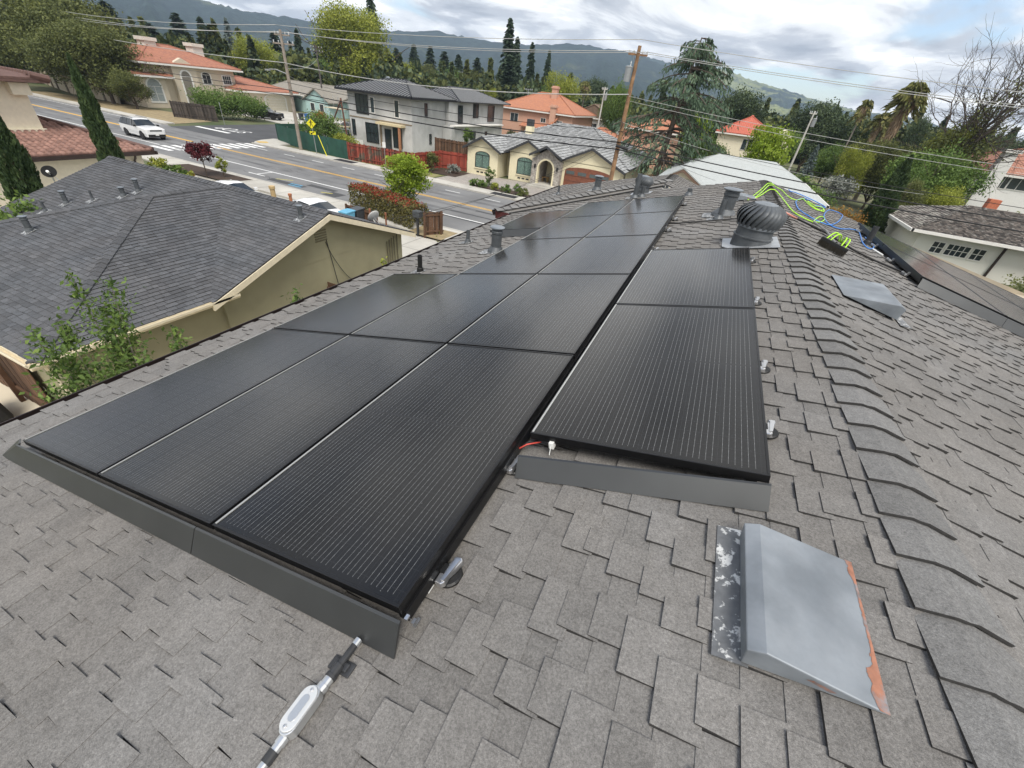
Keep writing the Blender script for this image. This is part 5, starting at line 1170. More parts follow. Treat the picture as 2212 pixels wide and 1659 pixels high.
window(yh, FY(47.2), -12.5, .3, .9, 2.2, M_BFR, nx=1, name='front_door', pm=mat('dark_door', (.012, .011, .011), .4))
YW1 = FY(44.7); M_CURT = mat('green_curtain_glass', (.13, .20, .17), .2, .5, scale=9)
window(yh, YW1, -20.5, .8, 1.65, 1.2, M_BFR, nx=2, arch=.42, pm=M_CURT, sill=M_YEL); window(yh, FY(47.2), -18.05, 1.2, .5, .95, M_BFR, nx=1, sill=M_YEL)
window(yh, FY(45.6), -15.75, .75, 1.7, 1.25, M_BFR, nx=2, arch=.42, pm=M_CURT, sill=M_YEL)
for xx in (-21.0, -20.5, -20.0, -16.3, -15.8, -15.3):
    m = MB(); (YW1 if xx < -18 else FY(45.6)).bar(m, xx - .17, xx + .17, .25, .38, .004, .03); m.build('vent_grille', M_BFR, yh)
M_GD = mat('brown_wood_door', (.20, .075, .045), .5, .25, scale=4, bump=.1)
GF = FY(45.3); gd = MB(); gp_ = [GF.p(-11.0, .02, .05), GF.p(-6.0, .02, .05), GF.p(-6.0, 1.95, .05)] + [GF.p(-8.5 + 2.5*math.cos(math.pi*k/12), 1.95 + .42*math.sin(math.pi*k/12), .05) for k in range(1, 12)] + [GF.p(-11.0, 1.95, .05)]
gd.poly(gp_); gdo = gd.build('garage_door', M_GD, yh)
for k in range(4):
    m = MB(); x = -10.4 + k*1.27; GF.bar(m, x - .45, x + .45, 1.62, 1.93, .055, .075); m.build('pane', mat('garage_pane', (.10, .12, .12), .2), gdo)
for k in range(1, 4): m = MB(); GF.bar(m, -11, -6, .5*k - .012, .5*k + .012, .052, .06); m.build('panel_joint', M_BFR, gdo)
m = MB(); m.box(-18.6, -17.8, 51.5, 52.3, 3.6, 4.9); m.build('chimney', M_YEL, yh)
m = MB(); m.box(-18.55, -17.85, 51.55, 52.25, 4.9, 5.6); m.build('chimney_cap', M_CHAR, yh)
for xx in (-14.1, -11.6): m = MB(); m.box(xx - .08, xx + .08, 44.35, 44.49, 1.75, 2.1); m.build('wall_lamp', M_BFR, yh)
bn = thing('bench', 'small tan wooden stool inside the arched entry', 'stool', (-13.4, 46.2, .3))
m = MB(); m.box(-13.75, -13.05, 46.0, 46.4, .72, .8); m.build('seat', mat('tan_wood', (.5, .3, .1), .7), bn)
for x, y in ((-13.7, 46.05), (-13.1, 46.05), (-13.7, 46.35), (-13.1, 46.35)): m = MB(); m.box(x - .03, x + .03, y - .03, y + .03, .3, .72); m.build('leg', MATS['tan_wood'], bn)

# ------------------------------------------------ houses farther back
def simple_house(name_label, x0, x1, y0, y1, ze, h, wallm, mx_, my_, ridge='x', inset=None, wins=(), trim=M_WFR, chim=None, gable=False, extra=None):
    t = thing('house', name_label, 'house', ((x0+x1)/2, (y0+y1)/2, 0), None)
    mb = MB(); mb.box(x0, x1, y0, y1, 0, ze)
    if gable and ridge == 'x': mb.slab([(x1, y0, ze), (x1, y1, ze), (x1, (y0+y1)/2, ze+h*.97)], (-.3, 0, 0)); mb.slab([(x0, y0, ze), (x0, y1, ze), (x0, (y0+y1)/2, ze+h*.97)], (.3, 0, 0))
    if gable and ridge == 'y': mb.slab([(x0, y0, ze), (x1, y0, ze), ((x0+x1)/2, y0, ze+h*.97)], (0, .3, 0))
    mb.build('wall', wallm, t)
    oh = .5
    hip_roof(t, x0-oh, x1+oh, y0-oh, y1+oh, ze, h, mx_, my_, inset=.01 if gable else inset, ridge=ridge)
    m = MB(); m.box(x0-oh-.05, x1+oh+.05, y0-oh-.05, y0-oh+.04, ze-.2, ze-.005); m.box(x1+oh-.04, x1+oh+.05, y0-oh, y1+oh, ze-.2, ze-.005); m.build('eave_trim', trim, t)
    for w_ in wins:
        F = FY(y0) if w_[0] == 'y' else FX(x1); window(t, F, *w_[1:5], nx=w_[5] if len(w_) > 5 else 2)
    if chim:
        for c in chim: m = MB(); m.box(c[0]-.5, c[0]+.5, c[1]-.5, c[1]+.5, c[2], c[3]); m.box(c[0]-.62, c[0]+.62, c[1]-.62, c[1]+.62, c[3]-.4, c[3]-.15); m.build('chimney', c[4], t)
    return t
M_PINK = mat('pink_stucco', (0.56, 0.33, 0.24), .9, .06); M_WSTU = mat('white_stucco', (0.70, 0.69, 0.66), .9, .05)
M_OR2 = tiled_mat('orange_tile2_x', (.46, .19, .10), (.38, .16, .095), axis='x'); M_OR2y = tiled_mat('orange_tile2_y', (.46, .19, .10), (.38, .16, .095), axis='y')
M_BSH = mat('brown_shingle_far', (.17, .12, .085), .9, .2, scale=2); M_GSH = mat('grey_shingle_far', (.19, .185, .18), .9, .2, scale=2)
# pink house
a_ = AT(1075, 290, Y=82); b_ = AT(1232, 290, Y=82)
px0, px1 = a_[0], b_[0]
ph = simple_house('pink two storey house with orange tile roof behind the yellow bungalow', px0, px1, 82, 95, 5.6, 2.7, M_PINK, M_OR2, M_OR2y, ridge='x', inset=6,
    wins=(('y', px0 + 3.2, 3.6, 1.5, 1.2), ('y', px0 + 9.0, 4.0, .9, .6), ('y', px1 - 2.4, 3.2, 1.0, 1.3, 1)), chim=[(px1 - 3.6, 81.6, 0, 6.8, M_PINK), (px0 + 8.8, 87, 6, 9.6, M_PINK)])
m = MB(); m.slab([(px0 + 5, 80.5, 3.0), (px1 - 4.5, 80.5, 3.0), (px1 - 4.5, 82.1, 3.6), (px0 + 5, 82.1, 3.6)], (0, 0, .12)); m.slab([(px0 + 9.5, 79.5, 2.7), (px1 - 4.2, 79.5, 2.7), (px0 + 12.3, 82.2, 5.4)], (0, .1, .12)); m.build('porch_roof', M_OR2, ph)
# white gabled house to its right and small neighbours
a_ = AT(1235, 275, Y=100); b_ = AT(1300, 275, Y=100)
simple_house('white two storey house with brown roof between pink house and pole', a_[0], b_[0] + 2, 100, 110, 5.2, 2.2, M_WSTU, M_BSH, M_BSH, ridge='y', gable=True, wins=(('y', a_[0] + 1.8, 3.2, 1.2, 1.1), ('y', b_[0] - 2.0, 3.0, 1.6, 1.2)))
a_ = AT(1248, 300, Y=72); b_ = AT(1330, 300, Y=72)
oh_ = simple_house('low house with bright orange roof and skylight behind the yellow bungalow', a_[0], b_[0], 70, 80, 2.9, 1.7, M_CRW, M_OR2, M_OR2y, ridge='x', inset=3)
m = MB(); m.hexa([(x, y, z+dz) for dz in (.15, .3) for x, y, z in ((b_[0]-3.0, 71.5, 3.3), (b_[0]-1.7, 71.5, 3.3), (b_[0]-1.7, 72.6, 3.75), (b_[0]-3.0, 72.6, 3.75))]); m.build('skylight', M_WHT, oh_)
simple_house('brick red roofed house seen between the cedar branches', AT(1340, 300, Y=78)[0], AT(1450, 300, Y=78)[0], 78, 90, 5.2, 2.0, M_PINK, M_OR2, M_OR2y, ridge='x', inset=4)
simple_house('white house with tan roof left of the cypress trio', AT(890, 200, Y=150)[0], AT(935, 200, Y=150)[0], 150, 160, 4.6, 2.6, M_WSTU, M_BSH, M_BSH, ridge='y', gable=True, wins=())
simple_house('house with russet roof just behind the grey house', AT(915, 205, Y=120)[0], AT(975, 205, Y=120)[0], 120, 130, 3.2, 2.4, M_CRW, tiled_mat('russet_x', (.30, .13, .075), (.24, .10, .06), axis='x'), tiled_mat('russet_y', (.30, .13, .075), (.24, .10, .06), axis='y'), ridge='x')
simple_house('white house with grey roof and brick chimney far behind', AT(985, 205, Y=150)[0], AT(1042, 205, Y=150)[0], 150, 162, 4.4, 2.0, M_WSTU, M_GSH, M_GSH, ridge='x', gable=True, wins=(('y', AT(1020, 200, Y=150)[0], 2.2, 1.6, 1.2),), chim=[(AT(1004, 195, Y=150)[0], 152, 4, 8, mat('brick_far', (.35, .14, .09), .9))])
# teal house behind the first pole
M_TEAL = mat('teal_wall', (.33, .47, .45), .9, .05)
th_ = simple_house('pale teal house with grey brown roof behind the first utility pole', AT(600, 235, Y=78)[0], AT(742, 235, Y=78)[0] + 2, 76, 90, 3.0, 1.9, M_TEAL, mat('taupe_shingle', (.24, .22, .185), .9, .15, scale=2), mat('taupe_shingle', (.24, .22, .185)), ridge='x', gable=True)
xc = AT(695, 240, Y=74)[0]
m = MB(); m.slab([(xc - 3.2, 73, 2.6), (xc + 3.2, 73, 2.6), (xc, 73, 4.4)], (0, 3.2, 0)); m.box(xc - 3.0, xc + 3.0, 73, 76, 0, 2.7); m.build('gable_bay', M_TEAL, th_)
m = MB()
for s_ in (-1, 1): m.hexa([(xc + s_*a, y, z+dz) for dz in (.0, .18) for a, y, z in ((3.6, 72.6, 2.4), (3.6, 76, 2.4), (0, 76, 4.5), (0, 72.6, 4.5))])
m.build('bay_roof', MATS['taupe_shingle'], th_)
window(th_, FY(73), xc - 1.2, .8, 1.0, 1.3, nx=1); window(th_, FY(73), xc + 1.2, .8, 1.0, 1.3, nx=1)
# light grey roofed house right behind our roof
M_LGR = paver_mat('pale_grey_shingle', (.46, .48, .47), (.40, .42, .41), (.33, .35, .34), 2.2)
bh = thing('house', 'long low house with pale grey shingle roof just beyond our ridge', 'house', (5.5, 52, 0))
mb = MB(); mb.box(-1.0, 12.3, 46.0, 61.5, 0, 2.65); mb.box(-1.2, 2.4, 43.9, 47, 0, 2.65); mb.slab([(-1.3, 43.9, 2.6), (2.5, 43.9, 2.6), (.6, 43.9, 3.75)], (0, 3, 0)); mb.build('wall', M_CRW, bh)
mb = MB(); zR = 4.75
for p in ([(-1.7, 45.4, 2.65), (13.0, 45.4, 2.65), (8.5, 53.5, zR), (3.0, 53.5, zR)], [(13.0, 45.4, 2.65), (13.0, 62, 2.65), (8.5, 53.5, zR)], [(13.0, 62, 2.65), (-1.7, 62, 2.65), (3.0, 53.5, zR), (8.5, 53.5, zR)], [(-1.7, 62, 2.65), (-1.7, 45.4, 2.65), (3.0, 53.5, zR)],
          [(-1.7, 43.5, 2.55), (.6, 43.5, 3.9), (.6, 50, 3.9), (-1.7, 50, 2.55)], [(2.9, 43.5, 2.55), (.6, 43.5, 3.9), (.6, 50, 3.9), (2.9, 50, 2.55)]): mb.slab(p, (0, 0, .1))
mb.build('roof', M_LGR, bh)
m = MB()
for s_ in (-1, 1): m.hexa([(.6 + s_*a, y, z+dz) for dz in (-.24, -.01) for a, y, z in ((2.35, 43.42, 2.5), (2.35, 43.5, 2.5), (0, 43.5, 3.88), (0, 43.42, 3.88))])
m.build('rake_board', mat('brown_trim', (.15, .095, .065), .7), bh)
FB = FY(43.9)
for k in range(4): window(bh, FB, -.55 + k*.78, 2.05, .6, .5 + (.45 if k in (1, 2) else .1), M_WFR, nx=2, nz=2, fw=.05)
m = MB(); m.box(12.9, 13.15, 45.3, 62.1, 2.5, 2.72); m.box(-1.8, 13.1, 45.3, 45.42, 2.5, 2.72); m.build('eave_trim', M_WFR, bh)
# cream house with red tiles
M_RT = tiled_mat('red_tile_x', (.50, .13, .08), (.42, .11, .07), axis='x'); M_RTy = tiled_mat('red_tile_y', (.50, .13, .08), (.42, .11, .07), axis='y')
a_ = AT(1538, 330, Y=88); b_ = AT(1692, 330, Y=88)
rh = simple_house('cream two storey house with bright red tile roof', a_[0], b_[0] - 2, 88, 99, 6.0, 2.6, M_CRW, M_RT, M_RTy, ridge='x', inset=5, wins=(('y', a_[0] + 5, 3.9, 1.7, 1.5), ('y', a_[0] + 4.5, .7, 2.2, 1.6), ('y', b_[0] - 5, 3.9, 1.6, 1.5), ('y', b_[0] - 6, .6, 2, 1.8)))
m = MB(); m.slab([(b_[0] - 2.1, 87.2, 0), (b_[0] + .2, 87.2, 0), (b_[0] + .2, 87.2, 6.6), (b_[0] - .9, 87.2, 7.4), (b_[0] - 2.1, 87.2, 6.6)], (0, 4, 0)); m.build('stair_tower', M_CRW, rh)
window(rh, FY(87.2), b_[0] - .9, 1.0, .5, 2.6, nx=1, nz=4)
# right hand two storey white house with red roof
q1, q2, q3 = AT(2133, 382, Y=66), AT(2166, 393, Y=66), AT(2196, 396, Y=66)
wr = simple_house('white two storey house with terracotta roof at the right edge', 29.2, 48, 66, 79, 6.1, 2.2, M_WSTU, tiled_mat('terra_x', (.36, .165, .105), (.30, .13, .09), axis='x'), tiled_mat('terra_y', (.36, .165, .105), (.30, .13, .09), axis='y'), ridge='x', inset=5,
    wins=(('y', q1[0], q1[2] - .6, 1.0, 1.3), ('y', q2[0], q2[2] - .6, 1.0, 1.4), ('y', q3[0] + .2, q3[2] - .6, 1.7, 1.5), ('y', q1[0] - .1, .8, 1.0, 1.0)))
qc = AT(2172, 352, Y=65.4)
m = MB(); m.slab([(qc[0] - .9, 65.2, 0), (qc[0] + .7, 65.2, 0), (qc[0] + .7, 65.2, 4.0), (qc[0] + .45, 65.2, 8.0), (qc[0] - .55, 65.2, 8.0), (qc[0] - .9, 65.2, 4.0)], (0, .9, 0)); m.build('chimney', M_WSTU, wr)
m = MB(); m.box(qc[0] - .75, qc[0] + .65, 65.0, 66.2, 8.0, 8.3); m.build('chimney_cap', M_WFR, wr)
simple_house('grey roofed house far behind the terracotta roof', 56, 80, 100, 112, 4.6, 2.2, M_WSTU, M_GSH, M_GSH, ridge='x', inset=4)
# old white house with shake roof
M_SHAKE = mat('weathered_shake', (.105, .088, .075), .9, .3, scale=4, tint=.75, col2=(.20, .19, .17), c2=(.5, .7))
M_BLOCK = paver_mat('painted_block', (.84, .82, .75), (.80, .78, .71), (.70, .68, .62), 2.5)
ow = thing('house', 'old white block house with weathered shake roof on the right', 'house', (24, 48, 0))
mb = MB(); mb.box(18.9, 36, 41.9, 51, 0, 2.7); mb.build('wall', M_BLOCK, ow)
piece_roof(ow, 'roof_slope', (18.0, 41.0, 2.7), (36.5, 41.0, 2.7), (18.0, 46.5, 4.3), lambda f, L: (4.6*f, L), M_SHAKE, rgb, exp_=.22, wmin=.12, wmax=.3, thick=.03, jit=.03, tint=(.0, .8), piece='shake')
M_SHAKE2 = mat('bleached_shake', (.24, .225, .195), .9, .3, scale=3, tint=.6, col2=(.10, .085, .075), c2=(.45, .55))
piece_roof(ow, 'roof_slope', (18.0, 41.0, 2.7), (18.0, 51.5, 2.7), (22.6, 41.0, 4.3), lambda f, L: (5.5*f, L - 5*f), M_SHAKE2, rgb, exp_=.22, wmin=.12, wmax=.5, thick=.03, jit=.03, tint=(0, 1), piece='shake')
mb = MB(); mb.slab([(18, 51.5, 2.7), (36.5, 51.5, 2.7), (36.5, 46.5, 4.3), (22.6, 46.5, 4.3)], (0, 0, -.1)); mb.build('roof_slope', M_SHAKE, ow)
m = MB(); m.box(17.9, 36.5, 40.9, 41.05, 2.52, 2.72); m.box(17.85, 18.05, 40.9, 51.5, 2.52, 2.72); m.build('gutter', M_WFR, ow)
m = MB(); m.box(23.6, 24.3, 47.0, 47.6, 3.6, 4.9); m.build('chimney', mat('orange_brick', (.46, .15, .08), .9, .25, scale=8), ow)
window(ow, FY(41.9), 20.35, 1.25, .7, .75, nx=2, nz=2, fw=.07); window(ow, FY(41.9), 21.6, 1.25, 1.35, .75, nx=4, nz=2, fw=.07); window(ow, FY(41.9), 22.85, 1.25, .7, .75, nx=2, nz=2, fw=.07)
m = MB(); m.box(24.0, 24.1, 41.7, 41.88, 0, 2.6); m.build('downpipe', M_BROWN, ow)

# ================================================================== TREES AND PLANTS
LEAF = {
 'olive': leafmat('leaf_olive', [(0.062, 0.078, 0.028), (0.115, 0.133, 0.043), (0.210, 0.226, 0.068)]),
 'dark': leafmat('leaf_dark', [(0.030, 0.045, 0.025), (0.059, 0.087, 0.043), (0.115, 0.154, 0.062)], .15),
 'mid': leafmat('leaf_mid', [(0.050, 0.092, 0.024), (0.109, 0.176, 0.042), (0.202, 0.286, 0.067)]),
 'lime': leafmat('leaf_lime', [(.13, .20, .015), (.24, .33, .03), (.36, .45, .07)], .35),
 'yellowgreen': leafmat('leaf_yellowgreen', [(0.126, 0.168, 0.025), (0.252, 0.286, 0.042), (0.420, 0.437, 0.084)], .3),
 'conifer': leafmat('leaf_conifer', [(0.033, 0.057, 0.034), (0.068, 0.102, 0.062), (0.126, 0.174, 0.097)], .1),
 'cedar': leafmat('leaf_cedar', [(0.043, 0.073, 0.043), (0.095, 0.144, 0.087), (0.179, 0.246, 0.145)], .1),
 'blue': leafmat('leaf_blue', [(0.084, 0.112, 0.105), (0.154, 0.196, 0.182), (0.238, 0.280, 0.266)], .1),
 'cypress': leafmat('leaf_cypress', [(0.027, 0.051, 0.020), (0.053, 0.085, 0.032), (0.096, 0.137, 0.048)], .1),
 'maple_red': leafmat('leaf_maple_red', [(0.042, 0.011, 0.014), (0.098, 0.020, 0.025), (0.168, 0.035, 0.042)], .25),
 'photinia': leafmat('leaf_photinia', [(0.070, 0.077, 0.025), (0.140, 0.126, 0.042), (0.224, 0.196, 0.070)], .2),
 'photinia_red': leafmat('leaf_photinia_red', [(.16, .025, .018), (.30, .05, .03), (.42, .10, .06)], .25),
 'orange': leafmat('leaf_orange', [(.14, .06, .015), (.26, .13, .025), (.36, .22, .05)], .2),
 'palm': leafmat('leaf_palm', [(0.070, 0.084, 0.028), (0.154, 0.161, 0.049), (0.280, 0.252, 0.098)], .15),
 'thatch': leafmat('leaf_thatch', [(0.224, 0.154, 0.098), (0.364, 0.266, 0.168), (0.504, 0.392, 0.266)], .1),
 'grey': leafmat('leaf_grey', [(0.126, 0.140, 0.119), (0.224, 0.238, 0.210), (0.336, 0.350, 0.308)], .1),
 'purple': leafmat('leaf_purple', [(0.140, 0.014, 0.070), (0.280, 0.028, 0.140), (0.420, 0.070, 0.224)], .2),
 'flower': leafmat('leaf_flower', [(.45, .28, .27), (.6, .45, .42), (.7, .6, .55)], .2),
}
M_BARK = mat('bark', (.10, .078, .06), .95, .3, scale=6, bump=.6, bscale=14)
M_BARKG = mat('grey_bark', (.20, .175, .15), .95, .3, scale=6, bump=.6, bscale=14)
def unit(v): return v / (np.linalg.norm(v, axis=-1, keepdims=True) + 1e-9)
def leaves_at(c, size, rng_, up=0.35, aspect=.55, sizevar=.4, dirs=None, dirw=0.0):
    """Rhombic leaves centred at c (N,3). Returns verts, faces."""
    n = len(c); ax = rng_.normal(size=(n, 3))
    if dirs is not None: ax = ax*(1-dirw) + dirs*dirw*2
    ax = unit(ax); nr = rng_.normal(size=(n, 3)); nr[:, 2] += up*2; sd_ = unit(np.cross(ax, nr)); nn = unit(np.cross(sd_, ax))
    s = (size * (1 + sizevar*rng_.uniform(-1, 1, n)))[:, None] if np.isscalar(size) else size[:, None]
    v = np.stack([c - ax*s*.5, c + sd_*s*.5*aspect + nn*s*.08, c + ax*s*.5, c - sd_*s*.5*aspect + nn*s*.08], 1).reshape(-1, 3)
    f_ = np.arange(n*4).reshape(n, 4); return v, f_
def crown_mesh(name, blobs, n, size, m_, seed, clump=None, shell=.55, up=.35, aspect=.6, droop=0, flat=1.0, ncl=None):
    """blobs: (cx, cy, cz, rx, ry, rz[, weight]); leaves gather in clumps near the blob surfaces."""
    r_ = np.random.default_rng(seed); B = np.array([tuple(b) + ((1,) if len(b) == 6 else ()) for b in blobs], float)
    vol = (B[:, 3]*B[:, 4]*B[:, 5])**(2/3) * B[:, 6]; pr_b = vol/vol.sum()
    ncl = ncl or max(12, n//48); bi = r_.choice(len(B), ncl, p=pr_b)
    d = unit(r_.normal(size=(ncl, 3))); rad_ = shell + (1-shell)*r_.random((ncl, 1))**.6
    cc = B[bi, :3] + d*rad_*B[bi, 3:6]
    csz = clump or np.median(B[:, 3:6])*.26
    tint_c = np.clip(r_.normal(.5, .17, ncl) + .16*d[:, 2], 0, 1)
    ci = r_.integers(0, ncl, n); off = r_.normal(size=(n, 3))*csz*np.array([1, 1, .75*flat])
    c = cc[ci] + off; c[:, 2] -= droop*np.abs(off[:, 0])
    v, f_ = leaves_at(c, size, r_, up, aspect)
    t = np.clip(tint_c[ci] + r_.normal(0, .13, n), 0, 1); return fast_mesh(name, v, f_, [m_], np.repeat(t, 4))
def limb(mb, p, d, L, r, depth, rng_, spread=.6, up=.15, n=5, kids=3):
    pts = [np.array(p, float)]; dd = np.array(d, float)
    for i in range(n): dd = unit(dd + rng_.normal(size=3)*.16 + np.array((0, 0, up*.2))); pts.append(pts[-1] + dd*L/n)
    mb.tube(pts, [r*(1 - .6*i/n) for i in range(n+1)], 6 if depth > 1 else 4, cap=False)
    if depth > 0:
        for k in range(kids):
            i = rng_.integers(2, n+1); limb(mb, pts[i], unit(dd + rng_.normal(size=3)*spread), L*rng_.uniform(.5, .75), r*.5, depth-1, rng_, spread, up, n, kids)
PROTO = {}
def broadleaf(kind, h, rx, rz, leaf, n, seed, size=.3, trunk_h=None, r=None, nblob=7, bark=None, shell=.5, squash=1.0):
    """A tree prototype at the origin: trunk with limbs, crown of leaf clumps."""
    r_ = np.random.default_rng(seed); th = trunk_h if trunk_h is not None else h*.3; r = r or h*.022
    t = thing(kind, 'x', 'tree', (0, 0, 0))
    m = MB(); m.tube([(0, 0, -.1), (.03*h*r_.normal()*.3, 0, th*.6), (0, 0, th + (h-th)*.35)], [r*1.3, r, r*.6], 8)
    for k in range(5): a = 2*math.pi*k/5 + r_.random(); limb(m, (0, 0, th*(.75 + .2*r_.random())), (math.cos(a)*.8, math.sin(a)*.8, .9), (h-th)*.62, r*.5, 1, r_)
    m.build('trunk', bark or M_BARK, t)
    cz = h - rz; bl = [(0, 0, cz, rx*.72, rx*.72, rz*.86, .7)]
    for k in range(nblob):
        a = 2*math.pi*k/nblob + r_.normal()*.4; e = r_.uniform(-.65, .85); q = math.sqrt(max(.05, 1-e*e)) * rx*.62
        s_ = r_.uniform(.32, .55); bl.append((q*math.cos(a), q*math.sin(a)*squash, cz + e*rz*.66, rx*s_, rx*s_*squash, rz*s_*.85))
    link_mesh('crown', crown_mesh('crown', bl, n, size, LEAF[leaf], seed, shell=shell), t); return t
def conifer(kind, h, rb, leaf, seed, nb=90, droop=.25, size=.5, base=.08, density=26, power=1.0, bark=None):
    r_ = np.random.default_rng(seed); t = thing(kind, 'x', 'tree', (0, 0, 0))
    m = MB(); m.tube([(0, 0, -.1), (0, 0, h*.5), (0, 0, h*.98)], [h*.018, h*.012, .03], 7)
    C_, D_, T_ = [], [], []
    for k in range(nb):
        f_ = base + (1-base)*(k/nb)**.9; z = h*f_; L = rb*(1-f_)**power*r_.uniform(.55, 1.15) + .25
        a = k*2.4 + r_.normal()*.3; dr = droop*r_.uniform(.5, 1.5); nl = max(4, int(density*L/rb) + 4); s = np.linspace(.12, 1, nl)
        pts = np.stack([np.cos(a)*L*s, np.sin(a)*L*s, z - dr*L*s**1.6 + .1*L*s], 1)
        if k % 3 == 0: m.tube([tuple(pts[0]), tuple(pts[nl//2]), tuple(pts[-1])], [.06, .04, .015], 4, cap=False)
        tb = np.clip(r_.normal(.45, .18), 0, 1)
        for rep in range(3):
            C_.append(pts + r_.normal(size=pts.shape)*np.array([.12, .12, .08])*max(L, .8)*.55); T_.append(np.clip(tb + r_.normal(0, .12, nl), 0, 1))
            dd = np.tile(np.array([np.cos(a), np.sin(a), -dr]), (nl, 1)); D_.append(dd)
    m.build('trunk', bark or M_BARK, t); c = np.concatenate(C_); tt = np.concatenate(T_)
    v, f_ = leaves_at(c, size, r_, .5, .5, dirs=np.concatenate(D_), dirw=.6)
    link_mesh('crown', fast_mesh('crown', v, f_, [LEAF[leaf]], np.repeat(tt, 4)), t); return t
def cypress(kind, h, r, leaf, seed, n=5000, size=.16):
    r_ = np.random.default_rng(seed); t = thing(kind, 'x', 'tree', (0, 0, 0))
    m = MB(); m.tube([(0, 0, -.1), (0, 0, h*.95)], [r*.25, .02], 7); m.build('trunk', M_BARK, t)
    f_ = r_.random(n); prof = np.minimum(1, (f_*9)**.6) * (1 - f_**2.6)**.8; ang = r_.random(n)*6.283
    lump = 1 + .18*np.sin(ang*3 + f_*22) + .1*np.sin(ang*7 - f_*40); rr = r*prof*lump*(.72 + .33*r_.random(n))
    c = np.stack([np.cos(ang)*rr, np.sin(ang)*rr, f_*h], 1); d = np.stack([np.cos(ang)*.25, np.sin(ang)*.25, np.ones(n)], 1)
    v, fc = leaves_at(c, size, r_, .0, .4, dirs=d, dirw=.75); tt = np.clip(.45 + .3*np.sin(ang*3 + f_*22)*.6 + r_.normal(0, .16, n), 0, 1)
    link_mesh('crown', fast_mesh('crown', v, fc, [LEAF[leaf]], np.repeat(tt, 4)), t); return t
def palm(kind, h, seed, skirt=0.0, nf=34, fl=2.2, r=.25):
    r_ = np.random.default_rng(seed); t = thing(kind, 'x', 'palm', (0, 0, 0))
    m = MB(); m.tube([(0, 0, -.1), (0, 0, h*.5), (0, 0, h)], [r*1.2, r, r*.9], 10); m.build('trunk', M_BARKG, t)
    V, T = [], []
    for k in range(nf):
        a = k*2.4; e = r_.uniform(-.3, 1.3); L = fl*r_.uniform(.8, 1.1); nseg = 9
        for i in range(nseg):
            s = (i+1)/nseg; p = np.array((math.cos(a)*math.cos(e)*L*s, math.sin(a)*math.cos(e)*L*s, h + math.sin(e)*L*s - .55*L*s*s))
            for sgn in (-1, 1): V.append(p + np.array((-math.sin(a), math.cos(a), -.3))*sgn*L*.10*(1.2-s*.5)); T.append((a, s, L))
    c = np.array(V); nA = np.array([x[0] for x in T]); d = np.stack([np.cos(nA), np.sin(nA), -.4*np.ones(len(nA))], 1)
    v, f_ = leaves_at(c, fl*.42, r_, .2, .26, dirs=d, dirw=.75); tt = np.clip(r_.normal(.5, .25, len(c)), 0, 1)
    link_mesh('fronds', fast_mesh('fronds', v, f_, [LEAF['palm']], np.repeat(tt, 4)), t)
    if skirt:
        n = 1500; f2 = r_.random(n); ang = r_.random(n)*6.283; rr = (r + .15 + .75*f2**2)*(.7 + .4*r_.random(n)); c = np.stack([np.cos(ang)*rr, np.sin(ang)*rr, h - skirt + skirt*f2], 1)
        d = np.stack([np.cos(ang)*.3, np.sin(ang)*.3, -np.ones(n)], 1); v, f_ = leaves_at(c, .7, r_, 0, .18, dirs=d, dirw=.8)
        link_mesh('dead_fronds', fast_mesh('dead_fronds', v, f_, [LEAF['thatch']], np.repeat(np.clip(r_.normal(.5, .25, n), 0, 1), 4)), t)
    return t
def bush(kind, rx, ry, h, leaf, n, seed, size, label, loc, group=None, nblob=6, shell=.4, cat='shrub', rz=0):
    r_ = np.random.default_rng(seed); t = thing(kind, label, cat, loc, group)
    m = MB()
    L0 = np.array(loc)
    for k in range(4): a = k*1.6; m.tube([L0, L0 + (math.cos(a)*rx*.3, math.sin(a)*ry*.3, h*.5)], [.03, .012], 5, cap=False)
    m.build('stem', M_BARK, t)
    bl = [(0, 0, h*.5, rx*.8, ry*.8, h*.45)] + [(r_.uniform(-.55, .55)*rx, r_.uniform(-.55, .55)*ry, h*r_.uniform(.4, .72), rx*.45, ry*.45, h*.32) for _ in range(nblob)]
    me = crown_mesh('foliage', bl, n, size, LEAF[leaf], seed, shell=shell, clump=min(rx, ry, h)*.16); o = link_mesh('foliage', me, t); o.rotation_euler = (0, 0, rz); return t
def use(proto, loc, label, s=1.0, rz=None, group=None, cat=None):
    """First use moves the prototype itself, later ones copy it."""
    key = proto.name
    if not PROTO.get(key): PROTO[key] = 1; o = proto
    else: o = copy_tree(proto)
    o.location = tuple(float(q) for q in loc); o.scale = s if isinstance(s, tuple) else (s, s, s); o.rotation_euler = (0, 0, rz if rz is not None else random.uniform(0, 6.28))
    o['label'] = label
    if group: o['group'] = group
    if cat: o['category'] = cat
    return o
def fitted(proto, ph, pr_, x, y, ytop, Y, label, zb=0.0, wide=None, rz=None, group=None):
    """Stand a prototype of height ph and crown radius pr_ at depth Y under pixel column x (at mid-height pixel y), its top reaching pixel row ytop; wide = half width in pixels."""
    p = AT(x, y, Y=Y); d = ray(x, ytop)
    top = AT(x, ytop, Y=Y)[2]; h = max(1.0, top - zb); dep = (RW @ (p - CAM))[2]
    sxy = (wide / FPX * dep / pr_) if wide else h/ph
    return use(proto, (p[0], Y, zb), label, (sxy, sxy, h/ph), rz, group)

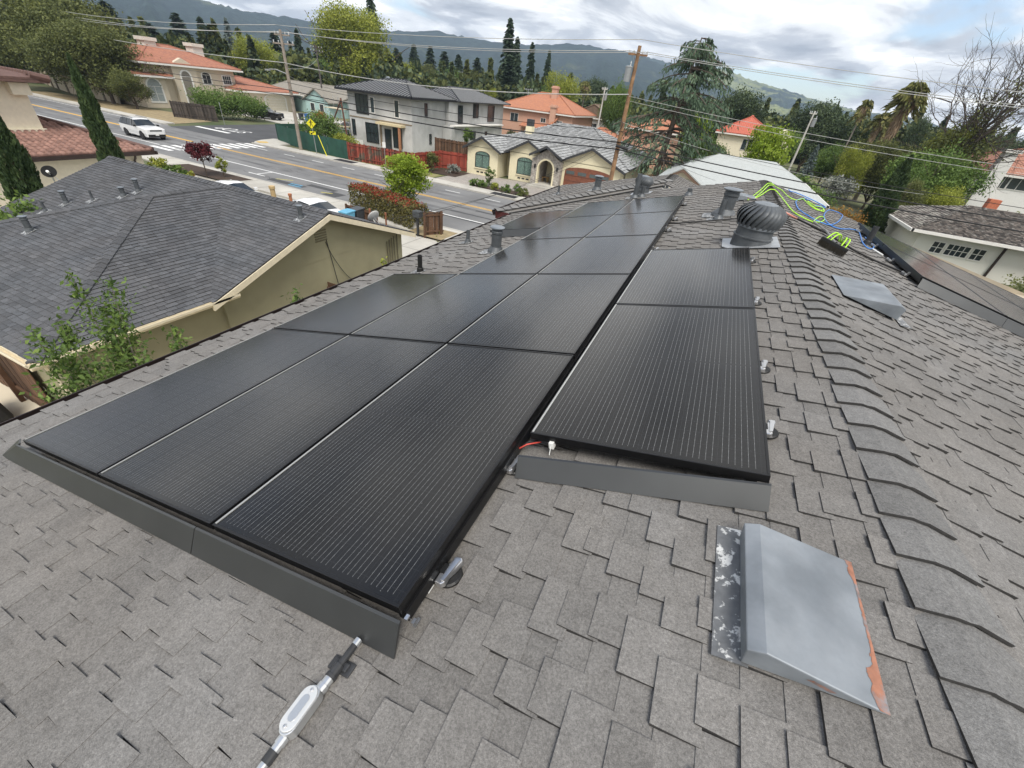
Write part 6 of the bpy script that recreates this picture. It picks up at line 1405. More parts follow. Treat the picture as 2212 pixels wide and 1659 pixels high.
T_olive = broadleaf('spreading_tree', 10, 6.5, 4.6, 'olive', 42000, 1, .27, trunk_h=1.4, nblob=12)
T_mid = broadleaf('leafy_tree', 10, 4.2, 4.0, 'mid', 20000, 2, .27)
T_dark = broadleaf('dark_tree', 10, 5.0, 4.4, 'dark', 22000, 3, .28, trunk_h=1.5, nblob=9)
T_dark2 = broadleaf('dark_tree', 10, 4.4, 4.6, 'olive', 15000, 13, .27, trunk_h=1.2, nblob=8)
T_yg = broadleaf('yellow_green_tree', 10, 4.0, 4.4, 'yellowgreen', 16000, 4, .24, trunk_h=1.5, nblob=9)
T_pop = broadleaf('poplar_tree', 20, 7.2, 9.2, 'yellowgreen', 36000, 5, .36, trunk_h=3, nblob=14)
T_lime = broadleaf('lime_green_tree', 6, 2.2, 2.3, 'lime', 9000, 6, .20, trunk_h=1.6, r=.09, nblob=9, bark=M_BARKG)
T_con = conifer('conifer', 16, 3.6, 'conifer', 7, nb=150, size=.75, droop=.3, power=.8, density=32)
T_con2 = conifer('conifer', 16, 2.8, 'conifer', 8, nb=140, size=.75, droop=.15, power=.75, density=30)
T_red = conifer('redwood', 24, 4.0, 'conifer', 9, nb=170, size=.95, droop=.5, density=26, power=.8)
T_blue = conifer('blue_spruce', 12, 4.2, 'blue', 10, nb=120, size=.5, droop=.2)
T_cyp = cypress('cypress', 9, .75, 'cypress', 11, 15000, .22)
T_palm = palm('palm_tree', 7, 12, skirt=.8, nf=44, fl=1.9, r=.16)
T_palmS = palm('shaggy_palm', 9, 13, skirt=4.5, nf=60, fl=2.6, r=.3)

# ---- left side
use(T_cyp, G(95, 402, 0.0) + np.array((2.4, 0, 0)), 'tall narrow cypress at the left edge of the photo', (1.2, 1.2, .8), 1.0)
p = AT(198, 240, Y=12.6); q_ = AT(146, 118, Y=12.6); use(T_cyp, (p[0], 12.6, 0), 'slender cypress in front of the clay tile roof', (.66, .66, q_[2]/9), 2.2)
p = AT(40, 330, Y=7.2); PROTO[T_cyp.name] = 1
lc = [o for o in bpy.data.objects if o.get('label') == 'tall narrow cypress at the left edge of the photo'][0]; lc.location = (p[0] - .9, 7.2, 0); lc.scale = (.74, .74, .78)
bush('shrub', 1.3, 1.2, 2.6, 'mid', 2600, 31, .16, 'dark leafy shrub at the left edge below the cypress', (AT(8, 405, Y=6.0)[0], 6.0, .6))
use(T_olive, (-88.0, 44.8, 0), 'broad olive green tree leaning over the road before the beige house', (1.1, 1.1, .98), .4)
use(T_olive, (-104, 49, 0), 'broad dark tree behind the beige boundary wall', (1.5, 1.5, 1.35), 2.0)
use(T_olive, (-97, 46.5, 0), 'middle broad tree behind the dry verge', (1.1, 1.1, 1.15), 4.1)
use(T_dark2, (-81.0, 44.2, 0), 'smaller tree over the wooden fence at the corner', (.6, .6, .5), 1)
for i, (x, yt, Y, w_, lb) in enumerate(((170, -25, 95, 60, 'dark conifer mass above the boundary wall trees'), (250, 5, 105, 45, 'dark conifer left of the orange roof'), (60, -40, 100, 70, 'tallest dark conifer at the top left corner'), (330, 50, 110, 50, 'broad green conifer behind the orange chimneys'), (445, 38, 125, 30, 'slim dark conifer behind the beige house'), (395, 30, 130, 34, 'dark conifer between the chimneys and the spruce'))):
    fitted((T_con, T_con2)[i % 2], 16, (3.6, 2.8)[i % 2], x, (yt+150)/2, yt, Y, lb, wide=w_, group='conifers behind the beige house')
fitted(T_blue, 12, 4.2, 500, 100, 40, 100, 'blue grey spruce behind the beige house', wide=32)
fitted(T_yg, 10, 4.0, 560, 130, 75, 92, 'yellow green magnolia right of the beige house', wide=46)
fitted(T_yg, 10, 4.0, 500, 150, 115, 95, 'small yellow bush tree at the spruce foot', wide=22)
# ---- behind the grey house
fitted(T_pop, 20, 7.2, 765, 95, -8, 112, 'large yellow green poplar towering over the grey house', wide=80)
fitted(T_red, 24, 4.0, 805, 60, -60, 135, 'dark redwood rising behind the poplar', wide=26)
fitted(T_yg, 10, 4.0, 860, 160, 128, 125, 'bright green tree at the right foot of the poplar', wide=34)
for i, (x, yt, Y, w_, lb) in enumerate(((648, 62, 120, 22, 'dark conifer behind the first utility pole'), (600, 70, 130, 30, 'broad conifer left of the first utility pole'), (690, 90, 135, 30, 'dark conifer behind the second utility pole'), (857, 104, 190, 20, 'small pine right of the poplar'))):
    fitted((T_con, T_con2)[i % 2], 16, (3.6, 2.8)[i % 2], x, (yt+170)/2, yt, Y, lb, wide=w_, group='conifers behind the poles')
for k, x in enumerate((890, 898, 906)): fitted(T_cyp, 9, .75, x, 150, 124 + k*2, 160, f'{("left", "middle", "right")[k]} cypress of the far trio behind the grey roof', wide=6, group='cypress trio')
for i, (x, yt, Y, w_, lb) in enumerate(((895, 96, 210, 26, 'tall thin pine behind the cypress trio'), (930, 100, 200, 30, 'dark pine in the far row behind the grey roof'), (960, 112, 190, 26, 'conifer above the russet roof'), (990, 118, 190, 28, 'conifer above the white far house'), (1030, 125, 170, 34, 'broad dark tree left of the redwoods'))):
    fitted((T_con, T_red, T_con2)[i % 3], (16, 24, 16)[i % 3], (3.6, 4.0, 2.8)[i % 3], x, (yt+190)/2, yt, Y, lb, wide=w_, group='far row of conifers')
fitted(T_mid, 10, 4.2, 950, 172, 150, 140, 'round green tree before the far houses', wide=20)
fitted(T_yg, 10, 4.0, 1060, 200, 185, 120, 'small pale green tree beside the pink house', wide=14)
for i, (x, yt, Y, w_, lb) in enumerate(((1096, 40, 140, 34, 'tallest redwood with thin top left of the pink house'), (1112, 80, 136, 26, 'second redwood leaning against the tallest one'), (1144, 92, 140, 18, 'slim dark cypress like conifer right of the redwoods'), (1180, 108, 160, 18, 'slender conifer right of the slim dark one'))):
    fitted((T_red, T_con, T_con2, T_con)[i], (24, 16, 16, 16)[i], (4.0, 3.6, 2.8, 3.6)[i], x, (yt+240)/2, yt, Y, lb, wide=w_, group='redwood group')
fitted(T_con2, 16, 2.8, 1098, 180, 120, 128, 'pale green conifer at the redwood foot', wide=32)
fitted(T_yg, 10, 4.0, 1212, 195, 148, 112, 'round yellow green tree right of the pink house', wide=38)
fitted(T_palm, 7, 2.2, 1262, 205, 190, 125, 'small palm between green tree and utility pole', wide=18)
fitted(T_mid, 10, 4.2, 1330, 220, 170, 95, 'green tree behind the near utility pole', wide=28)
fitted(T_dark, 10, 5.0, 1290, 190, 170, 170, 'dark tree far behind the near utility pole', wide=40)
for i, (x, yt, Y, w_, pr, lb) in enumerate(((915, 132, 165, 34, T_dark2, 'rounded dark tree above the grey roof ridge'), (975, 140, 150, 36, T_mid, 'rounded green tree above the russet roof'), (1045, 150, 135, 36, T_dark2, 'rounded olive tree left of the redwood foot'), (1160, 160, 150, 30, T_mid, 'leafy tree between redwood and yellow green tree'), (640, 110, 110, 36, T_dark2, 'olive tree behind the corner pole'), (700, 120, 118, 34, T_mid, 'green tree under the poplar, left side'), (290, 70, 115, 50, T_dark2, 'round tree above the orange chimneys'), (400, 85, 112, 44, T_mid, 'round green tree behind the beige house ridge'))):
    fitted(pr, 10, 4.4 if pr is T_dark2 else 4.2, x, (yt+180)/2, yt, Y, lb, wide=w_, group='broad trees behind the houses')
# bushes on the grey house lot
bush('shrub', 3.2, 2.6, 3.4, 'mid', 5200, 41, .22, 'big green shrub behind the green site fence', (-44.5, 45.0, 0))
bush('shrub', 2.0, 1.6, 1.6, 'yellowgreen', 2200, 42, .18, 'low yellow green shrub in front of the scaffold', (-39.6, 44.0, 0))
bush('shrub', 3.6, 3.0, 3.9, 'mid', 9000, 43, .22, 'dense clipped hedge bush at the beige house corner', (-70, 49.4, 0)); bush('shrub', 2.9, 2.6, 3.5, 'mid', 7000, 44, .22, 'right end of the corner hedge near the dark car', (-67.2, 52.2, 0))
bush('shrub', 1.6, 1.6, 2.4, 'purple', 1500, 45, .2, 'magenta bougainvillea behind the beige garage', (-76, 78, 0))
bush('shrub', 1.6, 1.6, 1.6, 'orange', 1600, 46, .2, 'rusty brown shrub beside the blue bins', (-66, 66, 0))
bush('shrub', .9, .8, 1.9, 'olive', 1500, 47, .14, 'dark shrub at the end of the red fence', (-25.0, 41.6, 0)); bush('shrub', .8, .7, .9, 'grey', 900, 48, .16, 'spiky flowering plant by the red gate', (-22.9, 42.6, 0))
bush('shrub', .8, .8, 2.2, 'mid', 1600, 49, .16, 'sapling at the right end of the grey house', (-29.6, 57, 1.2)); bush('shrub', 2.0, 1.2, 1.6, 'flower', 1500, 50, .16, 'pink white flowering oleander behind the bungalow ridge', (AT(1165, 280, Y=72)[0], 72, 2.2))
bush('shrub', 1.4, 1.2, 1.2, 'dark', 1200, 51, .16, 'dark round shrub before the pink house', (AT(1108, 278, Y=75)[0], 75, 1.4))

# ---- street
T_lime2 = broadleaf('lime_green_tree', 6, 2.0, 2.75, 'lime', 8000, 26, .20, trunk_h=.9, r=.08, nblob=11, bark=M_BARKG)
fitted(T_lime2, 6, 2.0, 873, 400, 318, 25.2, 'bright lime green street maple beside the road', wide=52, rz=.6)
bush('shrub', .5, .5, 1.9, 'mid', 1500, 52, .10, 'small clipped tree in the bungalow planter', (-16.9, 39.6, .0), cat='tree', nblob=4)
for k, (x, y, h_, lf, lb) in enumerate(((-18.0, 38.4, .7, 'mid', 'leftmost shrub of the bungalow planter'), (-17.0, 38.0, .8, 'mid', 'second shrub from the left in the bungalow planter'), (-15.6, 38.2, .7, 'yellowgreen', 'yellowish shrub in the middle of the bungalow planter'), (-14.3, 38.0, .8, 'mid', 'fourth shrub of the bungalow planter'), (-13.2, 38.0, 1.0, 'mid', 'white flowering shrub of the bungalow planter'), (-12.3, 37.9, .8, 'olive', 'rightmost shrub of the bungalow planter'))):
    bush('shrub', .62, .5, h_, lf, 900, 60 + k, .11, lb, (x, y, .02), 'planter shrubs', nblob=3)
# red tipped hedge
hd = thing('hedge', 'long clipped photinia hedge with red tips behind the driveway', 'hedge', (-16.6, 23.4, 0))
r_ = np.random.default_rng(70); n = 11000; A = np.array((-19.7, 24.15)); Bq = np.array((-12.9, 22.35)); s = r_.random(n); face = r_.random(n)
pos = A + (Bq-A)*s[:, None]; e2 = unit((Bq-A)[None])[0]; nrm = np.array((-e2[1], e2[0])); hw = .62
q = np.where(face < .3, r_.uniform(-hw, hw, n), np.where(face < .65, -hw, hw)) + r_.normal(0, .07, n); z = np.where(face < .3, 1.42, r_.uniform(.12, 1.42, n)) + r_.normal(0, .06, n) + .06*np.sin(s*40)
c = np.stack([pos[:, 0] + nrm[0]*q, pos[:, 1] + nrm[1]*q, z], 1); v, f_ = leaves_at(c, .13, r_, .3, .55)
link_mesh('foliage', fast_mesh('foliage', v, f_, [LEAF['photinia']], np.repeat(np.clip(r_.normal(.5, .25, n), 0, 1), 4)), hd).location = (16.6, -23.4, 0)
n = 5000; s = r_.random(n); pos = A + (Bq-A)*s[:, None]; q = r_.uniform(-hw-.05, hw+.05, n); z = 1.45 + r_.normal(0, .08, n) - .9*np.clip(r_.random(n)-.72, 0, 1)*(s < .6); keep = r_.random(n) < (1.0 - .85*s)
c = np.stack([pos[:, 0] + nrm[0]*q, pos[:, 1] + nrm[1]*q, z], 1)[keep]; v, f_ = leaves_at(c, .13, r_, .5, .5)
link_mesh('red_tips', fast_mesh('red_tips', v, f_, [LEAF['photinia_red']], np.repeat(np.clip(r_.normal(.5, .25, len(c)), 0, 1), 4)), hd).location = (16.6, -23.4, 0)
m = MB()
for k in range(9): b_ = A + (Bq-A)*(k+.5)/9; m.tube([(b_[0], b_[1], 0), (b_[0], b_[1], 1.15)], .04, 5)
o = m.build('stems', M_BARK, hd); o['kind'] = 'stuff'
# japanese maple etc. on the near verge
t = broadleaf('japanese_maple', 2.4, 1.05, .75, 'maple_red', 2600, 71, .15, trunk_h=1.1, r=.04, nblob=6); t['label'] = 'dark red japanese maple in the near planting bed'; t.location = (-33.2, 22.2, .1)
bush('shrub', .5, .4, 1.7, 'yellowgreen', 900, 72, .12, 'narrow green bush right beside the red maple', (-32.2, 22.9, .1)); bush('shrub', .4, .35, .7, 'orange', 500, 73, .1, 'small yellow orange bush at the charcoal roof edge', (-31.9, 20.2, .1))
for k, (px_q, py_q) in enumerate(((352, 368), (382, 372), (400, 377), (412, 382))):
    pp = G(px_q, py_q, .8); bush('shrub', .7 - .1*(k > 1), .6, 1.5 - .25*k, 'yellowgreen' if k != 1 else 'mid', 900, 74 + k, .14, f'{("first", "second", "third", "fourth")[k]} green plant from the left behind the charcoal roof ridge', (pp[0], pp[1], .1), 'plants behind the charcoal ridge')

# ---- saplings rising between the houses in front
def sapling(label, loc, h, stems, n, size, seed, leaf='mid', spread=.5):
    r_ = np.random.default_rng(seed); t = thing('sapling', label, 'tree', loc, 'leafy saplings beside our eave'); m = MB(); C_ = []; L0 = np.array(loc)
    for k in range(stems):
        a = r_.random()*6.28; hh = h*r_.uniform(.55, 1.0) if k else h; off = spread*r_.uniform(.3, 1.0) if k else .08
        pts = [L0 + np.array((math.cos(a)*off*s_**1.3, math.sin(a)*off*s_**1.3, hh*s_)) for s_ in (0, .35, .7, 1)]
        m.tube(pts, [.022, .016, .010, .004], 5, cap=False)
        nn = n//stems; s_ = r_.random(nn)**.8*.85 + .15; ctr = np.stack([np.interp(s_, (0, .35, .7, 1), [p_[i] for p_ in pts]) for i in range(3)], 1) - L0
        wd = .20*(1.15 - s_) + .05; wd *= (1 + .5*np.sin(s_*25 + k))
        C_.append(ctr + r_.normal(size=(nn, 3))*wd[:, None])
    m.build('stem', M_BARKG, t); c = np.concatenate(C_); v, f_ = leaves_at(c, size, r_, .25, .42)
    link_mesh('leaves', fast_mesh('leaves', v, f_, [LEAF[leaf]], np.repeat(np.clip(r_.normal(.5, .24, len(c)), 0, 1), 4)), t); return t
def sap_at(px_b, py_t, X, label, stems, n, seed, spread, size=.095, top=None, zb=.0, leaf='mid'):
    """crown tip seen at pixel (px_b, py_t) at world X"""
    tip = AT(px_b, py_t, X=X); return sapling(label, (tip[0], tip[1], zb), tip[2] - zb, stems, n, size, seed, leaf, spread)
sap_at(150, 595, -5.6, 'tall bushy sapling in front of the charcoal hip', 7, 4200, 81, .55)
sap_at(120, 690, -4.6, 'leafy clump at the foot of the tall bushy sapling', 8, 4200, 82, .6)
sap_at(365, 705, -4.2, 'slim sapling in front of the olive wall by the gutter', 2, 800, 83, .18)
sap_at(318, 760, -3.9, 'short leafy shoot left of the slim sapling', 3, 700, 84, .2)
sap_at(630, 618, -3.6, 'shoot rising above the eave before the olive wall', 3, 600, 85, .25)
sap_at(835, 558, -3.2, 'leafy shoot beside the white wall box', 4, 900, 86, .35, leaf='yellowgreen')
sap_at(950, 500, -3.0, 'small shoot above the eave near the driveway', 2, 160, 87, .15, leaf='yellowgreen')
sap_at(880, 548, -3.2, 'tiny shoot right of the wall meters', 2, 160, 88, .15, leaf='yellowgreen')

# ---- cedar beside the near pole
def deodar(loc, h, label, seed=90):
    r_ = np.random.default_rng(seed); t = thing('cedar_tree', label, 'tree', loc); m = MB(); L0 = np.array(loc)
    lean = lambda f_: np.array((.9*f_, .3*f_, h*f_)); m.tube([L0 + lean(f_) for f_ in (0, .25, .5, .75, 1.0)], [.42, .36, .27, .17, .05], 10)
    C_, D_, T_ = [], [], []
    tiers = [(.20, 3.2), (.27, 4.4), (.33, 3.6), (.38, 4.8), (.44, 4.2), (.50, 5.0), (.56, 4.6), (.62, 4.2), (.68, 3.8), (.74, 3.6), (.79, 2.6), (.84, 3.4), (.88, 3.0), (.92, 1.6), (.95, 2.2), (.98, 1.2)]
    for (f0, L) in tiers:
        nbk = 6 if f0 > .4 else 5; smin = .22 if f0 > .55 else .58
        for k in range(nbk):
            a = r_.random()*6.28; LL = 1.32*L*r_.uniform(.6, 1.2); p0 = L0 + lean(f0 + r_.uniform(-.02, .02)); ns = 9; s_ = np.linspace(0, 1, ns)
            up = r_.uniform(-.10, .22); pts = np.stack([p0[0] + np.cos(a)*LL*s_, p0[1] + np.sin(a)*LL*s_, p0[2] + up*LL*s_ - .30*LL*s_**2.2], 1)
            m.tube([tuple(q_) for q_ in pts[::2]], [.10*(1-.2*i_) * (L/4) + .015 for i_ in range(5)], 5, cap=False)
            nl = int((120 if f0 > .55 else 85)*LL/4); ss = smin + (1 - smin)*r_.random(nl)**.75; cc = np.stack([np.interp(ss, s_, pts[:, i_]) for i_ in range(3)], 1)
            side = r_.normal(size=nl)*.16*LL*(.4 + ss*.5); cc += np.stack([-np.sin(a)*side, np.cos(a)*side, -np.abs(r_.normal(size=nl))*.34], 1)
            C_.append(cc - L0); D_.append(np.tile((np.cos(a)*.5, np.sin(a)*.5, -.9), (nl, 1))); T_.append(np.clip(r_.normal(r_.uniform(.3, .6), .16, nl), 0, 1))
    m.build('trunk', M_BARK, t); c = np.concatenate(C_); v, f_ = leaves_at(c, .42, r_, .2, .32, dirs=np.concatenate(D_), dirw=.6)
    link_mesh('crown', fast_mesh('crown', v, f_, [LEAF['cedar']], np.repeat(np.concatenate(T_), 4)), t); return t
p = AT(1412, 385, Y=56); ptop = AT(1470, 85, Y=56)
deodar((p[0], 56, 0), ptop[2] + .3, 'large drooping cedar towering beside the leaning pole')
# ---- right side
fitted(T_lime, 6, 2.2, 1508, 275, 236, 66, 'yellow green tree behind the cedar branches', wide=28)
fitted(T_mid, 10, 4.2, 1530, 320, 282, 62, 'feathery green tree before the red roofed house', wide=42)
fitted(T_mid, 10, 4.2, 1340, 200, 165, 88, 'leafy tree peeking between pole and cedar', wide=24)
fitted(T_dark, 10, 5.0, 1600, 230, 192, 120, 'large dark tree behind the red roof', wide=52)
fitted(T_lime, 6, 2.2, 1656, 315, 262, 58, 'round lime green tree before the cream stair tower', wide=48, zb=.3)
fitted(T_con, 16, 3.6, 1716, 240, 212, 150, 'dark pine right of the big dark tree', wide=24)
fitted(T_dark, 10, 5.0, 1770, 270, 218, 112, 'great dark oak behind the leaning white pole', wide=62)
fitted(T_dark, 10, 5.0, 1850, 290, 250, 118, 'dark tree right of the great oak', wide=50)
fitted(T_cyp, 9, .75, 1804, 240, 216, 140, 'thin cypress tip above the great dark oak', wide=6)
fitted(T_palm, 7, 2.2, 1850, 270, 236, 105, 'tall thin palm on a leaning pale trunk', wide=20)
fitted(T_palmS, 9, 2.6, 1940, 260, 212, 80, 'shaggy fan palm with a brown skirt of dead fronds', wide=34)
fitted(T_palmS, 9, 2.6, 1890, 285, 262, 110, 'low shaggy palm left of the tall fan palm', wide=20); fitted(T_palmS, 9, 2.6, 1912, 285, 266, 112, 'second low shaggy palm beside the fan palm', wide=18)
fitted(T_dark2, 10, 4.4, 1880, 330, 295, 78, 'olive willow like tree below the palms', wide=52)
fitted(T_dark2, 10, 4.4, 1930, 330, 300, 72, 'drooping olive tree right of the willow like tree', wide=44)
fitted(T_yg, 10, 4.0, 1855, 340, 310, 70, 'golden leaved tree below the palms', wide=30)
fitted(T_blue, 12, 4.2, 1756, 340, 312, 72, 'silver grey bush tree behind the pale roof', wide=28)
bush('shrub', 2.2, 2.0, 3.0, 'grey', 2600, 101, .22, 'grey olive bush above the pale roof end', (AT(1825, 370, Y=66)[0], 66, .6))
bush('shrub', 1.8, 1.8, 3.2, 'mid', 2400, 102, .24, 'banana like plant by the white pergola', (AT(1748, 362, Y=64)[0], 64, .2))
bush('shrub', 2.0, 2.0, 2.8, 'mid', 2600, 103, .18, 'green citrus tree at the end of the pale roof', (AT(1778, 405, Y=56)[0], 56, .4))
bush('shrub', 2.0, 1.8, 2.6, 'orange', 2800, 104, .15, 'rust orange shrub beyond the blue hose', (AT(1832, 442, Y=46)[0], 46, .2))
p = AT(1900, 455, Y=47.5); use(T_cyp, (p[0], 47.5, 0), 'single cypress standing right of the rust orange shrub', (1.25, 1.25, .78), .5)
fitted(T_mid, 10, 4.2, 2030, 370, 300, 58, 'large green tree filling the right between the roofs', wide=72)
fitted(T_dark2, 10, 4.4, 2070, 360, 330, 62, 'dark brown green tree left of the white right house', wide=34)
fitted(T_mid, 10, 4.2, 1985, 380, 345, 56, 'green tree in front of the large right hand tree', wide=44)
fitted(T_yg, 10, 4.0, 2065, 300, 262, 66, 'yellow green tree under the bare branches', wide=50)
fitted(T_dark, 10, 5.0, 1985, 290, 250, 110, 'dark evergreen behind the fan palm', wide=26); fitted(T_dark, 10, 5.0, 2170, 310, 290, 120, 'dark trees at the right edge behind the white house', wide=50)
fitted(T_mid, 10, 4.2, 2050, 395, 360, 57, 'green tree left of the white right house', wide=28)
fitted(T_dark2, 10, 4.4, 1960, 420, 380, 52, 'low olive tree behind the cypress', wide=36)
fitted(T_yg, 10, 4.0, 2040, 425, 395, 54, 'low yellow green tree behind the shake roof', wide=46)
fitted(T_mid, 10, 4.2, 1800, 330, 300, 84, 'green tree between the leaning pole and the willow like tree', wide=36)
fitted(T_mid, 10, 4.2, 1700, 300, 268, 92, 'green tree right behind the stair tower', wide=34)
# half bare tree
t = thing('bare_tree', 'half bare tree with twiggy crown against the sky at right', 'tree', (AT(2000, 400, Y=64)[0], 64, 0))
r_ = np.random.default_rng(110); m = MB(); L0 = np.array(WL[t]); ht_ = AT(2130, 160, Y=64)[2]
m.tube([L0, L0 + (.3, 0, ht_*.3), L0 + (.8, .2, ht_*.5)], [.35, .28, .2], 8)
for k in range(16): a = r_.random()*6.28; limb(m, L0 + np.array((.3 + .5*r_.random(), .1, ht_*r_.uniform(.25, .5))), (math.cos(a)*.55 + .2, math.sin(a)*.5, 1.2), ht_*r_.uniform(.35, .52), .115, 3, r_, .55, .3, 5, 4)
m.build('trunk', mat('dark_bark', (.075, .06, .05), .95, .3), t)
me = crown_mesh('foliage', [(.6, 0, ht_*.52, 2.6, 2.4, ht_*.16), (-.8, 0, ht_*.42, 2.4, 2.4, ht_*.14), (1.2, 0, ht_*.66, 1.8, 1.6, ht_*.16), (1.6, 0, ht_*.85, 1.6, 1.6, ht_*.13)], 5200, .24, LEAF['olive'], 111); link_mesh('foliage', me, t)
bush('shrub', 1.8, 1.6, 2.6, 'orange', 1300, 112, .15, 'thin leaved tree before the old white wall', (26.2, 38.5, .0)); bush('shrub', 2.2, 1.8, 2.0, 'mid', 2600, 113, .16, 'dense green bush at the right edge below the old house', (26.6, 33.5, -.4)); bush('shrub', 2.4, 2, 2.0, 'olive', 2200, 114, .16, 'olive brown bush beside the dense green bush', (23.8, 35.5, -.2)); bush('shrub', 2.6, 2.2, 2.6, 'olive', 2200, 115, .2, 'bush in front of the white right house', (31.5, 60, .6)); bush('shrub', 2.0, 1.8, 2.0, 'mid', 1800, 116, .2, 'green shrub left of the white right house', (27.5, 61, .4))
# ---- far wood: one mass between the last houses and the hills
def far_wood(n=3600):
    r_ = np.random.default_rng(130); Vs, Fs, Ts, b = [], [], [], 0
    for k in range(n):
        px = r_.uniform(-150, 2350); D = 135 * math.exp(r_.random()*1.9); d = ray(px, 300); L = math.hypot(d[0], d[1]); x, y = CAM[0] + d[0]/L*D, CAM[1] + d[1]/L*D
        h = r_.uniform(6.0, 11.5) * (1 + .15*(D > 400)); con = r_.random() < .3; rr = h*(.22 if con else .48)*r_.uniform(.8, 1.3); nl = int(np.clip(62000/D, 80, 340)); u_ = unit(r_.normal(size=(nl, 3)))
        if con: f_ = r_.random(nl); c = np.stack([u_[:, 0]*rr*(1-f_)*1.2, u_[:, 1]*rr*(1-f_)*1.2, f_*h*1.25], 1)
        else: c = u_*np.array((rr, rr, h*.42))*(.6 + .4*r_.random((nl, 1))) + (0, 0, h*.56)
        c = c + (x, y, 0); v, f_ = leaves_at(c, h*.125, r_, .3, .7); Vs.append(v); Fs.append(f_ + b); b += len(v); Ts.append(np.repeat(np.clip(r_.normal(r_.uniform(.25, .75), .15, nl), 0, 1), 4))
    me = fast_mesh('far_trees', np.concatenate(Vs), np.concatenate(Fs), [LEAF['dark'], LEAF['olive']], np.concatenate(Ts)); o = link_mesh('far_trees', me); o['kind'] = 'stuff'; o['label'] = 'mass of distant trees between the houses and the hills'
    ids = np.repeat(r_.random(len(me.polygons)//50 + 1) < .5, 50)[:len(me.polygons)].astype(np.int32); me.polygons.foreach_set('material_index', ids); return o
far_wood()

# ================================================================== STREET THINGS
M_WOODP = mat('weathered_pole_wood', (.27, .23, .19), .9, .25, scale=3, bump=.4, bscale=20); M_WOODB = mat('brown_pole_wood', (.30, .175, .09), .9, .3, scale=3, bump=.4, bscale=20, col2=(.17, .10, .06))
M_STEEL = mat('grey_steel', (.34, .35, .35), .45, .1, metal=.5); M_INS = mat('insulator', (.55, .57, .58), .3)
def utility_pole(base, h, label, m_, arms=(), r=.16, xform=None, lean=(0, 0), steps=None):
    t = thing('utility_pole', label, 'utility pole', base, 'utility poles'); b = np.array(base, float)
    m = MB(); m.tube([b, b + (lean[0]*.5, lean[1]*.5, h*.5), b + (lean[0], lean[1], h)], [r*1.15, r, r*.72], 10); m.build('shaft', m_, t)
    for (z, w_, ax) in arms:
        a = np.array((math.cos(ax), math.sin(ax), 0)); q = b + np.array((lean[0]*z/h, lean[1]*z/h, z)); m = MB()
        n_ = np.array((-a[1], a[0], 0)); m.hexa([tuple(q + a*s_*w_/2 + n_*e + (0, 0, dz)) for dz in (-.06, .06) for s_, e in ((-1, .10), (1, .10), (1, .20), (-1, .20))]); arm = m.build('crossarm', m_, t)
        for s_ in (-.92, -.45, .45, .92):
            m = MB(); m.lathe([(.04, .06), (.06, .14), (.035, .16), (.06, .20), (.02, .26)], q + a*s_*w_/2 + n_*.15, 8); m.build('insulator', M_INS, arm)
        for s_ in (-1, 1): m = MB(); m.tube([tuple(q + a*s_*w_*.32 + n_*.17), tuple(q + n_*.15 - np.array((0, 0, .6)))], .018, 5); m.build('brace', M_STEEL, arm)
    if xform:
        for (dx, dy, z) in xform:
            c = b + np.array((dx + lean[0]*z/h, dy, z)); m = MB(); m.lathe([(.02, -.46), (.24, -.45), (.25, .38), (.27, .40), (.27, .45), (.10, .52)], c, 16); m.build('transformer', M_STEEL, t)
            m = MB(); m.lathe([(.05, .5), (.03, .6), (.05, .65), (.02, .8)], c + (.08, 0, 0), 8); m.build('bushing', M_INS, t)
    return t
PA = np.array((-40.7, 38.3, 0)); PBp = np.array((-4.55, 38.0, 0)); PRr = np.array((36.0, 36.6, 0)); PLl = np.array((-137, 55, 0))
utility_pole(PA, 10.7, 'weathered grey utility pole at the crossing corner', M_WOODP, ((10.3, 1.8, .15), (9.6, 2.6, .1)), r=.17)
utility_pole(PBp, 11.6, 'brown utility pole with grey transformer beside the cedar', M_WOODB, ((11.1, 1.4, .3),), r=.17, xform=((-.42, -.15, 9.9),))
utility_pole((-77.9, 79, 0), 11.6, 'dark utility pole with double crossarms behind the grey house', mat('dark_pole_wood', (.09, .08, .075), .9, .2), ((11.2, 2.2, .6), (10.6, 2.4, .6)), r=.15)
utility_pole(tuple(PLl), 13.0, 'utility pole at the top left edge of the photo', M_STEEL, (), r=.22)
p = AT(1722, 327, Y=75); utility_pole((p[0], 75, 0), 9.9, 'pale utility pole with transformer right of the lime tree', mat('pale_pole', (.52, .50, .46), .8, .15), ((9.6, 1.0, .5),), r=.13, xform=((.4, -.1, 8.6),))
p = AT(1293, 265, Y=85); utility_pole((p[0], 85, 0), 10.2, 'pale utility pole between orange roof and brown pole', mat('pale_pole', (.52, .50, .46)), ((9.9, 1.0, .5),), r=.13, xform=((.4, -.1, 8.8),))
p = AT(995, 190, Y=170); utility_pole((p[0], 170, 0), 12.3, 'distant pole with two crossarms above the far houses', M_STEEL, ((12, 2.6, .2), (11.1, 2.6, .2)), r=.2)
p = AT(1143, 180, Y=120); utility_pole((p[0], 120, 0), 9.0, 'thin distant pole above the pink house roof', M_STEEL, ((8.8, 2.2, .2),), r=.14)
M_CABL = mat('pale_cable', (.42, .42, .40), .5); M_CABB = mat('black_cable', (.012, .012, .013), .6)
WIRE_N = [0]
def wire(a, b, sag, r, m_, label, group='overhead lines'):
    a, b = np.array(a, float), np.array(b, float); pts = []
    for k in range(25): s = k/24; p_ = a + (b-a)*s; p_[2] -= sag*4*s*(1-s); pts.append(p_)
    m = MB(); m.tube(pts, r, 5); o = m.build('overhead_wire', m_, smooth=True, loc=tuple(a)); tag(o, label, 'wire', group)
    return o
off = np.array
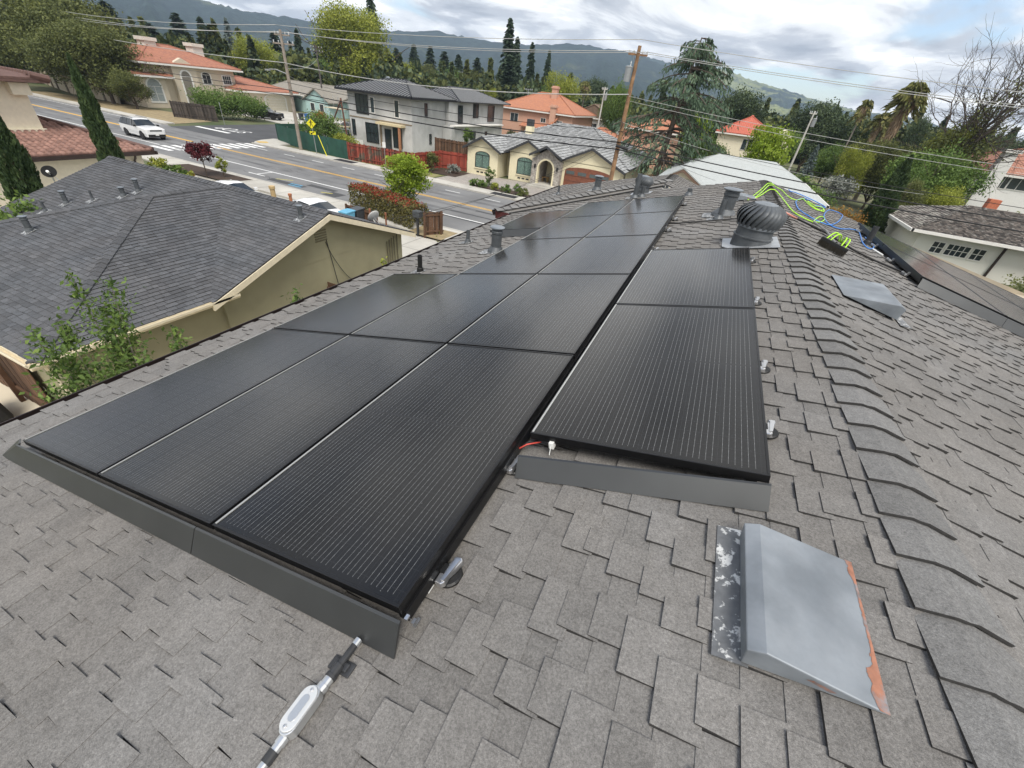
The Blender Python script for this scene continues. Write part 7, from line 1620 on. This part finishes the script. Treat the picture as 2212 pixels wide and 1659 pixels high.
ends = [(-.55, .25, 10.55), (.0, 0, 11.0), (.8, .25, 10.55)]
nm3 = ['left', 'top', 'right']
for k, (dx, dy, z) in enumerate(ends):
    zB = (11.25, 11.95, 11.3)[k]
    wire(PA + (dx, dy*3 - .4, z), PBp + ((-.6, 0, .6)[k], (-.3, 0, .3)[k], zB), (.42, .34, .5)[k], .022, M_CABL, f'pale high wire from the corner pole to the brown pole, {("lowest", "uppermost", "middle")[k]} of three')
    wire(PBp + ((-.6, 0, .6)[k], (-.3, 0, .3)[k], zB), PRr + ((-.4, 0, .6)[k], (-.3, 0, .3)[k], (10.0, 10.7, 10.2)[k]), .45, .018, M_CABL, f'pale high wire running right from the brown pole, {("lowest", "uppermost", "middle")[k]} of three')
    wire(PA + (dx, dy*3 - .4, z), PLl + (dx, dy, (12.2, 13.2, 12.6)[k]), 1.2, .03, M_CABL, f'pale high wire running left from the corner pole, {("lowest", "uppermost", "middle")[k]} of three')
wire(PA + (0, -.2, 8.05), PBp + (0, -.2, 8.7), .75, .035, M_CABL, 'thick pale cable sagging between the corner pole and the brown pole'); wire(PA + (0, -.2, 8.05), PLl + (0, 0, 10.6), .9, .035, M_CABL, 'thick pale cable running left from the corner pole')
wire(PBp + (0, -.2, 8.6), PRr + (0, 0, 7.6), .7, .014, M_CABL, 'thin green grey wire right of the brown pole, upper'); wire(PBp + (.2, -.2, 8.3), PRr + (0, .3, 7.2), .7, .014, M_CABL, 'thin green grey wire right of the brown pole, lower')
for k, (zA, zB, zR, sg, rr) in enumerate(((6.4, 6.3, 5.6, .5, .022), (5.75, 5.55, 4.9, .45, .045), (5.25, 5.05, 4.35, .5, .05))):
    n_ = ('thin', 'upper thick', 'lower thick')[k]
    wire(PA + (0, -.22, zA), PBp + (0, -.22, zB), sg, rr, M_CABB, f'{n_} black cable between the corner pole and the brown pole'); wire(PBp + (0, -.22, zB), PRr + (0, -.22, zR), .55, rr*.85, M_CABB, f'{n_} black cable running right from the brown pole')
    wire(PA + (0, -.22, zA), PLl + (0, -.2, zA + 1.5), 1.0, rr*.7, M_CABB, f'{n_} black cable running left from the corner pole')
m = MB(); m.tube([PBp + (-.1, -.35, 5.3), PBp + (.9, -.3, 5.15)], .10, 8); tag(m.build('splice_case', M_CABB, loc=tuple(PBp + (0, 0, 5.3))), 'black cable splice case hanging beside the brown pole', 'cable box')
for k in range(2): wire(PBp + (0, -.2, 5.6 + .5*k), (-8.1 + .5*k, 13.3 + .3*k, 3.25), .7, .009, M_CABB, f'{("lower", "upper")[k]} service wire from the brown pole down to the olive house')
wire(PBp + (0, -.2, 6.3), (3.5, 43.6, 3.4), .3, .01, M_CABB, 'service wire from the brown pole to the pale grey roof'); wire(PBp + (0, -.2, 6.9), (19, 46, 4.6), .6, .012, M_CABL, 'pale service wire dropping right behind our ridge')
wire(PA + (0, 0, 7.6), (-77.9, 79, 9.5), .6, .02, M_CABL, 'wire from the corner pole back to the dark pole'); wire(PA + (0, 0, 6.8), (-46, 74, 4.3), .4, .014, M_CABB, 'service wire from the corner pole to the teal house'); wire(PA + (.0, 0, 7.0), (-43, 50, 5.9), .5, .014, M_CABL, 'service wire from the corner pole to the grey house')
m = MB(); m.tube([PBp + (-.25, -.2, 7.2), PBp + (-.75, -.3, 6.9), PBp + (-.7, -.3, 6.2), PBp + (-.2, -.25, 6.1), PBp + (.05, -.25, 6.7), PBp + (-.25, -.2, 7.2)], .025, 6); tag(m.build('cable_coil', M_CABB, smooth=True, loc=tuple(PBp + (0, 0, 6.6))), 'black cable coil hung on the brown pole', 'cable coil')
# street lamp arm on pole A
m = MB(); m.tube([PA + (0, 0, 7.1), PA + (-.9, -.6, 7.4), PA + (-1.4, -1.0, 7.35)], .04, 6); m.hexa([tuple(PA + (-1.4, -1.0, 7.3) + np.array(c_)) for c_ in ((-.35, -.25, -.08), (.05, -.1, -.08), (.05, .12, -.08), (-.35, -.05, -.08), (-.35, -.25, .05), (.05, -.1, .05), (.05, .12, .05), (-.35, -.05, .05))]); tag(m.build('street_lamp', M_STEEL, loc=tuple(PA + (0, 0, 7.1))), 'street lamp arm on the weathered corner pole', 'street lamp')
# ---- signs
M_SIGNY = mat('sign_yellow', (.72, .66, .02), .5, .05); M_SIGNG = mat('sign_back', (.50, .52, .53), .5, .08, metal=.3); M_BLU = mat('sign_blue', (.06, .19, .55), .5, .05)
t = thing('crossing_sign', 'yellow diamond pedestrian crossing sign with arrow plaque', 'sign', (-38.0, 38.0, 0))
m = MB(); m.tube([(-38.0, 38.0, 0), (-38.1, 38.0, 3.4)], .04, 8); m.build('post', M_STEEL, t)
m = MB(); e1 = np.array((.68, .73, 0)); nq = np.array((-.73, .68, 0)); cz = np.array((-38.1, 37.93, 3.0))
m.slab([tuple(cz + e1*a + (0, 0, b)) for a, b in ((0, -.47), (.47, 0), (0, .47), (-.47, 0))], tuple(-nq*.02)); dm = m.build('diamond', M_SIGNY, t)
fig = MB(); cf = cz - nq*.028
def fp(a, b): return tuple(cf + e1*a*.95 + np.array((0, 0, b*.95)))
for poly_ in ([(-.02, .26), (.05, .26), (.06, .34), (0, .38), (-.05, .33)], [(-.07, .24), (.06, .22), (.05, 0), (-.06, 0)], [(-.06, .02), (.0, .02), (-.10, -.32), (-.17, -.30)], [(0, .02), (.06, .02), (.17, -.26), (.11, -.31)], [(.05, .22), (.06, .16), (.19, .08), (.20, .13)], [(-.06, .22), (-.06, .15), (-.18, .04), (-.20, .09)]): fig.poly([fp(*q_) for q_ in poly_])
fig.build('walking_figure', M_BLK, dm)
m = MB(); c2_ = np.array((-38.05, 37.93, 2.12)); m.slab([tuple(c2_ + e1*a + (0, 0, b)) for a, b in ((-.3, -.16), (.3, -.16), (.3, .16), (-.3, .16))], tuple(-nq*.02)); pq = m.build('plaque', M_SIGNY, t)
m = MB(); m.poly([tuple(c2_ - nq*.028 + e1*a + (0, 0, b)) for a, b in ((-.24, -.14), (-.02, -.12), (-.08, -.05), (.2, .10), (.16, .15), (-.13, 0), (-.19, .07))]); m.build('arrow', M_BLK, pq)
m = MB(); m.tube([(-37.4, 38.0, 2.0), (-36.4, 37.9, .05)], .04, 8); tag(m.build('guy_guard', M_SIGNY, loc=(-36, 37.3, 0)), 'yellow plastic guard on the guy wire by the crossing sign', 'guy guard')
def back_sign(base, h, shape, label, blue=False, face=(.8, -.6)):
    t = thing('street_sign', label, 'sign', base); b = np.array(base, float); m = MB(); m.tube([b, b + (0, 0, h)], .035, 8); m.build('post', M_STEEL, t)
    e = np.array((face[0], face[1], 0)); n_ = np.array((-face[1], face[0], 0)); c_ = b + np.array((0, 0, h*.86)); m = MB()
    k_ = 4 if shape == 'diamond' else 8; a0 = 0 if shape == 'diamond' else math.pi/8
    m.slab([tuple(c_ + e*.42*math.cos(a0 + 2*math.pi*i/k_) + (0, 0, .42*math.sin(a0 + 2*math.pi*i/k_))) for i in range(k_)], tuple(n_*.02)); m.build('plate', M_SIGNG, t)
    if blue:
        m = MB(); m.slab([tuple(b + e*a + (0, 0, h + z)) for a, z in ((-.75, -.02), (.75, -.02), (.75, .22), (-.75, .22))], tuple(n_*.03)); m.build('name_plate', M_BLU, t)
        m = MB(); m.slab([tuple(b + n_*a + (0, 0, h + z)) for a, z in ((-.7, .24), (.7, .24), (.7, .46), (-.7, .46))], tuple(e*.03)); m.build('name_plate', M_BLU, t)
        m = MB(); m.slab([tuple(b + e*a + (0, 0, h*.55 + z)) for a, z in ((-.3, -.15), (.3, -.15), (.3, .15), (-.3, .15))], tuple(n_*.02)); m.build('small_plate', M_SIGNG, t)
back_sign((-62.3, 44.8, 0), 2.7, 'oct', 'back of an octagonal sign at the side street corner')
back_sign((-69.8, 25.6, 0), 3.3, 'diamond', 'blue street name plates above the back of a diamond sign', True)
t = thing('parking_sign', 'small white sign on a thin post by the red fence', 'sign', (-28.9, 38.6, 0)); m = MB(); m.tube([(-28.9, 38.6, 0), (-28.9, 38.6, 2.4)], .03, 6); m.build('post', M_STEEL, t); m = MB(); m.box(-29.1, -28.7, 38.54, 38.57, 1.9, 2.4); m.build('plate', M_WHT, t)
# ---- fences and walls
def board_fence(pts, h, label, m_, step=.16, post=2.2, pm=None, gap=.012, tops=0.03, name='fence'):
    t = thing(name, label, 'fence', (*pts[0], 0)); brd = MB(); k = 0
    for (a, b) in zip(pts[:-1], pts[1:]):
        a, b = np.array(a, float), np.array(b, float); L = np.linalg.norm(b-a); e = (b-a)/L; n_ = np.array((-e[1], e[0]))
        for i in range(int(L/step)):
            p0 = a + e*i*step; p1 = a + e*((i+1)*step - gap); hh = h + random.uniform(-tops, tops); o_ = random.uniform(-.008, .008); brd.tint = random.random()
            brd.hexa([(q[0] + n_[0]*s_, q[1] + n_[1]*s_, z) for z in (.05, hh) for q, s_ in ((p0, o_), (p1, o_), (p1, o_ + .02), (p0, o_ + .02))])
        for i in range(int(L/post) + 1):
            q = a + e*min(L, i*post); m = MB(); m.box(q[0]-.05 - n_[0]*.08, q[0]+.05 - n_[0]*.08, q[1]-.05 - n_[1]*.08, q[1]+.05 - n_[1]*.08, 0, h + .05); m.build('post', pm or m_, t)
        for z in (h*.2, h*.85): m = MB(); m.hexa([(q[0] + n_[0]*s_, q[1] + n_[1]*s_, zz) for zz in (z, z + .09) for q, s_ in ((a, -.05), (b, -.05), (b, -.009), (a, -.009))]); m.build('rail', pm or m_, t)
    o = brd.build('boards', m_, t); o['kind'] = 'stuff'; return t
M_REDF = mat('worn_red_boards', (.22, .050, .032), .85, .3, scale=2, tint=.7, col2=(.10, .075, .055), c2=(.50, .58)); M_REDF2 = mat('fresh_red_boards', (.27, .055, .035), .8, .15, scale=2, tint=.25); M_GREYF = mat('grey_weathered_boards', (.060, .050, .043), .9, .3, scale=2, tint=.5); M_BRNF = mat('brown_boards', (.11, .06, .035), .9, .3, scale=2, tint=.5)
board_fence([(-34.0, 38.75), (-26.0, 39.5)], 1.75, 'worn red board fence with bare patches along the far sidewalk', M_REDF); board_fence([(-26.0, 39.5), (-25.7, 44.2)], 1.75, 'short red fence return beside the dark shrub', M_REDF2); board_fence([(-25.7, 44.2), (-22.5, 44.9)], 1.8, 'bright red gate between fence and yellow bungalow', M_REDF2, step=.2, name='gate')
board_fence([(-31.5, 52), (-22.8, 52.5)], 2.1, 'brown fence behind the red gate', M_BRNF)
board_fence([(-71.2, 43.6), (-65.4, 46.2)], 2.0, 'dark weathered wooden fence at the corner lot', M_GREYF, pm=M_GREYF); board_fence([(-8.5, 9.75), (-5.4, 9.75)], 1.75, 'old brown fence end between olive wall and our eave', M_BRNF)
board_fence([(-17.6, 20.9), (-14.8, 20.6)], 1.0, 'low dark fence beside the bins and hedge', M_BRNF); board_fence([(-11.9, 21.3), (-11.2, 22.4)], 1.5, 'short brown fence panel beside the mailbox', M_BRNF, post=1.1)
board_fence([(-1.5, 64.5), (-4.4, 50)], 1.8, 'tan fence between bungalow and pale roofed house', mat('tan_boards', (.30, .19, .12), .9, .25, scale=2, tint=.4))
t = thing('site_fence', 'dark green fabric site fence around the construction lot', 'fence', (-47.8, 41.0, 0)); gm = mat('green_mesh_fabric', (.022, .075, .055), .8, .2, scale=1.5, bump=.4, bscale=2)
fp_ = [(-47.6, 45.5), (-47.9, 41.4), (-44.6, 40.2), (-40.6, 39.3), (-37.2, 38.9), (-34.05, 38.7)]
for a, b in zip(fp_[:-1], fp_[1:]):
    m = MB(); K = 10
    for i in range(K):
        s0, s1 = i/K, (i+1)/K; f0, f1 = .05*math.sin(s0*9 + a[0]), .05*math.sin(s1*9 + a[0]); q0 = np.array(a) + (np.array(b)-np.array(a))*s0; q1 = np.array(a) + (np.array(b)-np.array(a))*s1
        m.hexa([(q[0], q[1] + f + th__, z) for z in (.05, 1.85) for q, f, th__ in ((q0, f0, 0), (q1, f1, 0), (q1, f1, .015), (q0, f0, .015))])
    m.build('fabric', gm, t); m = MB(); m.tube([(a[0], a[1] + .1, 0), (a[0], a[1] + .1, 1.95)], .03, 6); m.build('post', M_STEEL, t)
t = thing('boundary_wall', 'long beige boundary wall with pilasters along the far road', 'wall', (-100, 46, 0))
wp = [(-165, 62), (-142, 56), (-104, 46.6), (-88, 45.6)]; M_WALL = mat('stained_beige_wall', (.50, .43, .32), .9, .15, scale=.5, col2=(.30, .24, .15), c2=(.58, .75))
for a, b in zip(wp[:-1], wp[1:]):
    a, b = np.array(a), np.array(b); L = np.linalg.norm(b-a); e = (b-a)/L; n_ = np.array((-e[1], e[0])); m = MB(); m.hexa([(q[0] + n_[0]*s_, q[1] + n_[1]*s_, z) for z in (0, 2.9) for q, s_ in ((a, 0), (b, 0), (b, .2), (a, .2))]); m.build('panel', M_WALL, t)
    for i in range(int(L/4)): q = a + e*i*4; m = MB(); m.box(q[0]-.15, q[0]+.15, q[1]-.2, q[1]+.2, 0, 3.0); m.build('pilaster', mat('dark_joint', (.20, .17, .13), .9), t)
t = thing('picket_fence', 'small white picket fence behind the green site fence', 'fence', (-46, 47, 0)); m = MB()
for k in range(44): m.box(-46.2 + k*.16, -46.11 + k*.16, 46.9, 46.93, 0, 1.0)
o = m.build('pickets', M_WHT, t); o['kind'] = 'stuff'; m = MB(); m.box(-46.2, -39.2, 46.94, 46.97, .7, .78); m.build('rail', M_WHT, t)
# ---- mailbox and bins
t = thing('mailbox', 'dark metal mailbox on a post at the hedge end', 'mailbox', (-12.3, 21.2, .1)); m = MB(); m.box(-12.36, -12.24, 21.14, 21.26, .1, 1.15); m.build('post', M_DCON, t); m = MB(); m.box(-12.55, -12.05, 21.0, 21.4, 1.15, 1.55); m.build('box', mat('mailbox_metal', (.06, .065, .07), .4), t, bevel=.04)
def bin_(loc, m_, label, s=1.0):
    t = thing('wheelie_bin', label, 'bin', loc, 'wheelie bins'); x, y, z = loc; m = MB(); m.hexa([(x-.24*s, y-.28*s, z+.05), (x+.24*s, y-.28*s, z+.05), (x+.24*s, y+.28*s, z+.05), (x-.24*s, y+.28*s, z+.05), (x-.3*s, y-.36*s, z+1.0*s), (x+.3*s, y-.36*s, z+1.0*s), (x+.3*s, y+.36*s, z+1.0*s), (x-.3*s, y+.36*s, z+1.0*s)]); m.build('body', m_, t, bevel=.02)
    m = MB(); m.slab([(x-.33*s, y-.4*s, z+1.0*s), (x+.33*s, y-.4*s, z+1.0*s), (x+.33*s, y+.4*s, z+1.05*s), (x-.33*s, y+.4*s, z+1.05*s)], (0, 0, .06)); m.build('lid', m_, t)
    for sx in (-1, 1): m = MB(); m.lathe([(.1, -.03), (.1, .03)], (x + sx*.2*s, y + .3*s, z + .1), 10, (1, 0, 0)); m.build('wheel', M_BLK, t)
M_BLUB = mat('blue_bin', (.03, .13, .36), .5); M_GRYB = mat('grey_bin', (.05, .055, .06), .5); M_TEALB = mat('pale_blue_bin', (.12, .36, .52), .5)
bin_((-66.4, 63.4, 0), M_BLUB, 'blue bin beside the beige garage'); bin_((-67.4, 63.0, 0), M_GRYB, 'dark bin left of the blue bin by the garage'); bin_((G(750, 462, .9)[0], G(750, 462, .9)[1], 0), M_TEALB, 'pale blue lidded bin behind the charcoal gable'); bin_((G(764, 458, .9)[0], G(764, 458, .9)[1] + .3, 0), M_GRYB, 'dark grey bin between pale blue bin and hedge')
# ---- cars
M_TYRE = mat('tyre', (.015, .015, .015), .8); M_RIM = mat('dark_rim', (.05, .05, .052), .35, metal=.7); M_RIMS = mat('silver_rim', (.5, .5, .5), .3, metal=.8); M_HL = mat('lamp_glass', (.6, .62, .63), .1); M_TL = mat('tail_lamp', (.35, .01, .01), .2); M_CGL = mat('car_glass', (.015, .02, .022), .05, .1, spec=.8)
def car(name, label, cat, loc, rz, paint, kind='suv', rim=None, group='vehicles'):
    """Built along +X (front at +X), ground z = 0."""
    t = thing(name, label, cat, (0, 0, 0), group)
    if kind == 'suv': L, W_, st = 5.1, 1.98, [(2.55, .42, .80, .98, 0, .72, .78), (2.45, .30, .86, 1.04, 0, .90, .92), (1.9, .28, .92, 1.10, 0, .96, .97), (1.15, .28, .96, 1.14, 0, .98, .98), (.95, .28, .97, 1.14, 1.20, .98, .98), (.30, .28, .98, 1.10, 1.70, .99, .99), (-.2, .28, .98, 1.10, 1.76, .99, .99), (-1.4, .28, .98, 1.11, 1.77, .99, .99), (-2.15, .30, .98, 1.12, 1.70, .98, .98), (-2.45, .34, .96, 1.12, 1.22, .96, .96), (-2.55, .45, .9, 1.02, 0, .88, .90)]; wb, wr, wf = 1.56, .39, 1.48
    else: L, W_, st = 4.6, 1.80, [(2.3, .40, .62, .74, 0, .66, .70), (2.2, .26, .68, .80, 0, .82, .84), (1.6, .22, .74, .90, 0, .88, .88), (.95, .22, .80, .96, 0, .89, .89), (.80, .22, .82, .97, 1.02, .89, .89), (.05, .22, .84, .95, 1.40, .90, .90), (-.4, .22, .84, .95, 1.45, .90, .90), (-1.2, .22, .86, .97, 1.38, .90, .90), (-1.85, .26, .88, 1.0, 1.08, .88, .88), (-2.2, .30, .86, .98, 0, .84, .84), (-2.3, .42, .78, .9, 0, .74, .78)]; wb, wr, wf = 1.32, .32, 1.32
    half = []
    for (x, zb, zm, zs, zr, wm, ws) in st:
        top = zr if zr else zs + .03; wr_ = (ws*.74 if zr > 1.25 else ws*.86) if zr else ws*.80
        half.append([(x, wm*.92, zb), (x, wm, zm*.72), (x, ws, zs - .02), (x, wr_ if zr else ws*.8, top - (.05 if zr else .01)), (x, 0, top)])
    m = MB(); body, glass = [], []; n = len(half); vv = []
    for h_ in half: vv += h_ + [(x, -y, z) for x, y, z in h_[:4][::-1]]
    K = 9; fs = []
    for i in range(n-1):
        for j in range(K-1):
            f_ = (i*K+j, i*K+j+1, (i+1)*K+j+1, (i+1)*K+j); cab = st[i][4] > 0 and st[i+1][4] > 0
            g_ = False
            if j in (2, 5) and (st[i][4] > 1.15 or st[i+1][4] > 1.15) and cab: g_ = True
            if j in (3, 4) and cab and abs(st[i][4] - st[i+1][4]) > .25: g_ = True
            fs.append((f_, g_))
        fs.append(((i*K+8, i*K, (i+1)*K, (i+1)*K+8), False))
    m.v = vv; m.t = [.5]*len(vv)
    for f_, g_ in fs: m.f.append(f_); m.mi.append(1 if g_ else 0)
    m.f.append(tuple(range(9))); m.mi.append(0); m.f.append(tuple(range((n-1)*K, n*K))[::-1]); m.mi.append(0)
    m.build('body', [paint, M_CGL], t, bevel=.02)
    for xp in ((.12, -.85, -1.75) if kind == 'suv' else (-.15, -1.15)):
        for s_ in (-1, 1):
            m = MB(); zt = 1.70 if kind == 'suv' else 1.36; m.hexa([(xp + a, s_*(y + b), z) for z, y in ((1.08 if kind == 'suv' else .95, W_*.498), (zt, W_*.375)) for a, b in ((-.03, -.02), (.03, -.02), (.03, .006), (-.03, .006))]); m.build('pillar', M_BLK if kind == 'suv' else paint, t)
    for xw in (wb, -wf):
        for s_ in (-1, 1):
            c_ = (xw, s_*(W_/2 - .10), wr); m = MB(); m.lathe([(wr*.62, -.12), (wr*.95, -.12), (wr, -.07), (wr, .07), (wr*.95, .12), (wr*.62, .12)], c_, 20, (0, 1, 0)); wo = m.build('wheel', M_TYRE, t)
            m = MB(); m.lathe([(wr*.64, -.10), (wr*.60, s_*.128), (wr*.2, s_*.10)], c_, 10, (0, 1, 0)); m.build('rim', rim or M_RIM, wo)
            m = MB(); m.lathe([(wr*1.12, -.02), (wr*1.18, .02)], (xw, s_*(W_/2 - .03), wr), 20, (0, 1, 0), cap=True); m.build('wheel_arch', M_BLK, t)
    f = st[0][0]
    for s_ in (-1, 1):
        m = MB(); m.hexa([(f - .12 + a, s_*(W_*.30 + b), st[0][3] - .16 + c_) for c_ in (0, .11) for a, b in ((-.2, -.16), (.09, -.16), (.02, .15), (-.25, .17))]); m.build('headlight', M_HL, t)
        m = MB(); m.hexa([(st[-1][0] + .06 + a, s_*(W_*.36 + b), st[-1][3] - .2 + c_) for c_ in (0, .2) for a, b in ((-.09, -.1), (.2, -.1), (.2, .1), (-.06, .1))]); m.build('tail_light', M_TL, t)
        m = MB(); m.hexa([((.95 if kind == 'suv' else .65) + a, s_*(W_*.5 + b), (1.12 if kind == 'suv' else .98) + c_) for c_ in (0, .16) for a, b in ((-.06, 0), (.06, 0), (.06, .2), (-.06, .2))]); m.build('mirror', paint if kind != 'suv' else M_BLK, t)
    m = MB(); m.box(f - .10, f + .012, -W_*.28, W_*.28, st[0][3] - .14, st[0][3] - .03); m.build('grille', M_BLK, t)
    m = MB(); m.box(f - .25, f + .02, -W_*.40, W_*.40, .34, .56); m.build('bumper', M_BLK, t); m = MB(); m.box(f + .02, f + .035, -.16, .16, .46, .58); m.build('plate', M_WHT, t)
    m = MB(); m.box(st[-1][0] - .02, st[-1][0] + .2, -W_*.42, W_*.42, .36, .55); m.build('rear_bumper', M_BLK if kind == 'suv' else paint, t)
    if kind == 'suv':
        for s_ in (-1, 1): m = MB(); m.tube([(.2, s_*.66, 1.80), (-2.0, s_*.66, 1.80)], .025, 6); m.build('roof_rail', M_BLK, t)
    t.location = tuple(loc); t.rotation_euler = (0, 0, rz); return t
M_CWH = mat('white_car_paint', (.78, .78, .77), .25, .02, coat=.6); M_CBK = mat('black_car_paint', (.014, .014, .015), .25, .02, coat=.6); M_CSI = mat('silver_car_paint', (.36, .37, .38), .3, .02, metal=.4, coat=.5)
car('suv', 'white SUV with black wheels driving towards the crosswalk', 'car', (-53.9, 29.7, 0.0), rad(-4), M_CWH)
car('suv', 'black SUV parked on the beige house driveway', 'car', (-69.2, 57.5, 0.0), rad(20), M_CBK); car('suv', 'silver SUV parked behind the scaffold', 'car', (-48.5, 56.5, 0.0), rad(10), M_CSI, rim=M_RIMS)
car('sedan', 'white car parked behind the charcoal roof, left of the other white car', 'car', (-24.6, 18.4, 0), rad(0), M_CWH, 'sedan', M_RIMS); car('sedan', 'white car with dark rear window parked before the hedge', 'car', (-19.0, 18.9, 0), rad(178), M_CWH, 'sedan', M_RIMS)
# ---- patio corner below our eave at the left
M_COV = mat('black_cover', (.014, .014, .015), .7, .3, scale=3, bump=.6, bscale=5)
t = thing('grill', 'black covered barbecue grill in the patio corner', 'grill', (-10.9, 1.35, 0)); m = MB(); m.hexa([(-11.4, 1.0, .08), (-10.4, 1.0, .08), (-10.4, 1.65, .08), (-11.4, 1.65, .08), (-11.3, 1.1, 1.0), (-10.5, 1.1, 1.0), (-10.5, 1.55, 1.0), (-11.3, 1.55, 1.0)]); m.build('cover', M_COV, t, bevel=.1); m = MB(); m.hexa([(-11.3, 1.1, 1.0), (-10.5, 1.1, 1.0), (-10.5, 1.55, 1.0), (-11.3, 1.55, 1.0), (-11.2, 1.25, 1.25), (-10.6, 1.25, 1.25), (-10.6, 1.45, 1.25), (-11.2, 1.45, 1.25)]); m.build('cover_top', M_COV, t, bevel=.08)
t = thing('exercise_bike', 'black and white exercise bike standing on the pale patio', 'exercise bike', (-10.8, .6, 0)); X0, Y0 = -10.8, .55
m = MB(); m.tube([(X0-.6, Y0, .12), (X0+.5, Y0+.1, .12)], .06, 8); m.build('base_beam', M_BLK, t)
for xx in (-.6, .5): m = MB(); m.tube([(X0+xx, Y0-.3, .05), (X0+xx, Y0+.3, .05)], .04, 6); m.build('foot', M_BLK, t)
m = MB(); m.lathe([(.27, -.04), (.27, .04)], (X0+.25, Y0+.05, .38), 22, (0, 1, 0)); m.build('flywheel', mat('grey_flywheel', (.4, .4, .4), .4), t); m = MB(); m.tube([(X0-.35, Y0, .15), (X0-.45, Y0, .85)], .045, 8); m.build('seat_post', M_BLK, t)
m = MB(); m.hexa([(X0-.62+a, Y0+b, z) for z in (.85, .93) for a, b in ((0, -.10), (.32, -.05), (.32, .05), (0, .10))]); m.build('saddle', M_BLK, t, bevel=.02); m = MB(); m.tube([(X0+.2, Y0, .3), (X0+.35, Y0, 1.15)], .045, 8); m.build('front_post', M_BLK, t); m = MB(); m.tube([(X0+.35, Y0-.25, 1.15), (X0+.35, Y0+.25, 1.15)], .02, 6); m.tube([(X0+.35, Y0-.25, 1.15), (X0+.5, Y0-.25, 1.2)], .02, 6); m.build('handlebar', M_BLK, t)
m = MB(); m.tube(catmull([(X0+.1, Y0+.45, .06), (X0+.45, Y0+.55, .25), (X0+.9, Y0+.6, .22), (X0+1.1, Y0+.62, .05)], 5), .07, 8); tag(m.build('garden_bench_arm', M_WHT, smooth=True, loc=(X0+.5, Y0+.5, .1)), 'curved white plastic piece lying beside the exercise bike', 'furniture')
board_fence([(-13.5, 2.15), (-9.6, 2.15)], 2.0, 'dark brown board wall under the neighbour patio eave', M_BRNF); m = MB(); m.box(-8.3, -7.9, 1.2, 1.9, 0, 1.1); tag(m.build('cabinet', M_WHT, loc=(-8.1, 1.5, 0), bevel=.03), 'white cabinet hidden behind the tall sapling', 'cabinet')

# ================================================================== HAZE
hz = MB(); hz.box(-3900, 3900, -3900, 3900, -5, 430)
hm = bpy.data.materials.new('haze_air'); hm.use_nodes = True; ht = hm.node_tree; ht.nodes.clear()
ho = ht.nodes.new('ShaderNodeOutputMaterial'); hv = ht.nodes.new('ShaderNodeVolumePrincipled')
hv.inputs['Color'].default_value = (0.60, 0.76, 1.0, 1); hv.inputs['Density'].default_value = 0.00017
ht.links.new(hv.outputs[0], ho.inputs['Volume'])
haze = hz.build('haze', hm); haze['kind'] = 'stuff'; haze['label'] = 'thin pale haze over the valley'
